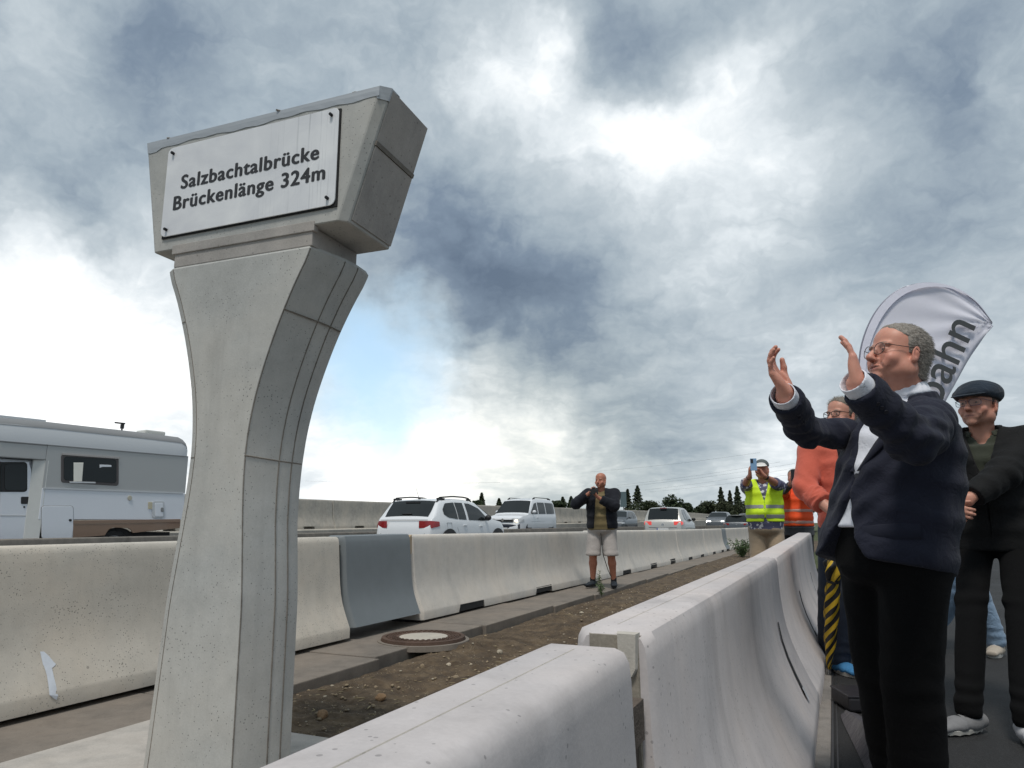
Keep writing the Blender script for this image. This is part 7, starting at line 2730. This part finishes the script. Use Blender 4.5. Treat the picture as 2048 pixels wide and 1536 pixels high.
for k, (px_, py_, hz_) in enumerate(ridge):
    q = at_z(px_, py_, hz_)
    wd = .012 + .022 * min(1, k / 3)
    side = nrm(np.array([RIGHT[0], RIGHT[1], 0]) + .35 * np.array([_fh[0], _fh[1], 0]))
    wob = .008 * math.sin(k * 2.3)
    rows.append([tuple(q - side * (.03 + .35 * hz_) + [0, 0, -q[2] + .006]), tuple(q - side * .022 + [0, 0, -.5 * hz_ + wob]), tuple(q - side * .006 + [0, 0, -.012]), tuple(q), tuple(q + side * wd + [0, 0, wob]), tuple(q + side * wd * 2 + [0, 0, -.012]),
                 tuple(q + side * (wd * 2 + .02) + [0, 0, -.5 * hz_]), tuple(q + side * (wd * 2 + .06 + .3 * hz_) + [0, 0, -q[2] + .006])])
mb = MB(); mb.loft(rows, closed=False, caps=False)
clo = mb.build('cloth', M_cloth, None, smooth=True)
md = clo.modifiers.new('sub', 'SUBSURF'); md.levels = 2; md.render_levels = 2
tag(clo, 'dark plum cloth heaped in a long ridge on the asphalt before the suit trousers', 'cloth')

# ================================================================== PLANTS
M_leaf, _t, _b = material('weed_leaf')
_pos = _t.n('ShaderNodeNewGeometry').outputs['Random Per Island']
_t.put(_b.inputs['Base Color'], _t.ramp(_pos, [(0, (.035, .065, .022)), (.6, (.065, .115, .038)), (1, (.13, .19, .075))]))
_b.inputs['Roughness'].default_value = .6
M_stem = plain('weed_stem', (.08, .10, .04), .8)


def leafy(name, at, h, spread, stems, leaves, lw, label, seed):
    r_ = np.random.default_rng(seed)
    root = empty(name, tuple(at), 0, label, 'plant', None)
    sm, lf = MB(), MB()
    for s_ in range(stems):
        a = r_.uniform(0, 6.28); ln = h * r_.uniform(.55, 1.1); sp = spread * r_.uniform(.2, 1)
        pts = [(math.cos(a) * sp * t_ ** 1.4, math.sin(a) * sp * t_ ** 1.4, ln * (t_ - .15 * t_ ** 3)) for t_ in np.linspace(0, 1, 6)]
        sm.tube(pts, [.004 * (1 - .7 * t_) * (h / .4) for t_ in np.linspace(0, 1, 6)], 5)
        for k in range(leaves):
            t_ = r_.uniform(.2, 1.0)
            p = np.array([np.interp(t_, np.linspace(0, 1, 6), [q[i] for q in pts]) for i in range(3)])
            d = nrm(r_.normal(0, 1, 3) + np.array([0, 0, .5])); n_l = nrm(np.cross(d, r_.normal(0, 1, 3)))
            w2, l2 = lw * r_.uniform(.3, .55), lw * r_.uniform(1.0, 2.2)
            lf.add([p, p + d * l2 * .4 + n_l * w2 * .5, p + d * l2 - [0, 0, l2 * .25], p + d * l2 * .4 - n_l * w2 * .5], [(0, 1, 2, 3)])
    sm.build('stem', M_stem, root)
    tag(lf.build('foliage', M_leaf, root), kind='stuff')
    return root


p_ = at_z(1492, 1108, -.05)
leafy('shrub', (p_[0] + .2, p_[1] - 3.0, -.05), .62, .50, 34, 26, .055, 'green leafy bush growing at the foot of the barriers, left of the yellow vest', 3)
p_ = at_z(1203, 1192, -.03)
leafy('weed', (p_[0], p_[1], -.04), .26, .12, 7, 14, .030, 'small sparse weed on the soil edge in front of the bald man', 5)
p_ = at_z(1216, 1176, -.03)
leafy('weed', (p_[0], p_[1] - .4, -.04), .34, .08, 5, 12, .028, 'taller thin weed beside the right shoe of the bald man', 6)

# ---- trees beyond the bridge
M_fol, _t, _b = material('tree_foliage')
_r = _t.n('ShaderNodeNewGeometry').outputs['Random Per Island']
_o = _t.n('ShaderNodeObjectInfo').outputs['Random']
_c = _t.ramp(_r, [(0, (.016, .030, .014)), (.5, (.030, .050, .021)), (1, (.06, .085, .034))])
_t.put(_b.inputs['Base Color'], _t.mix(_t.math('MULTIPLY', _o, .45), _c, (.05, .042, .022)))
_b.inputs['Roughness'].default_value = .8
M_bark = plain('bark', (.06, .045, .032), .95, bump=.5)


def tree(px, top_y, base_y, d, wpx, kind, label, seed, name):
    r_ = np.random.default_rng(seed)
    g_ = at_d(px, 1045, d)
    zt = at_d(px, top_y, d)[2]
    zb = -1.6
    wid = wpx / F_PX * d
    zl = max(zb + 1.0, at_d(px, base_y, d)[2] - .6)
    root = empty(name, (g_[0], g_[1], zb), 0, label, 'tree', 'trees beyond the bridge')
    Ht = zt - zb
    mb = MB()
    mb.tube([(0, 0, 0), (.1, 0, Ht * .4), (0, .1, Ht * .75), (0, 0, Ht * .96)], [Ht * .03, Ht * .022, Ht * .012, .03], 7)
    z0 = zl - zb
    P = []
    if kind == 'conifer':
        n = 1700
        t_ = r_.random(n) ** .75
        lay = .72 + .28 * np.sin(t_ * Ht * 4.5 + r_.uniform(0, 6))
        rad = wid * .66 * (1 - t_) ** .8 * lay * np.sqrt(r_.random(n)) + .1
        a = r_.uniform(0, 6.28, n)
        P = np.stack([rad * np.cos(a), rad * np.sin(a), z0 + (Ht - z0) * t_ - .22 * rad], 1)
        for k in range(14):
            aa = r_.uniform(0, 6.28); zz = z0 + (Ht - z0) * k / 15; ln = wid * .45 * (1 - k / 15)
            mb.tube([(0, 0, zz), (ln * math.cos(aa), ln * math.sin(aa), zz - .1 * ln)], [.06, .02], 5)
    else:
        nb = 12
        cs = []
        for k in range(nb):
            a = r_.uniform(0, 6.28); rr = wid * .34 * math.sqrt(r_.random())
            zc = z0 + (Ht - z0) * r_.uniform(.25, .80)
            sz = wid * r_.uniform(.14, .24)
            if kind == 'dome':
                q = min(1, rr / (wid * .5)); zc = z0 + (Ht - z0) * r_.uniform(.2, .80) * math.sqrt(max(.1, 1 - q * q)); sz = wid * r_.uniform(.17, .24)
            zc = min(zc, Ht - sz * .9)
            cs.append((rr * math.cos(a), rr * math.sin(a), zc, sz))
            mb.tube([(0, 0, z0 * .7), (rr * .5 * math.cos(a), rr * .5 * math.sin(a), (z0 + zc) / 2), (rr * math.cos(a), rr * math.sin(a), zc)], [.14, .09, .03], 5)
        cs.append((0, 0, Ht - wid * .2, wid * .20))
        for (x, y, z, sz) in cs:
            n = 150
            v_ = r_.normal(0, 1, (n, 3)); v_ /= np.linalg.norm(v_, axis=1, keepdims=True)
            P.append(v_ * (sz * r_.uniform(.55, 1.08, (n, 1))) * [1, 1, .85] + [x, y, z])
        P = np.concatenate(P)
    n = len(P)
    s_ = (.30 if kind != 'conifer' else .26) * (d / 190) * r_.uniform(.6, 1.35, n)
    d1 = r_.normal(0, 1, (n, 3)); d1 /= np.linalg.norm(d1, axis=1, keepdims=True)
    d2 = np.cross(d1, r_.normal(0, 1, (n, 3))); d2 /= np.linalg.norm(d2, axis=1, keepdims=True)
    VV = np.stack([P - d1 * s_[:, None], P + d2 * s_[:, None] * .6, P + d1 * s_[:, None], P - d2 * s_[:, None] * .6], 1).reshape(-1, 3)
    Fq = np.arange(n * 4).reshape(-1, 4)
    mb.build('trunk', M_bark, root)
    mesh_obj('crown', np_mesh('crown', VV, Fq), M_fol, root)
    return root


TR = [  # x, top y, base y, distance, width px, kind, label
    (963, 986, 1010, 210, 15, 'conifer', 'small dark conifer showing between the white crossover and the van'),
    (955, 1000, 1012, 205, 26, 'bush', 'low dark bush left of the white van'),
    (998, 997, 1010, 215, 12, 'conifer', 'tiny conifer tip just above the left end of the white van'),
    (1118, 1001, 1015, 220, 34, 'bush', 'low dark bush left of the bald photographer'),
    (1126, 994, 1012, 220, 16, 'conifer', 'small conifer directly left of the bald man, the nearer of two'),
    (1143, 993, 1012, 225, 18, 'conifer', 'small conifer tip beside the elbow of the bald man'),
    (1257, 978, 1020, 190, 20, 'conifer', 'slim dark conifer right behind the blue road sign'),
    (1277, 971, 1020, 190, 34, 'conifer', 'tall broad conifer right of the blue road sign'),
    (1290, 1001, 1022, 185, 62, 'bush', 'wide dark green bush below the tall conifer'),
    (1345, 986, 1024, 180, 52, 'dome', 'round brownish tree behind the silver people carrier'),
    (1377, 1005, 1026, 190, 28, 'bush', 'low bush to the right of the round brownish tree'),
    (1418, 1000, 1030, 175, 50, 'bush', 'left end of the small wood, a rounded green tree'),
    (1445, 974, 1030, 170, 26, 'conifer', 'pointed conifer rising from the middle of the small wood'),
    (1463, 981, 1030, 172, 18, 'conifer', 'thin conifer between two larger ones in the small wood'),
    (1478, 972, 1030, 170, 26, 'conifer', 'tall conifer in the wood close to the raised blue phone'),
    (1450, 1000, 1032, 165, 60, 'bush', 'dense green tree in the centre of the small wood'),
    (1490, 998, 1034, 165, 56, 'bush', 'dense dark tree in the wood behind the raised bare arm'),
    (1530, 1000, 1036, 165, 60, 'bush', 'dark tree hidden behind the man in the yellow vest'),
    (1575, 1001, 1040, 165, 50, 'bush', 'dark green tree between the yellow vest and the orange jacket'),
    (1610, 1006, 1040, 170, 50, 'bush', 'dark tree behind the person in the orange jacket'),
    (1400, 1012, 1030, 170, 40, 'bush', 'low brownish bush in front of the small wood'),
    (1468, 1008, 1034, 160, 44, 'bush', 'low olive bush along the foot of the small wood'),
]
for i, a in enumerate(TR):
    tree(a[0], a[1], a[2], a[3], a[4], a[5], a[6], 20 + i, 'conifer_tree' if a[5] == 'conifer' else 'broadleaf_tree')

# ---- back of a road sign, power lines
p_ = at_d(1248, 1045, 70)
sg = empty('road_sign', (p_[0], p_[1], .3), 0, 'blue grey road sign seen edge on behind the bald photographer', 'sign')
zt, zb_ = at_d(1248, 983, 70)[2], at_d(1248, 1014, 70)[2]
mb = MB(); mb.box((0, 0, (zt + zb_) / 2 - .3), (.62, .05, zt - zb_)); pn = mb.build('sign_panel', plain('sign_back', (.10, .145, .16), .6), sg, bevel=.01)
mb = MB(); mb.box((-.1, .04, (zt + zb_) / 2 - .3), (.04, .05, zt - zb_)); mb.build('panel_rib', M_trim, pn)
mb = MB(); mb.tube([(0, .06, -.5), (0, .06, zb_)], .06, 8); mb.build('post', plain('galvanised_post', (.25, .26, .27), .5, .5), sg)
M_wire = plain('power_cable', (.10, .105, .11), .6)
for i, (a, b_) in enumerate([((1180, 944), (1520, 905)), ((1234, 971), (1560, 924)), ((1234, 975), (1590, 927)), ((1290, 980), (1600, 934)), ((1300, 984), (1605, 945)), ((610, 962), (1000, 965))]):
    d0, d1 = 260, 190
    pts = []
    for k in range(9):
        t_ = k / 8
        pts.append(at_d(a[0] + (b_[0] - a[0]) * t_, a[1] + (b_[1] - a[1]) * t_ + 6 * math.sin(PI * t_) * .5, d0 + (d1 - d0) * t_))
    mb = MB(); mb.tube(pts, .019, 5)
    tag(mb.build('power_line', M_wire), ['topmost thin power line crossing the pale sky above the silver car', 'second thin power line from the top, running up to the blue phone', 'thin power line just below the second one', 'fourth thin power line above the small wood', 'lowest thin power line above the small wood', 'faint power line low in the sky behind the white crossover'][i], 'power line', 'power lines across the sky')
